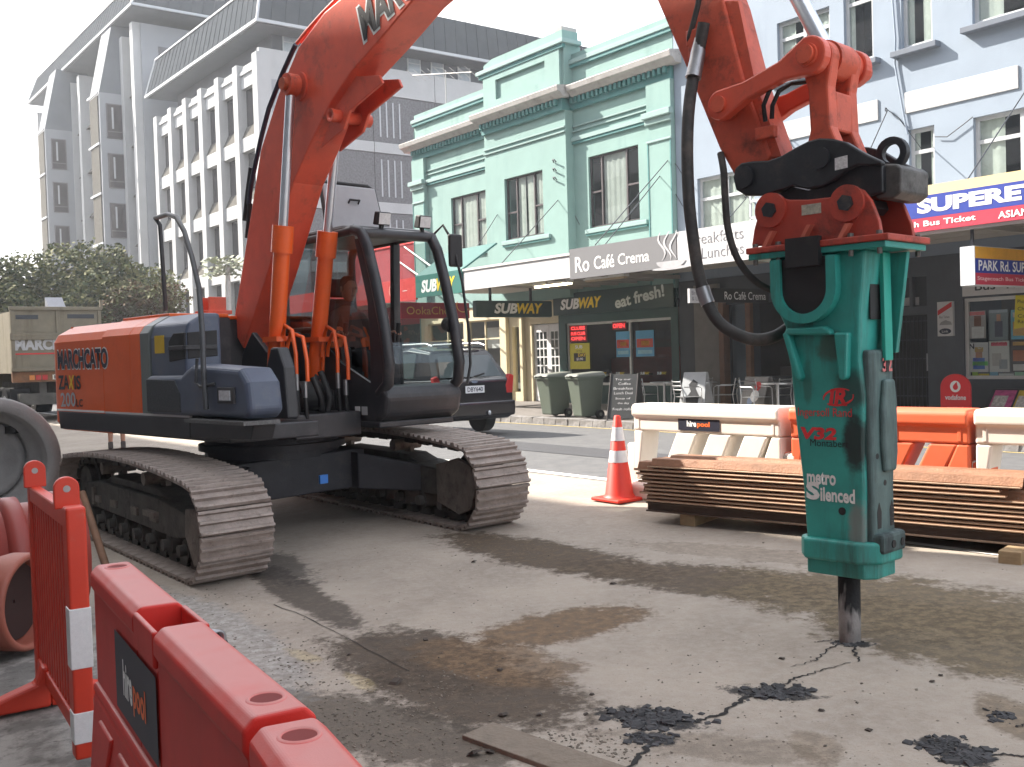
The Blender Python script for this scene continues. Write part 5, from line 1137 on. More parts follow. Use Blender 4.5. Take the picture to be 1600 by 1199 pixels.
bmr = M('dark_rust', (.085, .052, .035), .8, .1, .3, 5, .2, 50)
t_ = thing('steel_beam', 'dark rusty steel channel lying under the stack of trench sheets', 'beam', (oS.x + .1, oS.y, zg + .1), rotS)
MB().prism([(oS.y + .02, zg + .112), (oS.y + .60, zg + .112), (oS.y + .60, zg + .197), (oS.y + .02, zg + .197), (oS.y + .02, zg + .185), (oS.y + .585, zg + .185), (oS.y + .585, zg + .124), (oS.y + .02, zg + .124)], oS.x + .12, oS.x + Lp, 'x').prism([(oS.y + .05, zg + .124), (oS.y + .065, zg + .124), (oS.y + .065, zg + .185), (oS.y + .05, zg + .185)], oS.x + .12, oS.x + Lp, 'x').build('beam_body', bmr, parent=t_)
for k, (x, lab) in enumerate(((.45, 'timber bearer under the rusty steel stack next to the traffic cone'), (3.18, 'pale timber block sticking out from under the stack near the breaker chisel'))):
    y0 = oS.y - (.20 if k else -.06); o = MB().box((oS.x + x, y0, zg + .002 - (.01 if k else 0)), (oS.x + x + .15, oS.y + .7, zg + .108)).build('timber_bearer', wood, origin=(oS.x + x, y0, zg), rot=rotS, bevel=.006); tag(o, lab, 'timber block')
# ================================================================ BUILDINGS across the street (street frame)
mint = M('mint_render', (.195, .315, .295), .8, 0, .07, 1.2, .12, 25, (.14, .24, .23), .36, 1.5, streak=True)
mint_w = M('mint_trim', (.23, .34, .33), .75, 0, .05, 3); mint_dk = M('green_trim_shade', (.06, .19, .19), .7, 0, .08, 3)  # dark green serves trim and the shade painted under mouldings
cornice_m = M('cornice_stone', (.36, .345, .335), .85, 0, .15, 4, .2, 40, (.15, .14, .13), .4, 3)
paleblue = M('pale_blue_render', (.235, .285, .35), .8, 0, .06, 1.0, .1, 25, (.18, .22, .28), .34, 1.2, streak=True)
blue_dk = M('blue_grey_trim', (.11, .13, .165), .7, 0, .08, 3); wframe = M('white_window_frame', (.42, .44, .46), .55, 0, .05)
brownframe = M('dark_window_frame', (.06, .05, .055), .55, 0, .1); curtain = M('net_curtain', (.66, .65, .62), .9, 0, .10, 6)
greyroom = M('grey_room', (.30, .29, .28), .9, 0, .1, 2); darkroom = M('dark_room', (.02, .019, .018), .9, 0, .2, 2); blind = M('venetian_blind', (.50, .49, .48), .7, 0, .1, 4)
soffit = M('awning_soffit', (.42, .40, .37), .8, 0, .06, 2); fascia_w = M('white_fascia', (.55, .55, .56), .6, 0, .03, 2)
dkgreen = M('dark_green_paint', (.012, .055, .048), .5, 0, .12, 3); cream = M('cream_paint', (.60, .53, .36), .7, 0, .05, 3); charcoal = M('charcoal_paint', (.045, .05, .06), .6, 0, .12, 3)
stonewall = M('grey_plaster', (.21, .195, .18), .85, 0, .12, 3, .1, 30)
def wall(name, u0, u1, z0, z1, D, holes, mat, parent, depth=.2, seam=True):
    """wall face with real openings: reveals go depth into the wall"""
    us = sorted({u0, u1} | {h[0] for h in holes} | {h[1] for h in holes}); zs = sorted({z0, z1} | {h[2] for h in holes} | {h[3] for h in holes})
    mb = MB()
    for i in range(len(us) - 1):
        for j in range(len(zs) - 1):
            uc, zc = (us[i] + us[i+1]) / 2, (zs[j] + zs[j+1]) / 2
            if any(h[0] < uc < h[1] and h[2] < zc < h[3] for h in holes): continue
            mb.quad((us[i], D, zs[j]), (us[i+1], D, zs[j]), (us[i+1], D, zs[j+1]), (us[i], D, zs[j+1]))
    for a, b, c, d in holes:
        E_ = D + depth
        mb.quad((a, D, c), (a, D, d), (a, E_, d), (a, E_, c)).quad((b, D, d), (b, D, c), (b, E_, c), (b, E_, d)).quad((a, D, d), (b, D, d), (b, E_, d), (a, E_, d)).quad((b, D, c), (a, D, c), (a, E_, c), (b, E_, c))
    return mb.build(name, mat, parent=parent)
def shell(parent, u0, u1, D, z1, depth, mat, name='building_shell', z0=0.0):
    mb = MB(); a = D + .22
    mb.quad((u0, D, z0), (u0, D, z1), (u0, D + depth, z1), (u0, D + depth, z0)).quad((u1, D, z0), (u1, D + depth, z0), (u1, D + depth, z1), (u1, D, z1)).quad((u0, D + depth, z0), (u0, D + depth, z1), (u1, D + depth, z1), (u1, D + depth, z0)).quad((u0, D, z1 - .35), (u1, D, z1 - .35), (u1, D + depth, z1 - .35), (u0, D + depth, z1 - .35))
    return mb.build(name, mat, parent=parent)
def window(parent, u0, u1, z0, z1, D, cols=((1, ()),), fm=None, cur=None, t=.05, room=None, gl=None):
    """frame with mullions and transoms; each pane and curtain a sub-part. D is the outer face of the frame"""
    fm = fm or wframe; mb = MB(); W_, H_ = u1 - u0, z1 - z0
    mb.box((u0, D, z0), (u0 + t, D + .07, z1)).box((u1 - t, D, z0), (u1, D + .07, z1)).box((u0 + t, D, z0), (u1 - t, D + .07, z0 + t)).box((u0 + t, D, z1 - t), (u1 - t, D + .07, z1))
    tot = sum(c[0] for c in cols); x = u0; cells = []
    for k, (fr_, trs) in enumerate(cols):
        xe = x + W_ * fr_ / tot
        a = x + (t if k == 0 else t/2); b = xe - (t if k == len(cols) - 1 else t/2)
        if k < len(cols) - 1: mb.box((xe - t/2, D - .004, z0 + t), (xe + t/2, D + .066, z1 - t))
        zz = [z0 + t] + [z0 + H_ * q for q in trs] + [z1 - t]
        for q in trs: mb.box((a, D + .003, z0 + H_*q - t/2), (b, D + .06, z0 + H_*q + t/2))
        for i in range(len(zz) - 1): cells.append((a, b, zz[i], zz[i+1]))
        x = xe
    w = mb.build('window', fm, parent=parent)
    for i, (a, b, c, d) in enumerate(cells): MB().quad((a, D + .03, c), (b, D + .03, c), (b, D + .03, d), (a, D + .03, d)).build('window_pane', gl or glass, parent=w)
    if cur:
        for a, b, m_ in cur:
            A, B = u0 + W_*a, u0 + W_*b; n = max(4, int((B - A) / .07)); v = []
            for i in range(n + 1):
                x = A + (B - A) * i / n; y = D + .065 + .016 * math.sin(i * 2.1) ; v += [(x, y, z0 + .02), (x, y, z1 - .02)]
            MB().add(v, [(2*i, 2*i+2, 2*i+3, 2*i+1) for i in range(n)], True).build('curtain', m_, parent=w)
    if room is not None:
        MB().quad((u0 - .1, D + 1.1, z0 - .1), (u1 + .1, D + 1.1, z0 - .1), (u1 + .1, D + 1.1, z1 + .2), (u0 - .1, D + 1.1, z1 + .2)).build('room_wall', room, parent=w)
    return w
def ftext(s, u, D, z, w, h, mat, parent, **k): return text(s, w, h, axes((u, D, z), (1, 0, 0), (0, 0, 1)), mat, parent, **k)
def ptext(s, u, D, z, w, h, mat, parent, **k): return text(s, w, h, axes((u, D, z), (0, 1, 0), (0, 0, 1)), mat, parent, **k)
def rods(mb, a, b, r=.014): mb.tube([a, b], r, 6)

# ---------------------------------------------------------------- mint green building
Bm = thing('shop_building', 'mint green two storey building with stepped parapet above the cafe and sandwich shop', 'building', (-25.5, FD, PAV_Z))
U0, U1 = -32.05, -19.05
wins = [(-29.75, -27.68, 5.28, 7.15), (-26.22, -24.28, 5.30, 7.24), (-22.52, -20.44, 5.27, 7.33)]
wall('facade_wall', U0, U1, 3.3, 8.80, FD, wins, mint, Bm)
shell(Bm, U0, U1, FD, 9.9, 14, mint)
BU0, BU1, BP = -27.25, -23.15, FD - .30
# projecting bay framing the middle window
wall('bay_wall', BU0, BU1, 3.3, 8.80, BP, [wins[1]], mint, Bm, depth=.30)
MB().quad((BU0, BP, 3.3), (BU0, BP, 8.8), (BU0, FD, 8.8), (BU0, FD, 3.3)).build('bay_return', mint, parent=Bm)
MB().quad((BU1, BP, 8.8), (BU1, BP, 3.3), (BU1, FD, 3.3), (BU1, FD, 8.8)).build('bay_return', mint, parent=Bm)
three = lambda a: ((.27, (.46,)), (.46, ()), (.27, (.46,)))
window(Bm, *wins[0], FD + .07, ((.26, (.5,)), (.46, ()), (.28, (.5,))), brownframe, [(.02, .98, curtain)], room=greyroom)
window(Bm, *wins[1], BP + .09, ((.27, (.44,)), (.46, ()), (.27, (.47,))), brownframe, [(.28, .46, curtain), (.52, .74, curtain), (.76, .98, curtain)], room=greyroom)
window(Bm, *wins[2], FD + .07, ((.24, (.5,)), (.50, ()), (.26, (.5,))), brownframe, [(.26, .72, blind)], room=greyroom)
for (a, b, c, d), D in zip(wins, (FD, BP, FD)): MB().box((a - .12, D - .10, c - .16), (b + .35, D - .002, c - .04)).build('sill', mint_w, parent=Bm, bevel=.012); MB().box((a - .10, D - .07, c - .22), (b + .33, D - .002, c - .162)).build('shade_fillet', mint_dk, parent=Bm)  # dark strip below each sill is its shade, painted
# end pilasters with caps
for a, b in ((U0, -31.25), (-19.95, U1)):
    MB().box((a, FD - .14, 3.3), (b, FD - .002, 8.80)).build('pilaster', mint, parent=Bm)
    MB().box((a - .06, FD - .30, 7.86), (b + .10, FD - .145, 8.02)).box((a - .02, FD - .22, 7.70), (b + .05, FD - .145, 7.86)).box((a - .0, FD - .18, 7.22), (b + .02, FD - .145, 7.28)).each('pilaster_cap', mint_w, parent=Bm, bevel=.015)
    MB().box((a + .01, FD - .155, 3.4), (a + .05, FD - .141, 7.2)).box((b - .05, FD - .155, 3.4), (b - .01, FD - .141, 7.2)).each('pilaster_edge', mint_dk, parent=Bm)
# string courses
st_ = MB()
for a, b, D in ((-31.24, BU0 - .004, FD), (BU0, BU1, BP), (BU1 + .004, -19.96, FD)):
    if D == FD: st_.box((a, D - .10, 7.88), (b, D - .002, 8.0))
    st_.box((a, D - .05, 8.16), (b, D - .002, 8.20)).box((a, D - .05, 8.30), (b, D - .002, 8.34))
st_.build('string_course', mint_w, parent=Bm)
for a, b in ((-31.24, BU0 - .004), (BU1 + .004, -19.96)): MB().box((a, FD - .07, 7.80), (b, FD - .002, 7.878)).build('shade_fillet', mint_dk, parent=Bm)  # painted shade line under the string course
# main cornice with dentils; steps out over the bay
co = MB()
for a, b, D in ((U0 - .35, BU0 - .20, FD), (BU0 - .19, BU1 + .19, BP), (BU1 + .20, U1 + .30, FD)):
    co.prism([(D + .02, 9.14), (D - .22, 9.14), (D - .32, 9.25), (D - .42, 9.28), (D - .45, 9.41), (D - .43, 9.44), (D + .02, 9.50)], a, b, 'x')
co.build('cornice', cornice_m, parent=Bm)
MB().box((U0, FD - .10, 8.80), (BU0 - .004, FD + .2, 9.136)).box((BU0, BP - .10, 8.80), (BU1, BP + .2, 9.136)).box((BU1 + .004, FD - .10, 8.80), (U1, FD + .2, 9.136)).each('frieze', mint_dk, parent=Bm)
de = MB(); u = U0 + .06
while u < U1 - .12:
    D = BP if BU0 < u < BU1 - .1 else FD; de.box((u, D - .20, 8.97), (u + .10, D - .102, 9.13)); u += .19
tag(de.build('dentil_band', mint_dk, parent=Bm), kind='stuff')
# parapets
def parapet(a, b, z1, D, cap):
    MB().box((a, D + .02, 9.48), (b, D + .34, z1)).build('parapet', mint, parent=Bm)
    MB().box((a - .05, D - .11, cap), (b + .05, D + .018, cap + .13)).build('parapet_moulding', mint_w, parent=Bm, bevel=.012)
    MB().box((a - .02, D - .075, cap - .10), (b + .02, D + .018, cap - .002)).build('shade_fillet', mint_dk, parent=Bm)  # dark strip paints the shade under the parapet moulding
parapet(U0 + .02, BU0, 10.46, FD, 10.14); parapet(BU1, U1 - .02, 10.46, FD, 10.14)
MB().box((BU0 + .003, BP + .02, 9.48), (BU1 - .003, FD + .36, 10.72)).build('parapet', mint, parent=Bm)
MB().prism([(BU0 + .06, 10.74), (BU1 - .06, 10.74), (BU1 - .06, 11.16), (BU0 + .5, 11.16), (BU0 + .06, 11.04)], BP + .02, FD + .33).build('parapet_crown', mint, parent=Bm)
MB().box((BU0 - .16, BP - .16, 10.725), (BU1 + .16, FD + .3, 10.85)).build('parapet_moulding', mint_w, parent=Bm, bevel=.015)
MB().box((BU0 - .08, BP - .10, 10.61), (BU1 + .08, BP + .018, 10.722)).build('shade_fillet', mint_dk, parent=Bm)  # shade below the bay moulding, painted as a dark strip
MB().box((-23.55, BP + .02, 11.162), (-23.22, FD + .3, 11.27)).build('parapet_block', cornice_m, parent=Bm)
fp = MB()      # raised border leaves a sunk panel on the bay parapet
a, b, c, d = -26.45, -23.95, 9.80, 10.42
for q in ((BU0 + .12, a, 9.52, 10.64), (b, BU1 - .12, 9.52, 10.64)): fp.box((q[0], BP - .07, q[2]), (q[1], BP + .018, q[3]))
fp.box((a, BP - .07, 9.52), (b, BP + .018, c)).box((a, BP - .07, d), (b, BP + .018, 10.64)); fp.build('panel_border', mint, parent=Bm)
MB().box((-25.05, BP - .03, 4.38), (-24.95, BP - .002, 4.50)).build('air_vent', charcoal, parent=Bm)
for k in range(3): 
    z = 7.35 - k*.26; MB().tube([(BU1 - .55, BP - .02, z), (BU1 - .48, BP - .12, z + .06), (BU1 - .38, BP - .14, z + .04), (BU1 - .34, BP - .10, z - .04)], .02, 6).build('wire_bracket', charcoal, parent=Bm)
# awning over the pavement
AF = 15.7
def awning(parent, u0, u1, zb, zt, mat, name='awning'):
    aw = MB().box((u0, AF + .03, zb + .28), (u1, FD - .01, zb + .36)).build(name, soffit, parent=parent)
    MB().box((u0, AF - .02, zb), (u1, AF + .028, zt)).build('awning_fascia', mat, parent=parent)
    MB().box((u0, AF - .05, zt + .002), (u1, AF + .10, zt + .06)).build('gutter', M('gutter_pale', (.62, .60, .58), .6, 0, .08, 4), parent=parent)
    for k in range(5):
        D = AF + .35 + k * .8; MB().box((u0, D, zb + .20), (u1, D + .05, zb + .278)).build('soffit_batten', soffit, parent=parent)
    for u in [u0 + .02 + i * (u1 - u0 - .1) / 5 for i in range(6)]: MB().box((u, AF + .03, zb + .10), (u + .06, FD - .02, zb + .197)).build('awning_beam', soffit, parent=parent)
    return aw
awning(Bm, -22.95, U1 + .0, 3.43, 3.95, fascia_w)
# left bay of the mint building: green awning end with the sandwich-shop board
awn2 = MB().box((-26.5, AF + .03, 3.62), (-23.0, FD - .01, 3.70)).build('awning', soffit, parent=Bm)
stays = MB(); eye = MB()
def stay(pa, pb_, Da=FD - .03, Db=AF + .15):
    a, b = FP(*pa, Da), FP(*pb_, Db); stays.tube([tuple(a), tuple(b)], .013, 6)
    eye.lathe([(.03, -.012), (.05, 0), (.03, .012)], (a.x, a.y - .06, a.z), (1, 0, 0), 10)
    stays.tube([(a.x, a.y, a.z), (a.x + .25, FD - .02, a.z - .22), (a.x + .75, FD - .02, a.z - .95)], .009, 5)
stay((780, 331), (727, 415)); stay((878, 306), (772, 425)); stay((1046, 248), (930, 383)); stay((1033, 273), (945, 383))
stays.each('awning_stay', charcoal, parent=Bm); eye.each('eye_bolt', charcoal, parent=Bm)
# ---- ground floor: doors and shop fronts
gf = MB()
wall('shopfront_wall', -24.02, U1 - .0, PAV_Z, 3.45, FD - .05, [(-23.70, -19.32, .70, 2.54)], dkgreen, Bm, depth=.25)
window(Bm, -23.70, -19.32, .70, 2.54, FD + .02, ((.62, ()), (.38, ())), M('aluminium_frame', (.62, .62, .60), .45, .3, .08), t=.07, gl=shopglass)
# inside the sandwich shop
shopred = M('shop_wall_red', (.20, .03, .022), .8, 0, .2, 2); 
RM = MB().box((-23.9, FD + 3.2, PAV_Z), (-19.2, FD + 3.3, 3.2)).build('shop_back_wall', M('shop_wall_brown', (.10, .055, .035), .8, 0, .3, 2), parent=Bm)
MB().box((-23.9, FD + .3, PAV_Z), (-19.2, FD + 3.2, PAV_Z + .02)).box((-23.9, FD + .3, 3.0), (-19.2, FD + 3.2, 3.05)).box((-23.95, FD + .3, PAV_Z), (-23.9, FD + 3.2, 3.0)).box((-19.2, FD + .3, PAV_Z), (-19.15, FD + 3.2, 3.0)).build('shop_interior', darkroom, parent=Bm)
MB().box((-23.4, FD + 1.5, PAV_Z + .02), (-20.3, FD + 2.1, 1.45)).box((-23.3, FD + 1.6, 1.46), (-20.6, FD + 2.0, 1.75)).build('shop_counter', shopred, parent=Bm)
MB().box((-23.6, FD + .45, .95), (-21.0, FD + .9, 1.02)).build('window_bench', M('bench_brown', (.12, .06, .035), .6, 0, .2, 3), parent=Bm)
def poster(u0, u1, z0, z1, D, base, blocks, name='poster', par=None):
    lift = (lambda c: tuple(min(.85, x * 1.55) for x in c)) if name in ('cover', 'card') else (lambda c: c)
    base = lift(base); blocks = [q[:4] + (lift(q[4]),) for q in blocks]
    p = MB().box((u0, D, z0), (u1, D + .004, z1)).build(name, M('poster_' + '_'.join(str(int(c*100)) for c in base), base, .6, 0, .04, 6), parent=par)
    for a, b, c, d, colr in blocks:
        MB().quad((u0 + (u1-u0)*a, D - .002, z0 + (z1-z0)*c), (u0 + (u1-u0)*b, D - .002, z0 + (z1-z0)*c), (u0 + (u1-u0)*b, D - .002, z0 + (z1-z0)*d), (u0 + (u1-u0)*a, D - .002, z0 + (z1-z0)*d)).build('print_block', M('print_' + '_'.join(str(int(x*100)) for x in colr), colr, .6, 0, .1, 12), parent=p)
    return p
PD = FD + .012
neon = M('neon_sign', (.6, .02, .02), .5, 0, .1, 20, emit=(1, .05, .05), estr=.8)
p = MB().box((-23.60, PD, 1.98), (-22.80, PD + .01, 2.48)).build('neon_panel', M('neon_back', (.25, .01, .01), .6, 0, .1), parent=Bm)
for z, s in ((2.34, 'CLUBS'), (2.18, 'SUB CLUB'), (2.03, 'OPEN')): ftext(s, -23.52, PD - .004, z, .64, .10, neon, Bm, bold=.02)
yp = poster(-23.60, -22.70, 1.17, 1.94, PD, (.62, .56, .04), [(.2, .8, .30, .62, (.015, .015, .012))], par=Bm)
ftext('SUB', -23.35, PD - .004, 1.78, .34, .10, ltr_w, Bm, bold=.03); ftext('OF THE', -23.30, PD - .004, 1.68, .26, .05, ltr_k, Bm); ftext('DAY', -23.22, PD - .004, 1.54, .36, .10, ltr_y, Bm, bold=.03); ftext('$3.90', -23.3, PD - .005, 1.42, .3, .09, ltr_w, Bm, bold=.03)
p = MB().box((-21.70, PD, 2.28), (-21.12, PD + .006, 2.50)).build('open_sign', M('neon_back', (.25, .01, .01), .6), parent=Bm); ftext('OPEN', -21.66, PD - .004, 2.33, .48, .12, neon, Bm, bold=.02)
for u in (-21.55, -20.75): poster(u, u + .56 + (.15 if u > -21 else 0), 1.50, 2.22, PD + (0 if u < -21 else .004), (.10, .36, .62), [(.05, .95, .35, .68, (.55, .06, .03)), (.3, .75, .42, .60, (.75, .40, .02)), (.1, .9, .1, .25, (.3, .55, .7))], par=Bm)
for u in (-23.0, -22.35, -21.6, -20.6, -19.95): ftext('SUB', u, PD, 1.0, .17, .075, ltr_w, Bm, bold=.03, shear=.2); ftext('WAY', u + .17, PD, 1.0, .19, .075, ltr_y, Bm, bold=.03, shear=.2)
# pale double door with glazed lights
DU0, DU1 = -25.58, -24.06
wall('door_surround', -26.75, -24.022, PAV_Z, 3.45, FD + .12, [(DU0, DU1, PAV_Z, 2.60), (-26.62, -26.10, .45, 2.55)], cream, Bm, depth=.2)
doorm = M('door_white', (.66, .67, .68), .5, 0, .05, 3)
for k, (a, b) in enumerate(((DU0 + .02, (DU0 + DU1)/2 - .005), ((DU0 + DU1)/2 + .005, DU1 - .02))):
    mb = MB(); rows, cols_ = 5, 3; z0, z1 = 1.02, 2.36; w = (b - a - .16) / cols_; h = (z1 - z0) / rows
    cells = [(a + .08 + i*w + .02, a + .08 + (i+1)*w - .02, z0 + j*h + .02, z0 + (j+1)*h - .02) for i in range(cols_) for j in range(rows)]
    us = sorted({a, b} | {c[0] for c in cells} | {c[1] for c in cells}); zs = sorted({PAV_Z + .02, 2.58} | {c[2] for c in cells} | {c[3] for c in cells})
    for i in range(len(us)-1):
        for j in range(len(zs)-1):
            uc, zc = (us[i]+us[i+1])/2, (zs[j]+zs[j+1])/2
            if any(c[0] < uc < c[1] and c[2] < zc < c[3] for c in cells): continue
            mb.box((us[i], FD + .20, zs[j]), (us[i+1], FD + .245, zs[j+1]))
    d_ = mb.build('door', doorm, parent=Bm)
    for c in cells: MB().quad((c[0], FD + .225, c[2]), (c[1], FD + .225, c[2]), (c[1], FD + .225, c[3]), (c[0], FD + .225, c[3])).build('door_pane', glass, parent=d_)
    MB().box((a + .1, FD + .19, .32), (b - .1, FD + .199, .86)).build('door_panel', doorm, parent=d_, bevel=.01)
MB().cyl(((DU0 + DU1)/2 + .06, FD + .13, 1.15), ((DU0 + DU1)/2 + .06, FD + .2, 1.15), .025, n=12).build('door_handle', steel, parent=Bm)
MB().box((-26.6, FD + 1.5, PAV_Z), (-24.05, FD + 1.55, 3.2)).build('hall_wall', greyroom, parent=Bm)
MB().quad((-26.62, FD + .25, .45), (-26.10, FD + .25, .45), (-26.10, FD + .25, 2.55), (-26.62, FD + .25, 2.55)).build('side_light', shopglass, parent=Bm)
MB().box((-26.40, FD + .27, .5), (-26.22, FD + .28, 1.85)).build('red_strip', ltr_r, parent=Bm)
for u in (-26.90, -26.05): MB().box((u, FD - .02, PAV_Z), (u + .14, FD + .118, 3.4)).build('shopfront_post', cream, parent=Bm, bevel=.01)
# restaurant front at the left
wall('shopfront_wall', U0, -26.92, PAV_Z, 3.45, FD + .05, [(-31.6, -29.3, .6, 2.85), (-29.1, -27.2, .6, 2.85)], cream, Bm, depth=.2)
window(Bm, -31.6, -29.3, .6, 2.85, FD + .15, ((1, (.72,)), (1, (.72,))), cream, room=greyroom, gl=shopglass); window(Bm, -29.1, -27.2, .6, 2.85, FD + .15, ((1, (.72,)), (1, (.72,))), cream, room=greyroom, gl=shopglass)
MB().box((-28.55, FD + .5, 1.9), (-27.8, FD + .51, 2.6)).build('wall_picture', white, parent=Bm)
# ---------------------------------------------------------------- signs
sgn_green = M('sign_green', (.016, .14, .12), .5, 0, .04, 3); sgn_dk = M('sign_dark_green', (.010, .040, .038), .4, 0, .08, 3); sgn_red = M('sign_red', (.62, .035, .035), .5, 0, .04); sgn_crim = M('sign_crimson', (.38, .012, .035), .5, 0, .05)
def subway(put, u, D, z, w, h, par):
    """two-tone italic lettering with arrow ticks"""
    put('SUB', u, D, z, w*.47, h, ltr_w, par, bold=.045, shear=.22); put('WAY', u + (w*.46 if put is ftext else 0), D + (w*.46 if put is ptext else 0), z, w*.54, h, ltr_y, par, bold=.045, shear=.22)
sb = thing('fascia_sign', 'green sandwich shop fascia board on the awning edge seen past the cab', 'sign', (-24.2, AF, 3.4))
MB().box((-25.36, AF - .06, 3.38), (-22.98, AF + .02, 4.0)).build('board', sgn_green, parent=sb); subway(ftext, -25.05, AF - .065, 3.50, 1.75, .36, sb)
MB().prism([(AF - .06, 4.002), (AF + .03, 4.002), (AF + 1.2, 4.75), (AF + 1.15, 4.78)], -25.36, -23.0, 'x').build('sign_hood', M('hood_green', (.03, .12, .11), .5, 0, .1), parent=sb)
rf = thing('fascia_sign', 'bright red restaurant fascia board adjoining the green sandwich shop board', 'sign', (-26.4, AF, 3.4))
MB().box((-28.9, AF - .05, 3.34), (-25.38, AF + .02, 3.98)).build('board', sgn_red, parent=rf); ftext('o', -28.0, AF - .055, 3.5, .25, .25, ltr_y, rf); ftext('o', -26.9, AF - .055, 3.45, .5, .45, M('sign_outline', (.8, .3, .25), .5), rf, bold=-.02)
MB().box((-26.1, AF - .055, 3.62), (-25.85, AF - .051, 3.64)).build('small_print', ltr_w, parent=rf)
rw_ = thing('shop_building', 'narrow crimson shop front with white diagonal rods adjoining the mint building', 'building', (-34, FD, PAV_Z))
MB().box((-37.5, FD + .1, PAV_Z), (-32.1, FD + 9, 6.0)).build('facade_wall', M('crimson_boards', (.33, .015, .03), .6, 0, .1, 3), parent=rw_)
MB().box((-37.5, FD + .06, 5.9), (-32.1, FD + .3, 6.06)).build('parapet_cap', sgn_red, parent=rw_)
MB().box((-37.5, FD + .06, PAV_Z), (-32.12, FD + .095, 2.9)).build('shop_window', M('dull_glass', (.05, .06, .06), .1, 0, .3, 2), parent=rw_)
mb = MB(); 
for pa, pb_ in (((632, 386), (684, 424)), ((622, 408), (656, 432))): mb.tube([tuple(FP(*pa, FD + .05)), tuple(FP(*pb_, AF + .1))], .03, 6)
mb.each('awning_rod', white, parent=rw_)
MB().box((-37.5, AF, 3.62), (-32.1, FD + .1, 3.7)).build('awning', soffit, parent=rw_)
MB().box((-37.5, AF - .05, 3.34), (-28.92, AF + .02, 3.98)).build('awning_fascia', sgn_red, parent=rw_)
hs_ = thing('hanging_sign', 'dark green hanging sandwich shop lightbox beneath the white awning fascia', 'sign', (-23.5, 17.7, 2.7))
MB().box((-23.62, 16.40, 2.73), (-23.40, 19.12, 3.20)).build('lightbox', sgn_dk, parent=hs_, bevel=.04, seg=3); subway(ptext, -23.395, 17.0, 2.83, 1.75, .30, hs_)
for D in (16.95, 18.4): MB().box((-23.54, D - .03, 3.19), (-23.48, D + .03, 3.62)).build('hanger', charcoal, parent=hs_)
hk = thing('hanging_sign', 'crimson hanging restaurant sign with gold lettering seen through the cab', 'sign', (-26.6, 17, 2.8))
MB().box((-26.66, 15.75, 2.84), (-26.50, 18.3, 3.32)).build('lightbox', sgn_crim, parent=hk, bevel=.015); ptext('OokaChoo', -26.495, 16.0, 2.96, 1.75, .24, M('gold_letter', (.75, .42, .10), .5), hk); 
rg = MB()
for i in range(18):
    t0, t1 = R(150 + 10*i), R(160 + 10*i); f_2 = lambda t, r: (-26.494, 18.05 + r*math.cos(t), 3.25 + r*.9*math.sin(t)); rg.quad(f_2(t0, .22), f_2(t1, .22), f_2(t1, .25), f_2(t0, .25))
rg.build('flourish', M('gold_letter', (.75, .42, .10), .5), parent=hk)
fs = thing('fascia_sign', 'dark green board over the shop window reading with slanted white slogan', 'sign', (-21.6, FD, 2.8)); fs['label'] = 'dark green board over the sandwich shop window with a slanted white slogan'
MB().box((-24.12, FD - .16, 2.80), (-19.10, FD - .052, 3.42)).build('board', sgn_dk, parent=fs); subway(ftext, -23.78, FD - .165, 2.95, 1.85, .32, fs)
text('eat fresh!', 1.95, .34, axes((-21.35, FD - .165, 2.86), (1, 0, .12), (-.0, 0, 1)), M('pale_letter', (.62, .66, .64), .5), fs, bold=.03)
rs = thing('fascia_sign', 'grey cafe fascia sign with white gothic lettering and a steaming cup', 'sign', (-16.7, AF, 3.4))
sg = M('sign_grey', (.17, .17, .18), .5, 0, .03, 2)
MB().box((-18.42, AF - .09, 3.38), (-14.98, AF + .0, 4.08)).build('board', sg, parent=rs)
ftext('Ro', -18.22, AF - .095, 3.52, .50, .36, ltr_w, rs, bold=.01); ftext('Café', -17.56, AF - .095, 3.54, .68, .30, ltr_w, rs, bold=.01); ftext('Crema', -16.76, AF - .095, 3.57, .98, .25, ltr_w, rs, bold=.01)
# cup and steam emblem
cup = MB(); c0 = (-15.15, 3.52); pl2 = [(c0[0] + .42*math.cos(R(t)), AF - .095, c0[1] + .16*math.sin(R(t))) for t in range(180, 361, 15)]
cup.quad(*pl2); cup.quad(*[(c0[0] + .55*math.cos(R(t)), AF - .094, c0[1] - .15 + .035*math.sin(R(t))) for t in range(0, 360, 20)])
cup.build('cup_emblem', M('cup_grey', (.42, .42, .44), .5), parent=rs)
for k in range(3):
    pp = [(c0[0] - .25 + .17*k + .10*math.sin(i*.75 + k), AF - .10, c0[1] + .02 + .075*i) for i in range(9)]; mb = MB()
    for i in range(8): w0, w1 = .032*math.sin(math.pi*(i+.3)/9), .032*math.sin(math.pi*(i+1.3)/9); mb.quad((pp[i][0]-w0, pp[i][1], pp[i][2]), (pp[i][0]+w0, pp[i][1], pp[i][2]), (pp[i+1][0]+w1, pp[i+1][1], pp[i+1][2]), (pp[i+1][0]-w1, pp[i+1][1], pp[i+1][2]))
    mb.build('steam_emblem', M('steam_grey', (.5, .5, .52), .5), parent=rs)
ls = thing('fascia_sign', 'white fascia sign offering breakfasts in grey serif letters behind the hanging hose', 'sign', (-14, AF, 3.4))
MB().box((-14.97, AF - .08, 3.36), (-12.4, AF + .0, 4.10)).build('board', fascia_w, parent=ls)
ltg = M('thin_grey_letter', (.16, .16, .18), .5); ftext('Breakfasts', -14.62, AF - .085, 3.78, 1.42, .22, ltg, ls, bold=-.008); ftext('& Lunches', -14.62, AF - .085, 3.48, 1.42, .22, ltg, ls, bold=-.008)

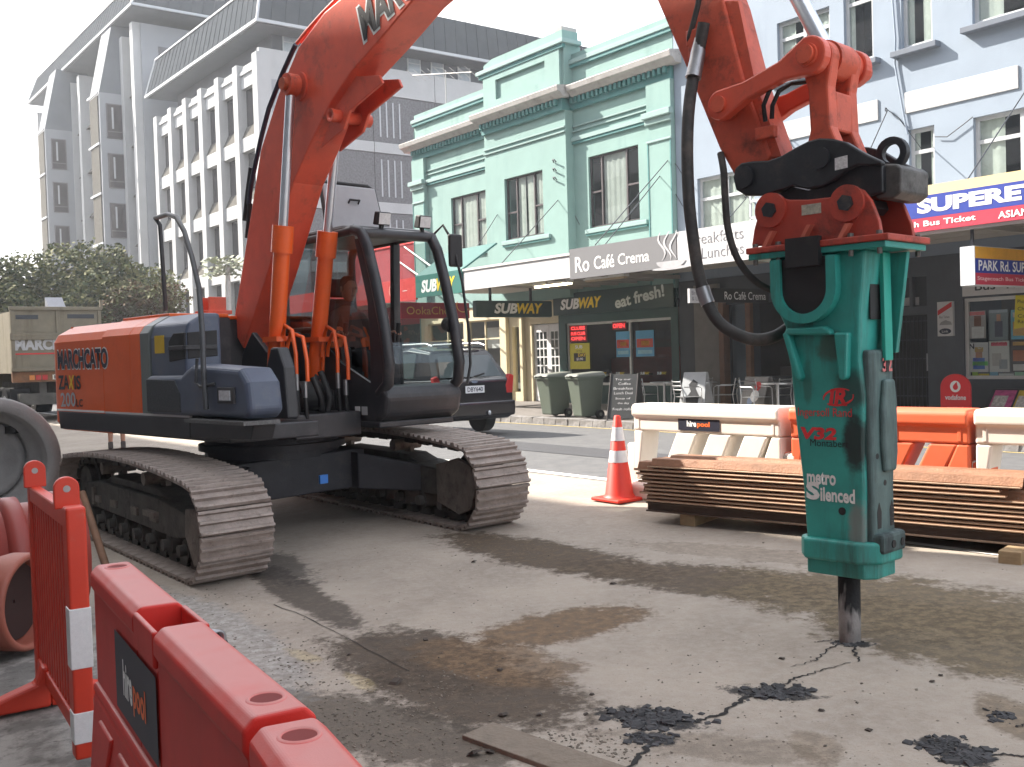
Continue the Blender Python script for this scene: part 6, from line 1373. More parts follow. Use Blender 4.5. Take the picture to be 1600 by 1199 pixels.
# ---------------------------------------------------------------- pale blue building
Bb = thing('shop_building', 'pale blue three storey building with white sash windows over the superette', 'building', (-10, FD, PAV_Z))
V0, V1 = -19.03, 6.0
ups = [(-15.66, -14.2, 7.95, 9.30), (-13.83, -13.10, 7.86, 9.75), (-12.42, -11.72, 7.86, 9.75), (-10.86, -8.7, 7.95, 9.75), (-7.5, -5.5, 7.9, 9.7), (-4.2, -2, 7.9, 9.7), (-.5, 1.5, 7.9, 9.7)]
lows = [(-18.30, -16.45, 4.45, 6.05), (-14.9, -13.6, 4.7, 6.15), (-12.30, -11.72, 4.72, 6.15), (-10.88, -9.0, 4.66, 6.12), (-7.6, -5.6, 4.66, 6.12), (-4.0, -2.2, 4.66, 6.12), (-.5, 1.5, 4.66, 6.12)]
wall('facade_wall', V0, V1, 3.3, 11.6, FD, ups + lows, paleblue, Bb, depth=.18)
shell(Bb, V0, V1, FD, 11.6, 14, paleblue)
for k, w_ in enumerate(ups):
    n = 2 if w_[1] - w_[0] > 1.2 else 1
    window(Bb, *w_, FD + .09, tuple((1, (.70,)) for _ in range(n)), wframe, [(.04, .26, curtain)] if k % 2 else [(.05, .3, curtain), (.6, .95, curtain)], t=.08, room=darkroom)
    MB().box((w_[0] - .16, FD - .20, w_[2] - .16), (w_[1] + .18, FD - .002, w_[2] - .04)).build('sill', blue_dk, parent=Bb, bevel=.01)
for k, w_ in enumerate(lows):
    n = 2 if w_[1] - w_[0] > 1.0 else 1
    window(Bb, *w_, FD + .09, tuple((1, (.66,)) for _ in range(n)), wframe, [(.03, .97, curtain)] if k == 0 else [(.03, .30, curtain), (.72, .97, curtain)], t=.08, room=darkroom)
for a, b in ((-12.36, -9.95), (-13.72, -13.0), (-8.6, -5), (-16.2, -14.6)): MB().box((a, FD - .035, 6.50), (b, FD - .002, 6.94)).build('raised_panel', M('bright_panel', (.42, .43, .44), .7, 0, .03), parent=Bb, bevel=.008)
MB().tube([tuple(FP(1393, -20, FD - .05)), tuple(FP(1399, 60, FD - .05)), tuple(FP(1398, 100, FD - .05)), tuple(FP(1412, 180, FD - .05)), tuple(FP(1418, 210, FD - .05))], .022, 6).build('downpipe', paleblue, parent=Bb)
awning(Bb, U1 + .01, V1, 3.43, 3.95, fascia_w)
stays = MB(); eye = MB(); stay((1387, 172), (1330, 300)); stay((1620, 115), (1507, 288)); stay((1168, 308), (1112, 372)); stay((1210, 196), (1192, 290))
stays.each('awning_stay', charcoal, parent=Bb); eye.each('eye_bolt', charcoal, parent=Bb)
MB().tube([tuple(FP(1461, 214, FD - .06)), tuple(FP(1480, 214, FD - .06)), tuple(FP(1505, 195, FD - .06)), tuple(FP(1520, 183, FD - .06))], .012, 5).build('cable', charcoal, parent=Bb)
mb = MB()
for z in (4.35, 4.75, 5.15, 5.55): mb.box((-16.35, FD - .32, z), (-15.0, FD - .28, z + .06))
for u in (-16.35, -15.7, -15.05): mb.box((u, FD - .32, 4.2), (u + .05, FD - .28, 5.6))
mb.each('railing', wframe, parent=Bb)
# basket-weave chair backs on the awning roof
for k, (px, py) in enumerate(((1484, 297), (1562, 285))):
    c = FP(px, py, 17.2); t_ = thing('wicker_chair', ('left' if k == 0 else 'right') + ' of two pale wicker chair backs showing over the supermarket sign', 'chair', (c.x, c.y, 4.0), group='wicker chairs on the awning roof')
    wk = M('wicker', (.42, .37, .30), .8, 0, .2, 60, .4, 160)
    MB().prism([(c.x - .28, 3.92), (c.x + .28, 3.92), (c.x + .31, 4.38), (c.x + .24, 4.46), (c.x - .24, 4.46), (c.x - .31, 4.38)], c.y, c.y + .06).build('backrest', wk, parent=t_, bevel=.02); MB().box((c.x - .28, c.y + .06, 4.02), (c.x + .28, c.y + .5, 4.08)).build('seat', wk, parent=t_)
    for dx in (-.25, .25):
        for dy in (.03, .47): MB().box((c.x + dx - .02, c.y + dy - .02, 3.80), (c.x + dx + .02, c.y + dy + .02, 4.02)).build('leg', wk, parent=t_)
MB().box((-12.4, AF + .03, 3.72), (V1, FD - .02, 3.80)).build('awning_roof', soffit, parent=Bb)
# supermarket fascia
su = thing('fascia_sign', 'blue and red supermarket fascia with big white capitals and a cream top band', 'sign', (-8, AF, 3.5))
sblue = M('sign_blue', (.020, .045, .30), .5, 0, .05, 3); sred = M('sign_pinkred', (.50, .035, .07), .5, 0, .05, 3); syel = M('sign_cream', (.70, .56, .30), .6, 0, .04, 3)
MB().box((-11.9, AF - .09, 3.70), (-3.0, AF - .03, 4.06)).build('blue_band', sblue, parent=su); MB().box((-11.9, AF - .088, 3.48), (-3.0, AF - .03, 3.698)).build('red_band', sred, parent=su); MB().box((-11.9, AF - .085, 4.062), (-3.0, AF - .03, 4.22)).build('cream_band', syel, parent=su)
ftext('SUPERETTE', -9.52, AF - .095, 3.77, 2.62, .24, ltr_w, su, bold=.05); ftext('Stagecoach Bus Ticket', -10.42, AF - .095, 3.53, 1.90, .12, ltr_w, su, bold=.02); ftext('ASIAN GROCERIES', -8.16, AF - .095, 3.53, 1.4, .11, ltr_w, su, bold=.02)
# hanging park sign
pk_ = thing('hanging_sign', 'hanging lightbox with yellow, blue and red bands under the supermarket awning', 'sign', (-8.6, 16.5, 2.6))
MB().box((-8.82, 15.66, 2.54), (-8.58, 18.2, 3.16)).build('lightbox', M('lightbox_side', (.55, .58, .62), .5, 0, .06), parent=pk_)
for z0, z1, m_ in ((2.965, 3.15, M('sign_amber', (.72, .36, .03), .5)), (2.735, 2.963, sblue), (2.55, 2.733, sred)): MB().box((-8.579, 15.68, z0), (-8.572, 18.18, z1)).build('sign_band', m_, parent=pk_)
ptext('PARK Rd. SUPERETTE', -8.568, 15.76, 2.77, 2.3, .17, ltr_w, pk_, bold=.02); ptext('Stagecoach Bus Ticket ASIAN', -8.568, 15.72, 2.60, 2.2, .08, M('pink_letter', (.8, .55, .55), .5), pk_, bold=.01)
for D in (15.8, 17.6): MB().box((-8.72, D, 3.16), (-8.68, D + .04, 3.64)).build('hanger', charcoal, parent=pk_)
# cafe blade signs
bs = thing('hanging_sign', 'black pointed blade sign of the cafe under the awning behind the hoses', 'sign', (-14.8, 17.2, 2.6))
MB().prism([(16.35, 2.80), (16.5, 2.94), (18.3, 2.94), (18.3, 2.64), (16.5, 2.64)], -14.86, -14.80, 'x').build('board', M('board_black', (.012, .010, .010), .5), parent=bs); ptext('Ro Café Crema', -14.795, 16.85, 2.70, 1.35, .17, ltr_w, bs)
bs2 = thing('hanging_sign', 'small white board with grey words beside the black blade sign', 'sign', (-14.8, 15.9, 2.6))
MB().box((-14.86, 15.78, 2.62), (-14.80, 16.42, 2.92)).build('board', fascia_w, parent=bs2); ptext('Breakfasts', -14.795, 15.84, 2.79, .5, .08, ltg, bs2); ptext('& Lunches', -14.795, 15.84, 2.67, .5, .08, ltg, bs2); MB().tube([(-14.83, 16.12, 2.92), (-14.83, 16.12, 3.5)], .012, 6).build('hanger', white, parent=bs2)
# tube lights under the awning
for k, (u, e) in enumerate(((-22.0, 5.0), (-19.9, .0))):
    t_ = thing('tube_light', 'lit fluorescent tube fitting under the awning above the sandwich shop' if e else 'unlit tube fitting under the awning beside the lit one', 'lamp', (u, 17.4, 3.6), group='tube lights under the awning')
    MB().box((u, 17.3, 3.50), (u + 1.5, 17.5, 3.60)).build('fitting', white, parent=t_); MB().box((u + .04, 17.33, 3.455), (u + 1.46, 17.47, 3.498)).build('diffuser', M('tube_glow', (.8, .75, .55), .5, emit=(1, .88, .55), estr=e) if e else M('tube_off', (.5, .42, .3), .5), parent=t_)
# ---- ground floor of the pale building: cafe and superette
wall('cafe_front', V0 + .0, -13.2, PAV_Z, 3.45, FD - .02, [(-18.35, -17.55, PAV_Z, 2.75), (-17.45, -16.75, PAV_Z, 2.75), (-16.55, -13.6, .95, 2.75)], charcoal, Bb, depth=.25)
MB().box((-18.42, FD - .12, PAV_Z), (-17.60, FD - .03, 3.3)).build('plaster_pier', stonewall, parent=Bb)
brownw = M('brown_timber', (.16, .07, .03), .5, 0, .2, 4)
for u in (-17.58, -16.72): MB().box((u, FD - .14, PAV_Z), (u + .16, FD + .1, 2.9)).build('door_post', brownw, parent=Bb, bevel=.01)
MB().quad((-17.42, FD + .1, PAV_Z), (-16.75, FD + .1, PAV_Z), (-16.75, FD + .1, 2.75), (-17.42, FD + .1, 2.75)).build('door_pane', shopglass, parent=Bb)
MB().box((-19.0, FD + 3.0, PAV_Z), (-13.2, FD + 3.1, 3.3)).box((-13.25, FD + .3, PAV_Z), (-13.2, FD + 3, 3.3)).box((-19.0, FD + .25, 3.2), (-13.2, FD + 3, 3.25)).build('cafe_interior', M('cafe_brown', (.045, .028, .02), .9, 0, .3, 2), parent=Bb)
MB().box((-16.5, FD + .9, PAV_Z), (-13.7, FD + 1.5, 1.15)).build('cafe_counter', M('counter_dark', (.08, .06, .05), .6, 0, .2), parent=Bb)
cm = thing('coffee_machine', 'steel coffee machine on the cafe counter behind the sagging hose', 'coffee machine', (-15.6, FD + 1.1, 1.16))
MB().box((-16.1, FD + .95, 1.52), (-15.1, FD + 1.35, 1.72)).box((-16.05, FD + 1.15, 1.17), (-15.15, FD + 1.35, 1.52)).box((-16.1, FD + .92, 1.17), (-15.1, FD + 1.35, 1.24)).build('machine_body', steel, parent=cm, bevel=.02); MB().cyl((-15.9, FD + 1.05, 1.44), (-15.9, FD + 1.05, 1.52), .04).cyl((-15.4, FD + 1.05, 1.44), (-15.4, FD + 1.05, 1.52), .04).each('group_head', chrome, parent=cm)
wall('superette_front', -13.19, V1, PAV_Z, 3.45, FD - .01, [(-13.05, -11.95, PAV_Z, 2.25), (-13.05, -12.35, 2.42, 3.05), (-12.28, -11.95, 2.42, 3.05), (-11.16, -5.5, .88, 2.52)], M('slate_wall', (.075, .085, .10), .6, 0, .12, 3), Bb, depth=.3)
dm = MB().box((-13.05, FD + .28, PAV_Z), (-11.95, FD + .30, 2.25)).build('dark_doorway', darkroom, parent=Bb)
gt = MB()
for i in range(12): gt.box((-13.0 + i*.09, FD + .16, PAV_Z), (-12.985 + i*.09, FD + .175, 2.2))
for z in (.5, .9, 1.3, 1.7, 2.1): gt.box((-13.05, FD + .178, z), (-11.95, FD + .19, z + .025))
gt.build('security_gate', charcoal, parent=Bb); MB().cyl((-11.98, FD + .15, 1.22), (-11.98, FD + .18, 1.22), .035).box((-12.06, FD + .12, 1.05), (-12.03, FD + .15, 1.42)).build('door_handle', steel, parent=Bb)
MB().box((-13.05, FD + .12, 2.42), (-11.95, FD + .14, 3.05)).build('transom_panel', M('transom_dark', (.02, .022, .025), .3, 0, .2), parent=Bb); MB().box((-12.55, FD + .1, 2.45), (-12.2, FD + .118, 2.62)).build('number_plate', ltr_g, parent=Bb)
window(Bb, -11.16, -5.5, .88, 2.52, FD + .06, ((1, ()), (1, ()), (1, ())), M('aluminium_frame', (.62, .62, .60), .45, .3, .08), t=.07, gl=shopglass)
MB().box((-11.2, FD + 1.6, .8), (-5.4, FD + 1.65, 3.0)).build('shop_back_wall', greyroom, parent=Bb)
bt = thing('fascia_sign', 'white bus ticket board over the magazine window', 'sign', (-9, FD, 2.55)); MB().box((-11.14, FD - .06, 2.56), (-6.5, FD - .012, 2.98)).build('board', M('board_white', (.62, .62, .62), .6, 0, .05), parent=bt)
for s, u, w_ in (('Bus', -10.87, .42), ('Tickets', -10.30, .95), ('Phone Cards', -9.1, 1.5)): ftext(s, u, FD - .064, 2.66, w_, .17, ltr_k, bt, bold=.01)
lt = thing('wall_sign', 'narrow white lottery sign with red slash and blue oval beside the dark doorway', 'sign', (-11.5, FD, 1.75))
MB().box((-11.68, FD - .08, 1.77), (-11.34, FD - .012, 2.48)).build('board', M('board_white', (.62, .62, .62), .6, 0, .05), parent=lt)
MB().prism([(-11.67, 2.20), (-11.67, 2.30), (-11.36, 2.47), (-11.36, 2.37)], FD - .084, FD - .081).build('red_slash', ltr_r, parent=lt)
MB().prism([(-11.51 + .13*math.cos(R(t)), 1.87 + .06*math.sin(R(t))) for t in range(0, 360, 20)], FD - .084, FD - .081).build('blue_oval', ltr_navy, parent=lt); ftext('Link', -11.58, FD - .086, 1.845, .14, .05, ltr_w, lt)
MB().prism([(-11.64, 2.0), (-11.60, 2.06), (-11.50, 2.10), (-11.38, 2.06), (-11.36, 2.0)], FD - .084, FD - .081).build('car_print', M('print_grey', (.3, .3, .3), .6), parent=lt); ftext('Bus Ticket', -11.63, FD - .085, 2.14, .22, .05, ltr_k, lt)
# magazine covers in the window
MD = FD + .11
sk_ = (.45, .26, .18)
mags = [(-11.10, -10.75, 1.70, 2.26, (.35, .33, .33), [(.05, .95, .84, .97, (.65, .12, .12)), (.30, .72, .45, .82, (.20, .09, .06)), (.15, .90, .02, .42, (.62, .60, .58))]),
 (-10.68, -10.30, 1.66, 2.26, (.20, .24, .26), [(.40, .62, .62, .85, sk_), (.30, .72, .1, .62, (.10, .10, .14)), (.02, .98, .9, 1, (.3, .35, .4))]),
 (-10.24, -9.85, 1.66, 2.24, (.16, .42, .62), [(.1, .9, .12, .6, (.62, .35, .12)), (.1, .9, .75, .92, (.75, .72, .6))]),
 (-11.12, -10.71, 1.02, 1.62, (.55, .58, .60), [(.36, .70, .48, .78, sk_), (.22, .82, .1, .48, (.05, .14, .45)), (.20, .98, .22, .36, (.12, .50, .10)), (.32, .74, .68, .84, (.50, .34, .12))]),
 (-10.69, -10.28, 1.02, 1.64, (.56, .55, .53), [(.1, .9, .84, .95, (.60, .10, .15)), (.15, .6, .2, .6, (.42, .40, .38)), (.5, .9, .1, .4, (.30, .32, .34))]),
 (-10.25, -9.84, 1.02, 1.63, (.10, .08, .08), [(.1, .9, .35, .7, (.42, .14, .06)), (.1, .9, .04, .25, (.55, .52, .5)), (.1, .9, .85, .97, (.5, .3, .1))])]
for k, q in enumerate(mags):
    nm = ['with a bearded man in a white shirt, top row left', 'with a standing figure on grey, top row middle', 'in bright blue, top row behind the yellow note', 'with a woman in blue and a green strip, lower row left', 'in pale grey with red heading, lower row middle', 'in black with orange picture, lower row right'][k]
    mg = thing('magazine', 'magazine ' + nm + ' of the window', 'magazine', (q[0], MD, q[2]), group='magazines in the shop window'); poster(q[0], q[1], q[2], q[3], MD, q[4], q[5], 'cover', mg)
    if k == 3: ftext('N', q[0] + .02, MD - .004, q[3] - .13, .10, .11, ltr_navy, mg, bold=.02); ftext('EXT', q[0] + .2, MD - .004, q[3] - .13, .2, .10, ltr_w, mg)
    if k == 4: ftext('YOUR HOUR', q[0] + .04, MD - .004, q[3] - .07, .32, .05, ltr_r, mg)
cards = thing('price_card', 'row of yellow, blue, white and green price cards along the window bottom', 'cards', (-11, MD, .92))
for a, b, cc in ((-11.05, -10.93, (.35, .5, .08)), (-10.92, -10.70, (.55, .45, .04)), (-10.68, -10.52, (.20, .42, .62)), (-10.50, -10.20, (.52, .56, .58)), (-10.18, -10.0, (.3, .5, .35)), (-9.98, -9.8, (.5, .55, .3))): poster(a, b, .93, .99 + (.03 if b - a < .2 else 0), MD, cc, [], 'card', cards)
yn = thing('paper_note', 'yellow handwritten phone card note stuck on the magazine window', 'note', (-9.95, FD, 1.95)); MB().hexa([(-10.14, FD + .03, 1.86), (-9.78, FD + .03, 1.92), (-9.78, FD + .034, 1.92), (-10.14, FD + .034, 1.86), (-10.10, FD + .03, 2.52), (-9.72, FD + .03, 2.50), (-9.72, FD + .034, 2.50), (-10.10, FD + .034, 2.52)]).build('sheet', M('note_yellow', (.70, .60, .04), .7, 0, .05), parent=yn)
for s, z, w_ in (('Phone', 2.36, .22), ('China', 2.22, .26), ('Call', 2.08, .2), ('Rate', 1.97, .2)): ftext(s, -10.06, FD + .026, z, w_, .07, ltr_k, yn)
vf = thing('standing_sign', 'red round topped sign with a white drop emblem behind the orange barrier', 'sign', (-10.5, 18.4, PAV_Z))
arc = [(-10.5 + .30*math.cos(R(t)), .78 + .26*math.sin(R(t))) for t in range(0, 181, 12)]
MB().prism([(-10.80, PAV_Z), (-10.20, PAV_Z)] + arc, 18.38, 18.44).build('board', M('sign_pure_red', (.70, .012, .02), .4, 0, .05), parent=vf, bevel=.01)
MB().prism([(-10.49 + .105*math.cos(R(t)), .80 + .11*math.sin(R(t))) for t in range(0, 360, 18)], 18.374, 18.379).build('white_disc', ltr_w, parent=vf); MB().prism([(-10.485 + .05*math.cos(R(t)), .79 + .055*math.sin(R(t))) for t in range(-220, 41, 20)] + [(-10.46, .89)], 18.370, 18.373).build('drop_emblem', M('sign_pure_red', (.50, .012, .015)), parent=vf)
ftext('vodafone', -10.70, 18.374, .545, .42, .10, ltr_w, vf, bold=.02); ftext('get it here!', -10.66, 18.374, .36, .32, .06, ltr_w, vf)
mr_ = thing('magazine_rack', 'sloping rack of magazines low in front of the superette window', 'rack', (-9.6, 18.7, PAV_Z))
MB().hexa([(-10.2, 18.7, PAV_Z), (-7.5, 18.7, PAV_Z), (-7.5, 19.4, PAV_Z), (-10.2, 19.4, PAV_Z), (-10.2, 19.2, .72), (-7.5, 19.2, .72), (-7.5, 19.4, .72), (-10.2, 19.4, .72)]).build('stand', charcoal, parent=mr_)
for k, (u, cc) in enumerate(((-10.12, (.55, .10, .28)), (-9.66, (.60, .46, .05)), (-9.2, (.5, .5, .52)), (-8.7, (.2, .4, .55)))):
    f_3 = lambda x, z: (x, 18.69 + (z - PAV_Z) / (.72 - PAV_Z) * .5 - .012, z); MB().quad(f_3(u, .22), f_3(u + .42, .22), f_3(u + .42, .70), f_3(u, .70)).build('magazine_cover', M(f'rack_cover_{k}', cc, .5, 0, .35, 9), parent=mr_)
    MB().quad(*[tuple(Vector(p) + Vector((0, -.003, .002))) for p in (f_3(u + .03, .40), f_3(u + .3, .40), f_3(u + .3, .6), f_3(u + .03, .6))]).build('cover_print', M('print_light', (.6, .58, .55), .6, 0, .4, 18), parent=mr_)
# ================================================================ OFFICE BLOCK beyond the side street
fin_m = M('precast_white', (.41, .42, .43), .85, 0, .08, .6, .05, 20, (.30, .31, .32), .3, .5, streak=True, spec=.1); grey_pc = M('precast_grey', (.27, .285, .31), .85, 0, .06, .5, .08, 15); aggr = M('exposed_aggregate', (.13, .13, .14), .9, 0, .35, 9, .3, 30)
roofm = M('standing_seam_roof', (.060, .067, .075), .9, 0, .1, 1.5, spec=0.0); soff = M('office_soffit', (.13, .145, .165), .8, 0, .08, 1); officeglass = M('office_glass', (.035, .03, .035), .08, 0, .4, .8); sillp = M('slope_panel', (.12, .115, .105), .9, 0, .25, 10, .2, 30, spec=0.0); trimw = M('roof_trim', (.40, .42, .45), .5, 0, .04)
O = thing('office_building', 'white finned office block with grey overhanging roof at the side street corner', 'building', (-58, 22, 0))
fins = [-50.30, -52.95, -55.62, -58.25, -60.85, -63.5, -66.2]; FT = 17.55; tops = [16.25 - 3.36*k for k in range(5)]
for k, u in enumerate(fins): MB().box((u - .30, 21.72, 0), (u + .30, 22.5, FT - (.0 if k else -.1))).build('fin', fin_m, parent=O)
for i in range(6):
    a, b = fins[i+1] + .302, fins[i] - .302
    MB().box((a, 21.95, tops[0] + .004), (b, 22.45, FT - .25)).box((a, 21.85, FT - .6), (b, 21.948, FT - .42)).box((a + .2, 22.0, FT - .246), (b - .2, 22.3, FT - .1)).build('spandrel', fin_m, parent=O)
    for k, t in enumerate(tops):
        MB().quad((a, 22.22, t - 1.95), (b, 22.22, t - 1.95), (b, 22.22, t), (a, 22.22, t)).build('window', officeglass, parent=O)
        MB().hexa([(a, 21.88, t - 2.62), (b, 21.88, t - 2.62), (b, 22.44, t - 2.62), (a, 22.44, t - 2.62), (a, 22.18, t - 1.952), (b, 22.18, t - 1.952), (b, 22.44, t - 1.952), (a, 22.44, t - 1.952)]).build('slope_panel', sillp, parent=O)
        if t - 3.36 > 0: MB().box((a, 21.86, t - 3.356), (b, 22.44, t - 2.624)).build('spandrel', fin_m, parent=O)
mb = MB().box((-66.4, 22.46, 0), (-50.32, 45, FT)).build('core', grey_pc, parent=O)
# right-hand flank: alternate white bands and dark aggregate panels
zt = 17.9
pans = [(16.35, 17.9, fin_m), (13.72, 16.347, aggr), (13.12, 13.717, fin_m), (10.4, 13.117, aggr), (9.8, 10.397, fin_m), (7.0, 9.797, aggr), (6.4, 6.997, fin_m), (3.4, 6.397, aggr), (0, 3.397, fin_m)]
for a, b, m_ in pans:
    y = 24.4; MB().box((-50.31, 21.9, a), (-50.08, 24.396, b)).build('flank_band', fin_m if m_ is fin_m else grey_pc, parent=O)
    while y < 44.9:
        ye = min(y + 4.1, 45); MB().box((-50.31, y + .02, a + .01), (-50.10 if m_ is aggr else -50.05, ye - .02, b - .01)).build('flank_panel', m_, parent=O); y += 4.1
sl = MB()
for a, b, m_ in pans:
    if m_ is not aggr: continue
    for y in (28.9, 33.4, 38.0):
        for k in range(4): sl.box((-50.10, y + k*.42, a + .3), (-50.07, y + k*.42 + .08, b - .35))
tag(sl.build('vertical_slit', trimw, parent=O), kind='stuff')
# recessed top storey
MB().box((-65.5, 23.0, FT), (-50.9, 44, 20.6)).build('top_storey', M('top_storey_dark', (.075, .08, .095), .7, 0, .1, 1), parent=O)
for y in (23.6, 31.3, 32.9, 34.8, 36.7, 38.6): 
    w = MB().box((-50.90, y, 18.05), (-50.84, y + .9, 19.0)).build('window', wframe, parent=O); MB().box((-50.84, y + .08, 18.12), (-50.83, y + .82, 18.62)).box((-50.84, y + .08, 18.68), (-50.83, y + .82, 18.93)).build('window_pane', M('pale_glass', (.30, .34, .38), .1, 0, .1), parent=w)
def seam_roof(parent, u0, u1, D0, D1, zb, zt_, ins=.55):
    b = [(u0, D0, zb), (u1, D0, zb), (u1, D1, zb), (u0, D1, zb)]; t = [(u0 + ins, D0 + ins, zt_), (u1 - ins, D0 + ins, zt_), (u1 - ins, D1, zt_), (u0 + ins, D1, zt_)]
    MB().hexa(b + t).build('roof', roofm, parent=parent)
    MB().box((u0 + .1, D0 + .1, zb - .12), (u1 - .1, D1, zb - .004)).build('soffit', soff, parent=parent)
    rbm = MB(); n = int((u1 - u0) / .75)
    for i in range(n + 1):
        u = u0 + (u1 - u0) * i / n; k = ins * (1 - 2*i/n); rbm.hexa([(u - .03, D0 - .025, zb), (u + .03, D0 - .025, zb), (u + .03, D0 + .02, zb), (u - .03, D0 + .02, zb), (u + k - .03, D0 + ins - .025, zt_), (u + k + .03, D0 + ins - .025, zt_), (u + k + .03, D0 + ins + .02, zt_), (u + k - .03, D0 + ins + .02, zt_)])
    n = int((D1 - D0) / .75)
    for i in range(n + 1):
        y = D0 + (D1 - D0) * i / n; k = ins * (1 - i/n); rbm.hexa([(u1 - .02, y - .03, zb), (u1 + .05, y - .03, zb), (u1 + .05, y + .03, zb), (u1 - .02, y + .03, zb), (u1 - ins - .02, y + k - .03, zt_), (u1 - ins + .05, y + k - .03, zt_), (u1 - ins + .05, y + k + .03, zt_), (u1 - ins - .02, y + k + .03, zt_)])
    tag(rbm.build('roof_seam', roofm, parent=parent), kind='stuff')
    tr = MB()
    e = .07
    tr.box((u0 - e, D0 - e, zb - .1), (u1 + e, D0 + e, zb + .06)).box((u1 - e, D0 + e, zb - .1), (u1 + e, D1, zb + .06))
    tr.tube([b[1], t[1]], .08, 6).tube([b[0], t[0]], .08, 6).box((t[0][0], t[0][1] - e, zt_), (t[1][0], t[1][1] + e, zt_ + .1)); tr.build('roof_trim', trimw, parent=parent)
seam_roof(O, -67.3, -49.35, 21.55, 46, 19.05, 21.3)
# taller wing behind
T2 = thing('office_building', 'taller grey office tower with slim fins and projecting stair piers behind the big tree', 'building', (-84, 22, 0))
TT = 24.0
wf = [-69.3, -71.65, -74.0, -82.7, -85.2, -87.7, -89.7, -96.4]
for k, u in enumerate(wf): MB().box((u - .35, 21.4, 0), (u + .25, 22.8, TT - (.0 if k else -.35))).build('fin', grey_pc if k in (2,) else fin_m, parent=T2)
MB().box((-96.8, 22.8, 0), (-69.05, 44, TT)).build('core', grey_pc, parent=T2)
for i in range(len(wf) - 1):
    if i == 6: continue
    a, b = wf[i+1] + .252, wf[i] - .352
    for k in range(7):
        t = 22.6 - 3.36*k
        if t < 2.7: break
        MB().quad((a, 22.5, t - 2.0), (b, 22.5, t - 2.0), (b, 22.5, t), (a, 22.5, t)).build('window', officeglass, parent=T2)
        MB().hexa([(a, 21.75, t - 2.7), (b, 21.75, t - 2.7), (b, 22.7, t - 2.7), (a, 22.7, t - 2.7), (a, 22.3, t - 2.002), (b, 22.3, t - 2.002), (b, 22.7, t - 2.002), (a, 22.7, t - 2.002)]).build('slope_panel', sillp, parent=T2)
MB().box((-69.04, 21.9, 0), (-68.85, 44, TT + .3)).build('flank_wall', grey_pc, parent=T2)
MB().box((-68.85, 23.0, 21.3), (-68.80, 26, 22.9)).build('flank_panel', aggr, parent=T2)
for (a, b, Dp) in ((-74.4, -72.0, 19.95), (-87.2, -85.0, 19.4)):
    MB().box((a, Dp, 0), (b, 22.79, 20.2)).build('stair_pier', grey_pc, parent=T2)
    MB().box((a + .25, Dp - .08, 0), (b - .25, Dp - .003, 20.0)).build('pebble_panel', sillp, parent=T2)
    for z in (20.2, 16.8, 13.45, 10.1, 6.75): MB().box((a - .08, Dp - .16, z - .12), (b + .02, Dp - .082, z + .02)).build('pier_ledge', trimw, parent=T2)
    MB().hexa([(a, Dp, 20.203), (b, Dp, 20.203), (b, 22.7, 20.203), (a, 22.7, 20.203), (a, Dp + 1.0, 24.9), (b, Dp + 1.0, 24.9), (b, 22.7, 24.9), (a, 22.7, 24.9)]).build('pier_cap', soff, parent=T2)
    for k in range(6):
        t = 19.5 - 3.36*k
        if t < 3: break
        w = MB().box((b, Dp + .40, t - 2.35), (b + .06, Dp + 1.5, t)).build('window', M('office_frame', (.10, .09, .10), .5), parent=T2); MB().box((b + .06, Dp + .48, t - 1.85), (b + .068, Dp + 1.42, t - .08)).box((b + .06, Dp + .48, t - 2.3), (b + .068, Dp + 1.42, t - 1.92)).build('window_pane', officeglass, parent=w)
        MB().box((b + .068, Dp + .75, t - 1.7), (b + .075, Dp + .87, t - .25)).build('window_blind', wframe, parent=w)
seam_roof(T2, -97.4, -67.3, 20.9, 44, 24.95, 27.0, .7)

# ================================================================ VEGETATION
leaf_ms = [M('leaf_a', (.095, .105, .042), .75, 0, .35, 2, spec=.15), M('leaf_b', (.14, .14, .06), .75, 0, .35, 2, spec=.15), M('leaf_c', (.042, .058, .024), .75, 0, .3, 2, spec=.15)]
leaf_br = [M('leaf_brown', (.085, .055, .03), .8, 0, .3, 3, spec=.1), M('leaf_olive', (.075, .068, .03), .8, 0, .3, 3, spec=.1), leaf_ms[0]]
bark = M('bark', (.10, .075, .055), .9, 0, .3, 6, .4, 30)
def tree(label, base, blobs, n, mats, size, name='broadleaf_tree', trunk_r=.28, cat='tree'):
    t = thing(name, label, cat, (0, 0, 0), 0, base=base); base = Vector(base)
    tb = MB(); tb.tube([(0, 0, -.05), (.08, .05, 1.2), (.0, .1, 2.4)], [trunk_r, trunk_r*.8, trunk_r*.65], 9)
    for c, r in blobs[:9]:
        c = Vector(c); tb.tube([(0, .1, 2.0), tuple(c * .5 + Vector((0, 0, .9))), tuple(c)], [trunk_r*.5, trunk_r*.28, .03], 6)
    tb.build('trunk', bark, parent=t)
    groups = [MB() for _ in mats]
    for _ in range(n):
        c, r = random.choices(blobs, [b[1]**2 for b in blobs])[0]; c = Vector(c)
        d = Vector((random.gauss(0, 1), random.gauss(0, 1), random.gauss(0, 1))).normalized(); rr = r * random.uniform(.55, 1.06)
        p = c + Vector((d.x*rr, d.y*rr, d.z*rr*.85))
        if p.z < .8: continue
        g_ = random.choices(range(len(mats)), [3, 2, 2][:len(mats)])[0]
        for _k in range(3):
            q = p + Vector((random.gauss(0, .10), random.gauss(0, .10), random.gauss(0, .08))); s = size * random.uniform(.6, 1.3)
            a = Vector((random.gauss(0, 1), random.gauss(0, 1), random.gauss(0, .7))).normalized(); b = a.orthogonal().normalized() * s * .5
            groups[g_].quad(q - a*s*.6, q + b*.8, q + a*s*.7, q - b*.8)
    for g_, m_ in zip(groups, mats): tag(g_.build('crown', m_, parent=t), kind='stuff')
    return t
def dir_at(px, d): v = ray(px, 577); return CP + v * d
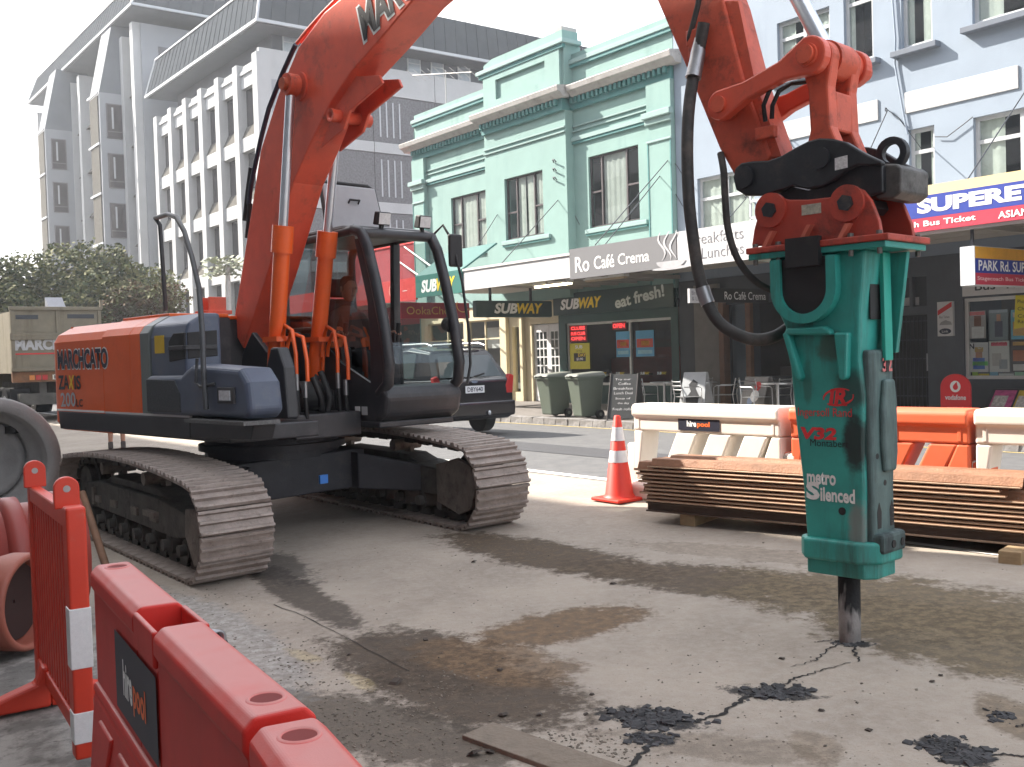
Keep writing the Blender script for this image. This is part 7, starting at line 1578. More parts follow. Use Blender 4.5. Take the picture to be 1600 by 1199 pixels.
b0 = dir_at(120, 47); blobs = []
random.seed(11)
for _ in range(20): blobs.append(((random.uniform(-3.6, 2.8), random.uniform(-2, 2), random.uniform(3.6, 5.4)), random.uniform(1.0, 1.7)))
blobs += [((-.3, 0, 5.9), 1.6), ((-2.2, 0, 5.6), 1.4), ((1.6, 0, 5.7), 1.3), ((-4.2, 0, 3.6), 1.2), ((3.0, 0, 4.6), 1.1), ((-5.2, 0, 2.9), 1.2), ((.6, .5, 6.7), .8), ((2.0, 0, 6.6), .6)]
tree('wide dark green broadleaf tree rising behind the beige truck', (b0.x, b0.y, .1), blobs, 8000, leaf_ms, .17)
b1 = dir_at(238, 44); blobs = [((random.uniform(-1.5, 1.2), random.uniform(-1, 1), random.uniform(2.2, 4.6)), random.uniform(.5, .95)) for _ in range(14)]
tree('smaller browning tree above the excavator hood, beside the big green tree', (b1.x, b1.y, .1), blobs, 2600, leaf_br, .14, trunk_r=.14)
b2 = S(-51.2, 20.2, PAV_Z)
t = thing('young_tree', 'thin young pale tree with sparse leaves against the white finned office', 'tree', (0, 0, 0), 0, base=b2)
MB().tube([(0, 0, 0), (.05, 0, 2.5), (0, 0, 4.6), (.05, .02, 6.6)], [.20, .19, .17, .12], 8).build('trunk', M('pale_bark', (.40, .40, .38), .8, 0, .15, 5), parent=t)
mb = MB()
for _ in range(260):
    a = random.uniform(0, 6.28); r = random.uniform(.1, 1.3); p = Vector((math.cos(a)*r, math.sin(a)*r, 6.6 + random.uniform(-.5, .5) - r*.15)); s = .26; d = Vector((math.cos(a), math.sin(a), random.uniform(-.5, .5))).normalized(); b = d.orthogonal()*s*.25; mb.quad(p - d*s*.6, p + b, p + d*s*.6, p - b)
for k in range(10): a = k*.63; mb.tube([(0, 0, 6.4), (math.cos(a)*1.1, math.sin(a)*1.1, 6.9)], .02, 4)
tag(mb.build('crown', M('pale_leaf', (.22, .24, .15), .6, 0, .3, 3), parent=t), kind='stuff')

# ================================================================ VEHICLES
beige = M('truck_beige', (.20, .175, .125), .6, 0, .12, 3, .05, 60, (.11, .08, .05), .45, 2.5, streak=True)
TK = thing('tipper_truck', 'dirty beige tipper truck seen from behind in front of the big tree', 'truck', (-34, 7.3, .1))
tu, Da, Db, zt = -32.0, 6.15, 8.65, 3.42; zr = zroad(7.4)
MB().box((tu - 5.2, Da, 1.55), (tu - .06, Db, 1.68)).box((tu - 5.2, Da, 1.68), (tu - .06, Da + .08, zt - .1)).box((tu - 5.2, Db - .08, 1.68), (tu - .06, Db, zt - .1)).box((tu - 5.2, Da, 1.68), (tu - 5.1, Db, zt + .15)).build('tipper_body', beige, parent=TK)
tg = MB().box((tu - .05, Da, 2.62), (tu + .02, Db, zt)).box((tu - .05, Da, 1.62), (tu + .0, Db, 2.60)).build('tailgate', beige, parent=TK, bevel=.01)
tb = MB()
for z in (zt - .06, 2.60, 2.50, 1.60): tb.box((tu + .022, Da - .03, z), (tu + .08, Db + .03, z + .10))
for D in (Da, Da + 1.22, Db - .10): tb.box((tu + .022, D, 1.70), (tu + .065, D + .10, 2.49)); tb.box((tu + .022, D, 2.70), (tu + .065, D + .10, zt - .07))
tb.box((tu - .02, Db - .02, zt), (tu + .06, Db + .06, zt + .25)); tb.build('tailgate_rib', beige, parent=tg, bevel=.008)
MB().box((tu + .021, Da + .15, 3.10), (tu + .03, Da + .75, 3.22)).box((tu + .021, Db - .95, 3.12), (tu + .03, Db - .2, 3.24)).build('grip_slot', charcoal, parent=tg)
text('MARCHCATO', 2.3, .34, axes((tu + .024, Da + .1, 2.20), (0, 1, 0), (0, 0, 1)), ltr_g, tg, bold=.05); MB().box((tu + .001, Da + .05, 2.08), (tu + .012, Db - .05, 2.12)).build('red_line', ltr_r, parent=tg)
MB().box((tu - .1, Da, 1.28), (tu + .0, Db, 1.58)).build('rear_bar', M('rust_bar', (.20, .10, .05), .8, 0, .3, 5), parent=TK)
for D, m_ in ((Da + .45, M('amber_lens', (.6, .20, .03), .3)), (Da + .62, M('red_lens', (.45, .02, .02), .3)), (Da + .80, M('red_lens', (.45, .02, .02), .3))): MB().box((tu + .001, D, 1.34), (tu + .03, D + .14, 1.48)).build('tail_lamp', m_, parent=TK)
pn = MB().box((tu + .001, Da + 1.08, 1.34), (tu + .015, Da + 1.75, 1.48)).build('number_plate', M('plate_white', (.72, .70, .62), .5, 0, .1), parent=TK); MB().box((tu + .016, Da + 1.12, 1.36), (tu + .018, Da + 1.32, 1.46)).build('plate_mark', charcoal, parent=pn)
MB().box((tu - 8, Da + .75, .75), (tu - .2, Da + .95, 1.27)).box((tu - 8, Db - .95, .75), (tu - .2, Db - .75, 1.27)).box((tu - .5, Da + .2, .62), (tu - .1, Db - .2, .95)).build('chassis', M('chassis_grey', (.10, .095, .085), .8, 0, .3, 4), parent=TK)
for u in (-1.3, -2.6, -6.8):
    for D in (Da + .02, Db - .56): w = MB().cyl((tu + u, D, zr + .5), (tu + u, D + .54, zr + .5), .5, n=28).build('wheel', black, parent=TK, bevel=.04); MB().cyl((tu + u, D - .006, zr + .5), (tu + u, D + .546, zr + .5), .26, n=20).build('rim', steel, parent=w)
for D in (Da + .02, Db - .56): MB().box((tu - .52, D, .35), (tu - .49, D + .54, 1.1)).build('mud_flap', black, parent=TK)
MB().prism([(Da, 1.1), (Db, 1.1), (Db, 3.2), (Db - .1, 3.3), (Da + .1, 3.3), (Da, 3.2)], tu - 7.8, tu - 5.5, 'x').build('cabin', beige, parent=TK, bevel=.06)
MB().prism([(tu - 5.6, 3.3), (tu - 4.9, 3.55), (tu - 4.9, 3.6), (tu - 5.6, 4.1)], Db - .3, Db + .25).build('wind_deflector', M('deflector', (.16, .17, .20), .5), parent=TK)
# dark station wagon
carp = M('car_black_paint', (.013, .012, .016), .12, 0, .08, 2, coat=.7); carglass = M('car_glass', (.055, .07, .075), .03, 0, .15, 1, spec=.8)
CA = thing('station_wagon', 'black station wagon seen from behind beyond the excavator cab', 'car', (-18.2, 11.25, .1))
cu, c0, c1 = -16.2, 10.30, 12.20; cm_ = (c0 + c1) / 2; cz = zroad(11.3)
def car_section(u, hw, zb, zt): return [(u, cm_ - hw, zb + .08), (u, cm_ - hw + .05, zb), (u, cm_ + hw - .05, zb), (u, cm_ + hw, zb + .08), (u, cm_ + hw, zt - .16), (u, cm_ + hw - .06, zt), (u, cm_ - hw + .06, zt), (u, cm_ - hw, zt - .16)]
def loft(secs, name, mat, par, bevel=.03, n=8):
    mb = MB(); v = []; fs = []
    for s_ in secs: v += s_
    for k in range(len(secs) - 1):
        for i in range(n): j = (i + 1) % n; fs.append((k*n + i, k*n + j, (k+1)*n + j, (k+1)*n + i))
    fs += [tuple(range(n))[::-1], tuple(range((len(secs)-1)*n, len(secs)*n))]
    mb.add(v, fs); return mb.build(name, mat, parent=par, bevel=bevel, seg=3)
loft([car_section(cu - 4.85, .72, cz + .3, cz + .75), car_section(cu - 4.6, .88, cz + .25, cz + .92), car_section(cu - 3.5, .95, cz + .24, cz + 1.05), car_section(cu - 1.0, .95, cz + .25, cz + 1.12), car_section(cu - .12, .95, cz + .30, cz + 1.13), car_section(cu - .0, .92, cz + .34, cz + 1.08)], 'body', carp, CA, .05)
gh = [(u, [(u2 , cm_ - a, cz + z) for u2, a, z in ()]) for u in ()]
def ghs(u, hw0, hw1, z0, z1, du=0): return [(u, cm_ - hw0, z0), (u, cm_ - hw0 + .02, z0 - .02), (u, cm_ + hw0 - .02, z0 - .02), (u, cm_ + hw0, z0), (u + du, cm_ + hw1, z1 - .06), (u + du, cm_ + hw1 - .10, z1), (u + du, cm_ - hw1 + .10, z1), (u + du, cm_ - hw1, z1 - .06)]
loft([ghs(cu - 3.6, .88, .70, cz + 1.02, cz + 1.08, .2), ghs(cu - 2.8, .90, .74, cz + 1.05, cz + 1.66, .1), ghs(cu - 1.2, .91, .75, cz + 1.08, cz + 1.74), ghs(cu - .10, .90, .72, cz + 1.09, cz + 1.66, -.36)], 'cabin_shell', carp, CA, .04)
MB().prism([(cm_ - .72, cz + 1.14), (cm_ + .72, cz + 1.14), (cm_ + .60, cz + 1.56), (cm_ - .60, cz + 1.56)], 0, .006, 'x').xform(lambda v: Vector((v.x + cu - .085 - (v.z - cz - 1.10) * .62 + .008, v.y, v.z))).build('rear_window', carglass, parent=CA)
for s_ in (-1, 1):
    y = cm_ + s_ * .905
    MB().hexa([(cu - 2.9, y - .01, cz + 1.14), (cu - .75, y - .01, cz + 1.14), (cu - .75, y + .01, cz + 1.14), (cu - 2.9, y + .01, cz + 1.14), (cu - 2.5, y - s_*.14 - .01, cz + 1.60), (cu - .85, y - s_*.14 - .01, cz + 1.62), (cu - .85, y - s_*.14 + .01, cz + 1.62), (cu - 2.5, y - s_*.14 + .01, cz + 1.60)]).build('side_window', carglass, parent=CA)
    MB().prism([(cm_ + s_*.90, cz + .80), (cm_ + s_*.94, cz + 1.14), (cm_ + s_*.84, cz + 1.18), (cm_ + s_*.74, cz + .96), (cm_ + s_*.76, cz + .80)], cu - .10, cu + .012, 'x').build('tail_lamp', M('red_lens', (.45, .02, .02), .3), parent=CA, bevel=.012)
    MB().tube([(cu - 2.6, cm_ + s_*.62, cz + 1.76), (cu - 2.4, cm_ + s_*.62, cz + 1.80), (cu - .7, cm_ + s_*.62, cz + 1.80), (cu - .5, cm_ + s_*.62, cz + 1.75)], .022, 6).build('roof_rail', M('rail_silver', (.55, .55, .57), .3, .6), parent=CA)
    for u in (-.95, -3.85):
        w = MB().cyl((cu + u, cm_ + s_*.70, cz + .34), (cu + u, cm_ + s_*.93, cz + .34), .34, n=28).build('wheel', black, parent=CA, bevel=.03); MB().cyl((cu + u, cm_ + s_*.92, cz + .34), (cu + u, cm_ + s_*.938, cz + .34), .21, n=18).build('rim', M('alloy', (.4, .4, .42), .3, .8), parent=w)
MB().prism([(cm_ - .93, cz + .36), (cm_ + .93, cz + .36), (cm_ + .94, cz + .66), (cm_ - .94, cz + .66)], cu - .2, cu + .07, 'x').build('bumper', carp, parent=CA, bevel=.05, seg=3)
np_ = MB().box((cu + .003, cm_ - .22, cz + .83), (cu + .014, cm_ + .22, cz + .97)).build('number_plate', M('plate_white2', (.72, .74, .76), .5, 0, .03), parent=CA); text('DBY640', .36, .09, axes((cu + .016, cm_ - .18, cz + .855), (0, 1, 0), (0, 0, 1)), ltr_navy, np_, bold=.02)
MB().prism([(cm_ + .07*math.cos(R(t)), cz + 1.045 + .028*math.sin(R(t))) for t in range(0, 360, 24)], cu - .01, cu + .012, 'x').build('badge', M('badge_blue', (.25, .30, .40), .25, .4), parent=CA); MB().tube([(cu - .07, cm_ + .05, cz + 1.15), (cu - .12, cm_ + .32, cz + 1.20)], .014, 5).build('rear_wiper', black, parent=CA); MB().box((cu - .55, cm_ - .5, cz + 1.70), (cu - .40, cm_ + .5, cz + 1.74)).build('spoiler', carp, parent=CA, bevel=.02)
MB().lathe([(.02, 0), (.028, .02), (.03, .05), (.02, .075), (0, .085)], (cu + .12, cm_ + .25, cz + .40), (0, 0, 1), 12).build('tow_ball', chrome, parent=CA)

# ================================================================ STREET FURNITURE on the far pavement
binm = M('bin_green', (.085, .105, .08), .55, 0, .08, 3, .03, 60, (.10, .11, .09), .25, 3); lidm = M('bin_lid', (.16, .17, .15), .45, 0, .08, 3)
def wheelie(label, u, D, tw=0):
    t = thing('wheelie_bin', label, 'bin', (0, 0, 0), ANG + tw, 'wheelie bins on the kerb', base=S(u, D, PAV_Z))
    b = lambda z, hx, hy, dy=0: [(-hx, -hy + dy, z), (hx, -hy + dy, z), (hx, hy + dy, z), (-hx, hy + dy, z)]
    MB().hexa(b(.06, .21, .24, .02) + b(.94, .28, .33)).build('bin_body', binm, parent=t, bevel=.03, seg=3)
    MB().box((-.30, -.36, .90), (.30, .34, .955)).build('bin_rim', binm, parent=t, bevel=.012)
    MB().hexa([(-.305, -.40, .958), (.305, -.40, .958), (.305, .38, .958), (-.305, .38, .958), (-.25, -.32, 1.02), (.25, -.32, 1.02), (.25, .34, 1.06), (-.25, .34, 1.06)]).build('lid', lidm, parent=t, bevel=.025, seg=3)
    MB().box((-.09, -.46, .955), (.09, -.38, .985)).build('lid_grip', lidm, parent=t, bevel=.01)
    MB().tube([(-.22, .36, .93), (-.22, .44, .96), (.22, .44, .96), (.22, .36, .93)], .02, 8).build('handle', binm, parent=t)
    for x in (-.28, .28): w = MB().cyl((x - .035, .20, .10), (x + .035, .20, .10), .10, n=20).build('wheel', black, parent=t); MB().cyl((x - .038, .20, .10), (x + .038, .20, .10), .04, n=12).build('hub', lidm, parent=w)
    return t
pb_ = sf(G(866, 650, .13)); wheelie('green wheelie bin of the pair nearer the white double door', -18.78, 15.32, R(-6)); wheelie('green wheelie bin of the pair nearer the chalkboard', -17.55, 15.24, R(-12))
cb_ = thing('chalkboard_sign', 'black folding chalkboard with white handwriting beside the wheelie bins', 'sign', (0, 0, 0), ANG + R(28), base=S(-16.35, 15.35, PAV_Z))
bk = M('chalkboard', (.02, .022, .024), .7, 0, .25, 6)
MB().hexa([(-.30, -.36, .06), (.30, -.36, .06), (.30, -.33, .06), (-.30, -.33, .06), (-.30, -.05, 1.0), (.30, -.05, 1.0), (.30, -.02, 1.0), (-.30, -.02, 1.0)]).build('front_board', bk, parent=cb_); MB().hexa([(-.30, .33, .06), (.30, .33, .06), (.30, .36, .06), (-.30, .36, .06), (-.30, .02, 1.0), (.30, .02, 1.0), (.30, .05, 1.0), (-.30, .05, 1.0)]).build('rear_board', bk, parent=cb_)
fm_ = MB()
for x in (-.32, .30): fm_.tube([(x + .01, -.38, 0), (x + .01, -.04, 1.02)], .018, 6).tube([(x + .01, .38, 0), (x + .01, .04, 1.02)], .018, 6).box((x, -.30, .16), (x + .02, .30, .19))
fm_.build('frame', M('frame_black', (.025, .02, .018), .5), parent=cb_)
chalk = M('chalk', (.55, .55, .55), .9, 0, .3, 40)
def cbt(s, x, zt_, w, h): k = .31 / .94; text(s, w, h, axes((x, -.362 + (zt_ - .06) * k - .004, zt_), (1, 0, 0), (0, k, 1)), chalk, cb_, bold=-.006)
for s, x, z, w in (('Try our', -.2, .86, .36), ('Coffee', -.12, .77, .28), ('Breakfast', -.22, .67, .44), ('Lunch Deal', -.2, .57, .42), ('Soup of', -.16, .45, .34), ('the day', -.1, .35, .26), ('Fresh rolls', -.2, .23, .42)): cbt(s, x, z, w, .055)
ab = thing('sandwich_board', 'small white folding board with a black print between the cafe tables', 'sign', (0, 0, 0), ANG + R(18), base=S(-16.0, 17.2, PAV_Z))
MB().hexa([(-.32, -.34, .03), (.32, -.34, .03), (.32, -.31, .03), (-.32, -.31, .03), (-.27, -.05, .98), (.27, -.05, .98), (.27, -.02, .98), (-.27, -.02, .98)]).hexa([(-.32, .31, .03), (.32, .31, .03), (.32, .34, .03), (-.32, .34, .03), (-.27, .02, .98), (.27, .02, .98), (.27, .05, .98), (-.27, .05, .98)]).build('board', M('board_pale', (.42, .44, .46), .6, 0, .08, 4), parent=ab)
k = .29/.95
MB().prism([(-.12, .2), (.14, .2), (.16, .45), (.05, .62), (.10, .75), (-.02, .82), (-.12, .70), (-.05, .55), (-.16, .4)], -.002, .0).xform(lambda v: Vector((v.x, -.345 + (v.z - .03) * k + v.y, v.z))).build('black_print', ltr_k, parent=ab)
ab2 = thing('sandwich_board', 'grey folding board with a red round print beside the cafe tables', 'sign', (0, 0, 0), ANG + R(-8), base=S(-14.55, 17.6, PAV_Z))
MB().hexa([(-.36, -.30, .03), (.36, -.30, .03), (.36, -.27, .03), (-.36, -.27, .03), (-.36, -.05, .86), (.36, -.05, .86), (.36, -.02, .86), (-.36, -.02, .86)]).hexa([(-.36, .27, .03), (.36, .27, .03), (.36, .30, .03), (-.36, .30, .03), (-.36, .02, .86), (.36, .02, .86), (.36, .05, .86), (-.36, .05, .86)]).build('board', M('board_grey', (.22, .21, .20), .7, 0, .1, 4), parent=ab2)
k = .25/.83
for cx_, cz_, r_, m_ in ((.10, .66, .10, ltr_r), (.06, .45, .13, white), (-.06, .34, .09, M('print_blue', (.25, .32, .45), .6))): MB().prism([(cx_ + r_*math.cos(R(t)), cz_ + r_*math.sin(R(t))) for t in range(0, 360, 30)], -.002, .0).xform(lambda v: Vector((v.x, -.305 + (v.z - .03) * k + v.y - (.002 if m_ is white else 0), v.z))).build('round_print', m_, parent=ab2)
alu = M('cafe_aluminium', (.55, .56, .57), .3, .75, .08, 8)
def cafe_table(label, u, D):
    t = thing('cafe_table', label, 'table', (0, 0, 0), ANG, 'aluminium cafe tables', base=S(u, D, PAV_Z))
    MB().cyl((0, 0, .72), (0, 0, .745), .34, n=32).build('table_top', alu, parent=t, bevel=.006); MB().cyl((0, 0, .05), (0, 0, .719), .03, n=12).build('pedestal', alu, parent=t); fb = MB()
    for k in range(4): a = k*math.pi/2 + .4; fb.tube([(0, 0, .10), (math.cos(a)*.27, math.sin(a)*.27, .02)], .018, 6)
    fb.build('base', alu, parent=t)
def cafe_chair(label, u, D, r_):
    t = thing('cafe_chair', label, 'chair', (0, 0, 0), ANG + R(r_), 'aluminium cafe chairs', base=S(u, D, PAV_Z))
    for s_ in (-1, 1): MB().tube([(s_*.25, -.24, 0), (s_*.25, -.22, .62), (s_*.25, -.16, .66), (s_*.25, .20, .66)], .013, 6).build('front_leg', alu, parent=t); MB().tube([(s_*.23, .26, 0), (s_*.23, .20, .45), (s_*.21, .27, .82)], .013, 6).build('rear_leg', alu, parent=t)
    st_ = MB()
    for k in range(6): st_.box((-.22, -.22 + k*.07, .435), (.22, -.165 + k*.07, .447))
    st_.build('seat', alu, parent=t); bk_ = MB()
    for k in range(3): bk_.tube([(-.215, .235 + k*.012, .60 + k*.09), (0, .275 + k*.012, .60 + k*.09), (.215, .235 + k*.012, .60 + k*.09)], .015, 6)
    bk_.build('backrest', alu, parent=t)
cafe_table('cafe table between the chalkboard and the white folding board', -17.3, 17.5); cafe_table('cafe table between the two folding boards', -16.1, 17.5); cafe_table('cafe table behind the grey folding board with the red print', -14.9, 18.2); cafe_table('cafe table partly behind the teal breaker', -13.8, 17.3)
for k, (u, D, r_) in enumerate(((-17.9, 17.4, 90), (-17.2, 18.1, 10), (-16.6, 17.9, -80), (-15.75, 17.9, -60), (-16.0, 16.9, 160), (-14.4, 18.0, -90), (-13.6, 18.1, 10), (-14.3, 17.2, 80))):
    cafe_chair(['cafe chair nearest the chalkboard, facing its table', 'cafe chair behind the table next to the chalkboard', 'cafe chair behind the white folding board', 'cafe chair behind the table between the two folding boards', 'cafe chair on the road side of the middle cafe table', 'cafe chair close to the grey folding board with the red print', 'cafe chair behind the table by the breaker', 'cafe chair between the grey folding board and the table by the breaker'][k], u, D, r_)
# TV aerial above the parapet
an = thing('aerial', 'thin rooftop television aerial standing behind the mint parapet', 'aerial', (-31.6, 20.9, 9.5))
am = M('aerial_metal', (.35, .34, .33), .5, .5)
mt = FP(696, 114, 20.9); MB().tube([(mt.x, 20.9, 9.5), (mt.x, 20.9, mt.z + .1)], .025, 6).build('mast', am, parent=an)
a, b = FP(645, 118, 20.9), FP(737, 113, 20.9); ar = MB().tube([tuple(a), tuple(b)], .018, 5)
for k in range(9): p = a.lerp(b, k/8); ar.tube([(p.x - .28, p.y - .1, p.z + .26), (p.x + .25, p.y + .1, p.z - .25)], .010, 4)
ar.build('antenna_arms', am, parent=an)
# ================================================================ NEAR SIDE OF THE STREET (behind the camera): the tall block whose shade lies over the works
nb = thing('office_building', 'tall grey concrete office block on the near side of the street, shading the works', 'building', (-20, -5.0, 0))
NBH = 20.5; brickm = M('grey_precast', (.36, .345, .33), .85, 0, .15, 3, .1, 40); nglass = M('dark_office_glass', (.04, .05, .06), .08, 0, .2, 1)
MB().box((-75, -20, -.3), (14, -4.6, NBH)).build('core', brickm, parent=nb)
for k in range(6):
    z = 1.0 + k * 3.3
    MB().box((-74.5, -4.598, z), (13.5, -4.56, z + 1.7)).build('window_band', nglass, parent=nb); MB().box((-75, -4.598, z + 1.72), (14, -4.40, z + 1.95)).build('ledge', brickm, parent=nb)
npv = MB().box((-80, -4.55, -.4), (30, -1.6, zroad(-1.6) + .14)).build('near_pavement', asph_far); tag(npv, kind='structure')
# ================================================================ PEOPLE
def body(name, joints, edges, mat, parent, sub=2):
    me = bpy.data.meshes.new(name); off = OFF[parent.name]; ks = list(joints); ix = {k: i for i, k in enumerate(ks)}
    me.from_pydata([tuple(Vector(joints[k][0]) - off) for k in ks], [(ix[a], ix[b]) for a, b in edges], []); me.materials.append(mat)
    o = bpy.data.objects.new(name, me); COL.objects.link(o); o.parent = parent; OFF[o.name] = off
    sk = o.modifiers.new('skin', 'SKIN'); sv_ = me.skin_vertices[0].data if me.skin_vertices else None
    if sv_ is None: me.attributes
    for i, k in enumerate(ks): sv_[i].radius = (joints[k][1], joints[k][2] if len(joints[k]) > 2 else joints[k][1]); sv_[i].use_root = (i == 0)
    sk.use_smooth_shade = True
    s = o.modifiers.new('sub', 'SUBSURF'); s.levels = sub; s.render_levels = sub
    return o
def head(parent, c, fwd, hair, r=.105, cap=None):
    c, fwd = Vector(c), Vector(fwd).normalized(); up = Vector((0, 0, 1)); rt = fwd.cross(up).normalized()
    mb = MB().lathe([(0.001, -.125), (.045, -.115), (.072, -.075), (.084, -.02), (.086, .04), (.07, .09), (.04, .12), (.001, .13)], (0, 0, 0), (0, 0, 1), 20)
    def f(v): 
        k = 1.18 if v.y > 0 else 1.12; q = Vector((v.x * .92, v.y * k, v.z)); return q
    mb.xform(f); W2 = lambda v: c + rt * v.x + fwd * v.y + up * v.z
    mb.xform(W2); h = mb.build('head', skin, parent=parent)
    MB().prism([(-.012, -.02), (.012, -.02), (.006, .03), (-.006, .03)], .088, .122).xform(W2).build('nose', skin, parent=h, bevel=.004)
    for s_ in (-1, 1): MB().lathe([(.001, 0), (.009, .003), (.011, .010)], (s_*.032, .088, .022), (0, 1, 0), 10).xform(W2).build('eye', ltr_k, parent=h); MB().box((s_*.080, -.02, -.03), (s_*.094, .02, .035)).xform(W2).build('ear', skin, parent=h, bevel=.006)
    MB().box((-.024, .088, -.062), (.024, .097, -.052)).xform(W2).build('mouth', M('lip', (.30, .12, .10), .5), parent=h)
    hb = MB().lathe([(.095, -.02), (.100, .04), (.086, .10), (.05, .138), (.001, .148)], (0, -.012, .0), (0, 0, 1), 20).xform(lambda v: W2(Vector((v.x*.95, v.y*1.12 - (.0 if v.y < 0 else .02), v.z + (.035 if v.y > .05 else 0))))); hb.build('hair', hair, parent=h)
    return h
def hand(parent, wrist, direction, side, curl=.6, held=None):
    """palm with four bent fingers and a thumb off the side"""
    w, d = Vector(wrist), Vector(direction).normalized(); up = Vector((0, 0, 1)); s = d.cross(up).normalized() * side; n = s.cross(d) * side
    mb = MB(); pc = w + d*.045
    mb.hexa([w - s*.026 - n*.012, w + s*.026 - n*.012, w + s*.026 + n*.012, w - s*.026 + n*.012, w + d*.09 - s*.040 - n*.012, w + d*.09 + s*.040 - n*.012, w + d*.09 + s*.040 + n*.012, w + d*.09 - s*.040 + n*.012])
    for k, ln in enumerate((.068, .078, .072, .055)):
        p = w + d*.082 + s*(-.030 + .020*k); pts = [p]
        a = 0
        for q in range(3): a += curl * (.55 + .2*q); pts.append(pts[-1] + (d*math.cos(a) - n*math.sin(a)) * ln * (.42, .33, .25)[q])
        mb.tube(pts, [.0095, .009, .008, .006], 7)
    t = w + d*.03 - s*.034; mb.tube([t, t + d*.03 - s*.022 - n*.01, t + d*.055 - s*.022 - n*.028, t + d*.07 - s*.012 - n*.035], [.012, .011, .010, .007], 7)
    return mb.build('hand', skin, parent=parent, bevel=0, sub=1)
trou = M('dark_trousers', (.018, .018, .022), .85, 0, .2, 8); shirt = M('faded_red_shirt', (.13, .065, .055), .85, 0, .15, 6); cream_sh = M('pale_shirt', (.45, .46, .46), .85, 0, .1, 6); hairm = M('brown_hair', (.05, .03, .02), .7, 0, .2, 20); boot = M('work_boot', (.06, .05, .045), .7, 0, .2, 10)
# operator seated in the cab, forearms on the levers
OP = thing('person', 'operator in a faded red shirt and dark trousers sitting in the excavator cab', 'person', (.25, .85, 1.36), EA, base=EC)
J = {'pel': ((.18, .85, 1.66), .15, .125), 'belly': ((.14, .85, 1.82), .14, .115), 'chest': ((.12, .85, 2.02), .165, .12), 'neckb': ((.13, .85, 2.16), .10, .085), 'neck': ((.15, .85, 2.22), .055), 
     'hr': ((.22, .75, 1.65), .095), 'kr': ((.66, .71, 1.68), .072), 'ar': ((.80, .71, 1.34), .05), 'hl': ((.22, .95, 1.65), .095), 'kl': ((.66, .99, 1.68), .072), 'al': ((.80, .99, 1.34), .05)}
legs = {k: J[k] for k in ('pel', 'hr', 'kr', 'ar', 'hl', 'kl', 'al')}
bd = {'chest': J['chest'], 'belly': J['belly'], 'pel': ((.18, .85, 1.68), .145, .12), 'neckb': J['neckb'], 'neck': J['neck'],
  'sr': ((.13, .67, 2.10), .065), 'er': ((.26, .56, 1.86), .05), 'wr': ((.50, .525, 1.93), .034), 'sl': ((.13, 1.03, 2.10), .065), 'el': ((.26, 1.13, 1.86), .05), 'wl': ((.50, 1.155, 1.93), .034)}
full = dict(bd); full.update({k: J[k] for k in ('hr', 'kr', 'ar', 'hl', 'kl', 'al')})
body('body', full, [('pel', 'belly'), ('belly', 'chest'), ('chest', 'neckb'), ('neckb', 'neck'), ('neckb', 'sr'), ('sr', 'er'), ('er', 'wr'), ('neckb', 'sl'), ('sl', 'el'), ('el', 'wl'), ('pel', 'hr'), ('hr', 'kr'), ('kr', 'ar'), ('pel', 'hl'), ('hl', 'kl'), ('kl', 'al')], shirt, OP)
leg2 = {k: (v[0], v[1] + .012) + tuple(x + .012 for x in v[2:]) for k, v in legs.items()}
body('trousers', leg2, [('pel', 'hr'), ('hr', 'kr'), ('kr', 'ar'), ('pel', 'hl'), ('hl', 'kl'), ('kl', 'al')], trou, OP)
head(OP, (.19, .85, 2.385), (1, -.15, -.12), hairm)
for s_, y in ((-1, .525), (1, 1.155)):
    fa = {'e': ((.26, .56 if s_ < 0 else 1.13, 1.86), .046), 'w': ((.50, y, 1.93), .036)}
    hand(OP, (.49, y, 1.93), (1, (-.12 if s_ < 0 else .04), .08), s_)
    MB().prism([(.74, 1.27), (.98, 1.27), (.99, 1.31), (.90, 1.35), (.84, 1.40), (.75, 1.40)], (.71 if s_ < 0 else .99) - .045, (.71 if s_ < 0 else .99) + .045).build('boot', boot, parent=OP, bevel=.02)
# bystander beyond the machine: only the shins and shoes show under the counterweight
pw = G(183, 701); PP = thing('person', 'bystander with bare shins and dark shoes standing behind the excavator counterweight', 'person', (0, 0, 0), R(20), base=pw)
J = {'pel': ((0, 0, .95), .15, .12), 'belly': ((0, 0, 1.1), .14, .11), 'chest': ((0, 0, 1.32), .17, .12), 'neckb': ((0, 0, 1.46), .10, .08), 'neck': ((0, .01, 1.53), .055), 'hr': ((.10, 0, .9), .09), 'kr': ((.11, .02, .50), .062), 'cr': ((.11, -.01, .36), .056), 'ar': ((.115, .0, .09), .04), 'hl': ((-.10, 0, .9), .09), 'kl': ((-.11, .04, .50), .062), 'cl': ((-.11, .0, .36), .056), 'al': ((-.115, .02, .09), .04), 'sr': ((.19, 0, 1.42), .06), 'er': ((.25, -.02, 1.14), .046), 'wr': ((.25, .08, .90), .032), 'sl': ((-.19, 0, 1.42), .06), 'el': ((-.25, -.02, 1.14), .046), 'wl': ((-.25, .08, .90), .032)}
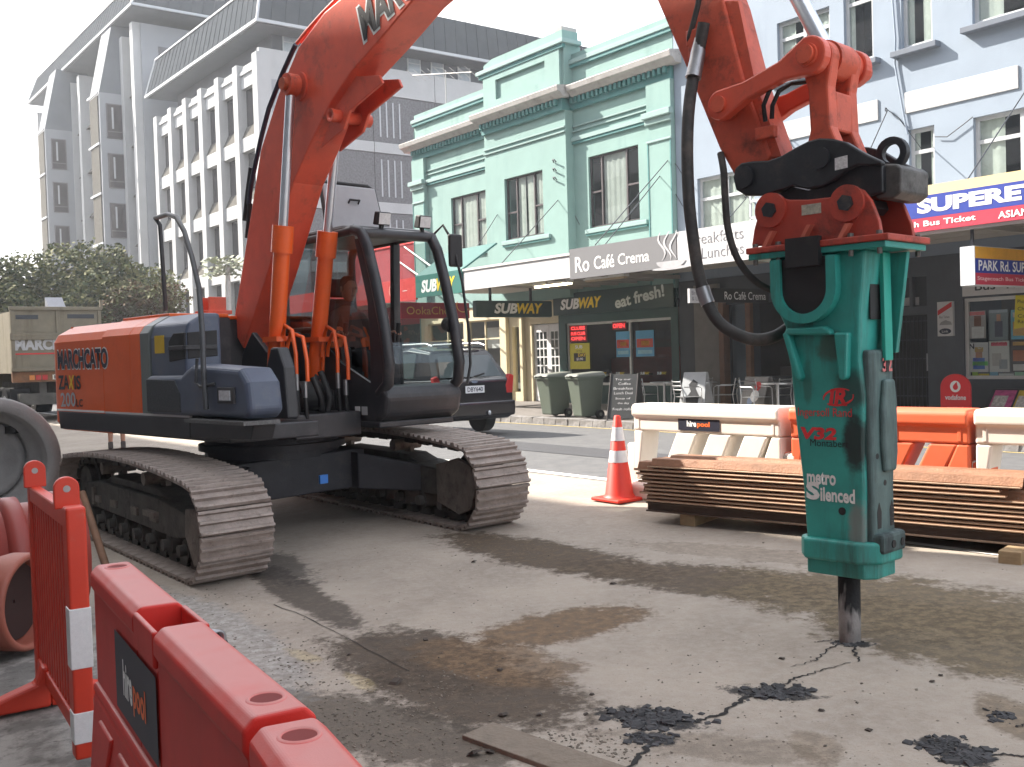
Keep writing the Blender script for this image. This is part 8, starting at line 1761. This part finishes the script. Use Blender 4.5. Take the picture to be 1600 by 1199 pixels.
body('body', J, [('pel', 'belly'), ('belly', 'chest'), ('chest', 'neckb'), ('neckb', 'neck'), ('neckb', 'sr'), ('sr', 'er'), ('er', 'wr'), ('neckb', 'sl'), ('sl', 'el'), ('el', 'wl'), ('pel', 'hr'), ('hr', 'kr'), ('kr', 'cr'), ('cr', 'ar'), ('pel', 'hl'), ('hl', 'kl'), ('kl', 'cl'), ('cl', 'al')], skin, PP)
body('shirt', {k: (v[0], v[1] + .014) + tuple(x + .014 for x in v[2:]) for k, v in J.items() if k in ('pel', 'belly', 'chest', 'neckb', 'sr', 'sl')}, [('pel', 'belly'), ('belly', 'chest'), ('chest', 'neckb'), ('neckb', 'sr'), ('neckb', 'sl')], cream_sh, PP)
body('shorts', {'pel': ((0, 0, .94), .165, .135), 'hr': ((.10, 0, .88), .105), 'kr': ((.11, .01, .58), .085), 'hl': ((-.10, 0, .88), .105), 'kl': ((-.11, .02, .58), .085)}, [('pel', 'hr'), ('hr', 'kr'), ('pel', 'hl'), ('hl', 'kl')], trou, PP)
head(PP, (0, .03, 1.66), (0, 1, 0), hairm)
for x, y, s_ in ((.115, .0, 1), (-.115, .02, -1)):
    MB().prism([(y - .08, .0), (y + .20, .0), (y + .20, .05), (y + .10, .09), (y + .05, .14), (y - .07, .14)], x - .045, x + .045, 'x').build('shoe', boot, parent=PP, bevel=.018)
    hand(PP, (s_*.25, .085, .90), (0, .2, -1), s_, .35)
# ================================================================ HAZE: air volume added to lift the shadows and wash out the distance
hm = bpy.data.materials.new('haze'); hm.use_nodes = True; t = hm.node_tree; t.nodes.clear(); o_ = t.nodes.new('ShaderNodeOutputMaterial'); pv = t.nodes.new('ShaderNodeVolumePrincipled')
pv.inputs['Color'].default_value = (.90, .94, 1.0, 1); pv.inputs['Density'].default_value = .0011; pv.inputs['Anisotropy'].default_value = .35; t.links.new(pv.outputs[0], o_.inputs['Volume'])
hz = MB().box((-610, -310, -2.2), (410, 310, 29.5)).build('haze', hm); tag(hz, kind='stuff', label='thin bright haze hanging in the air over the whole street')
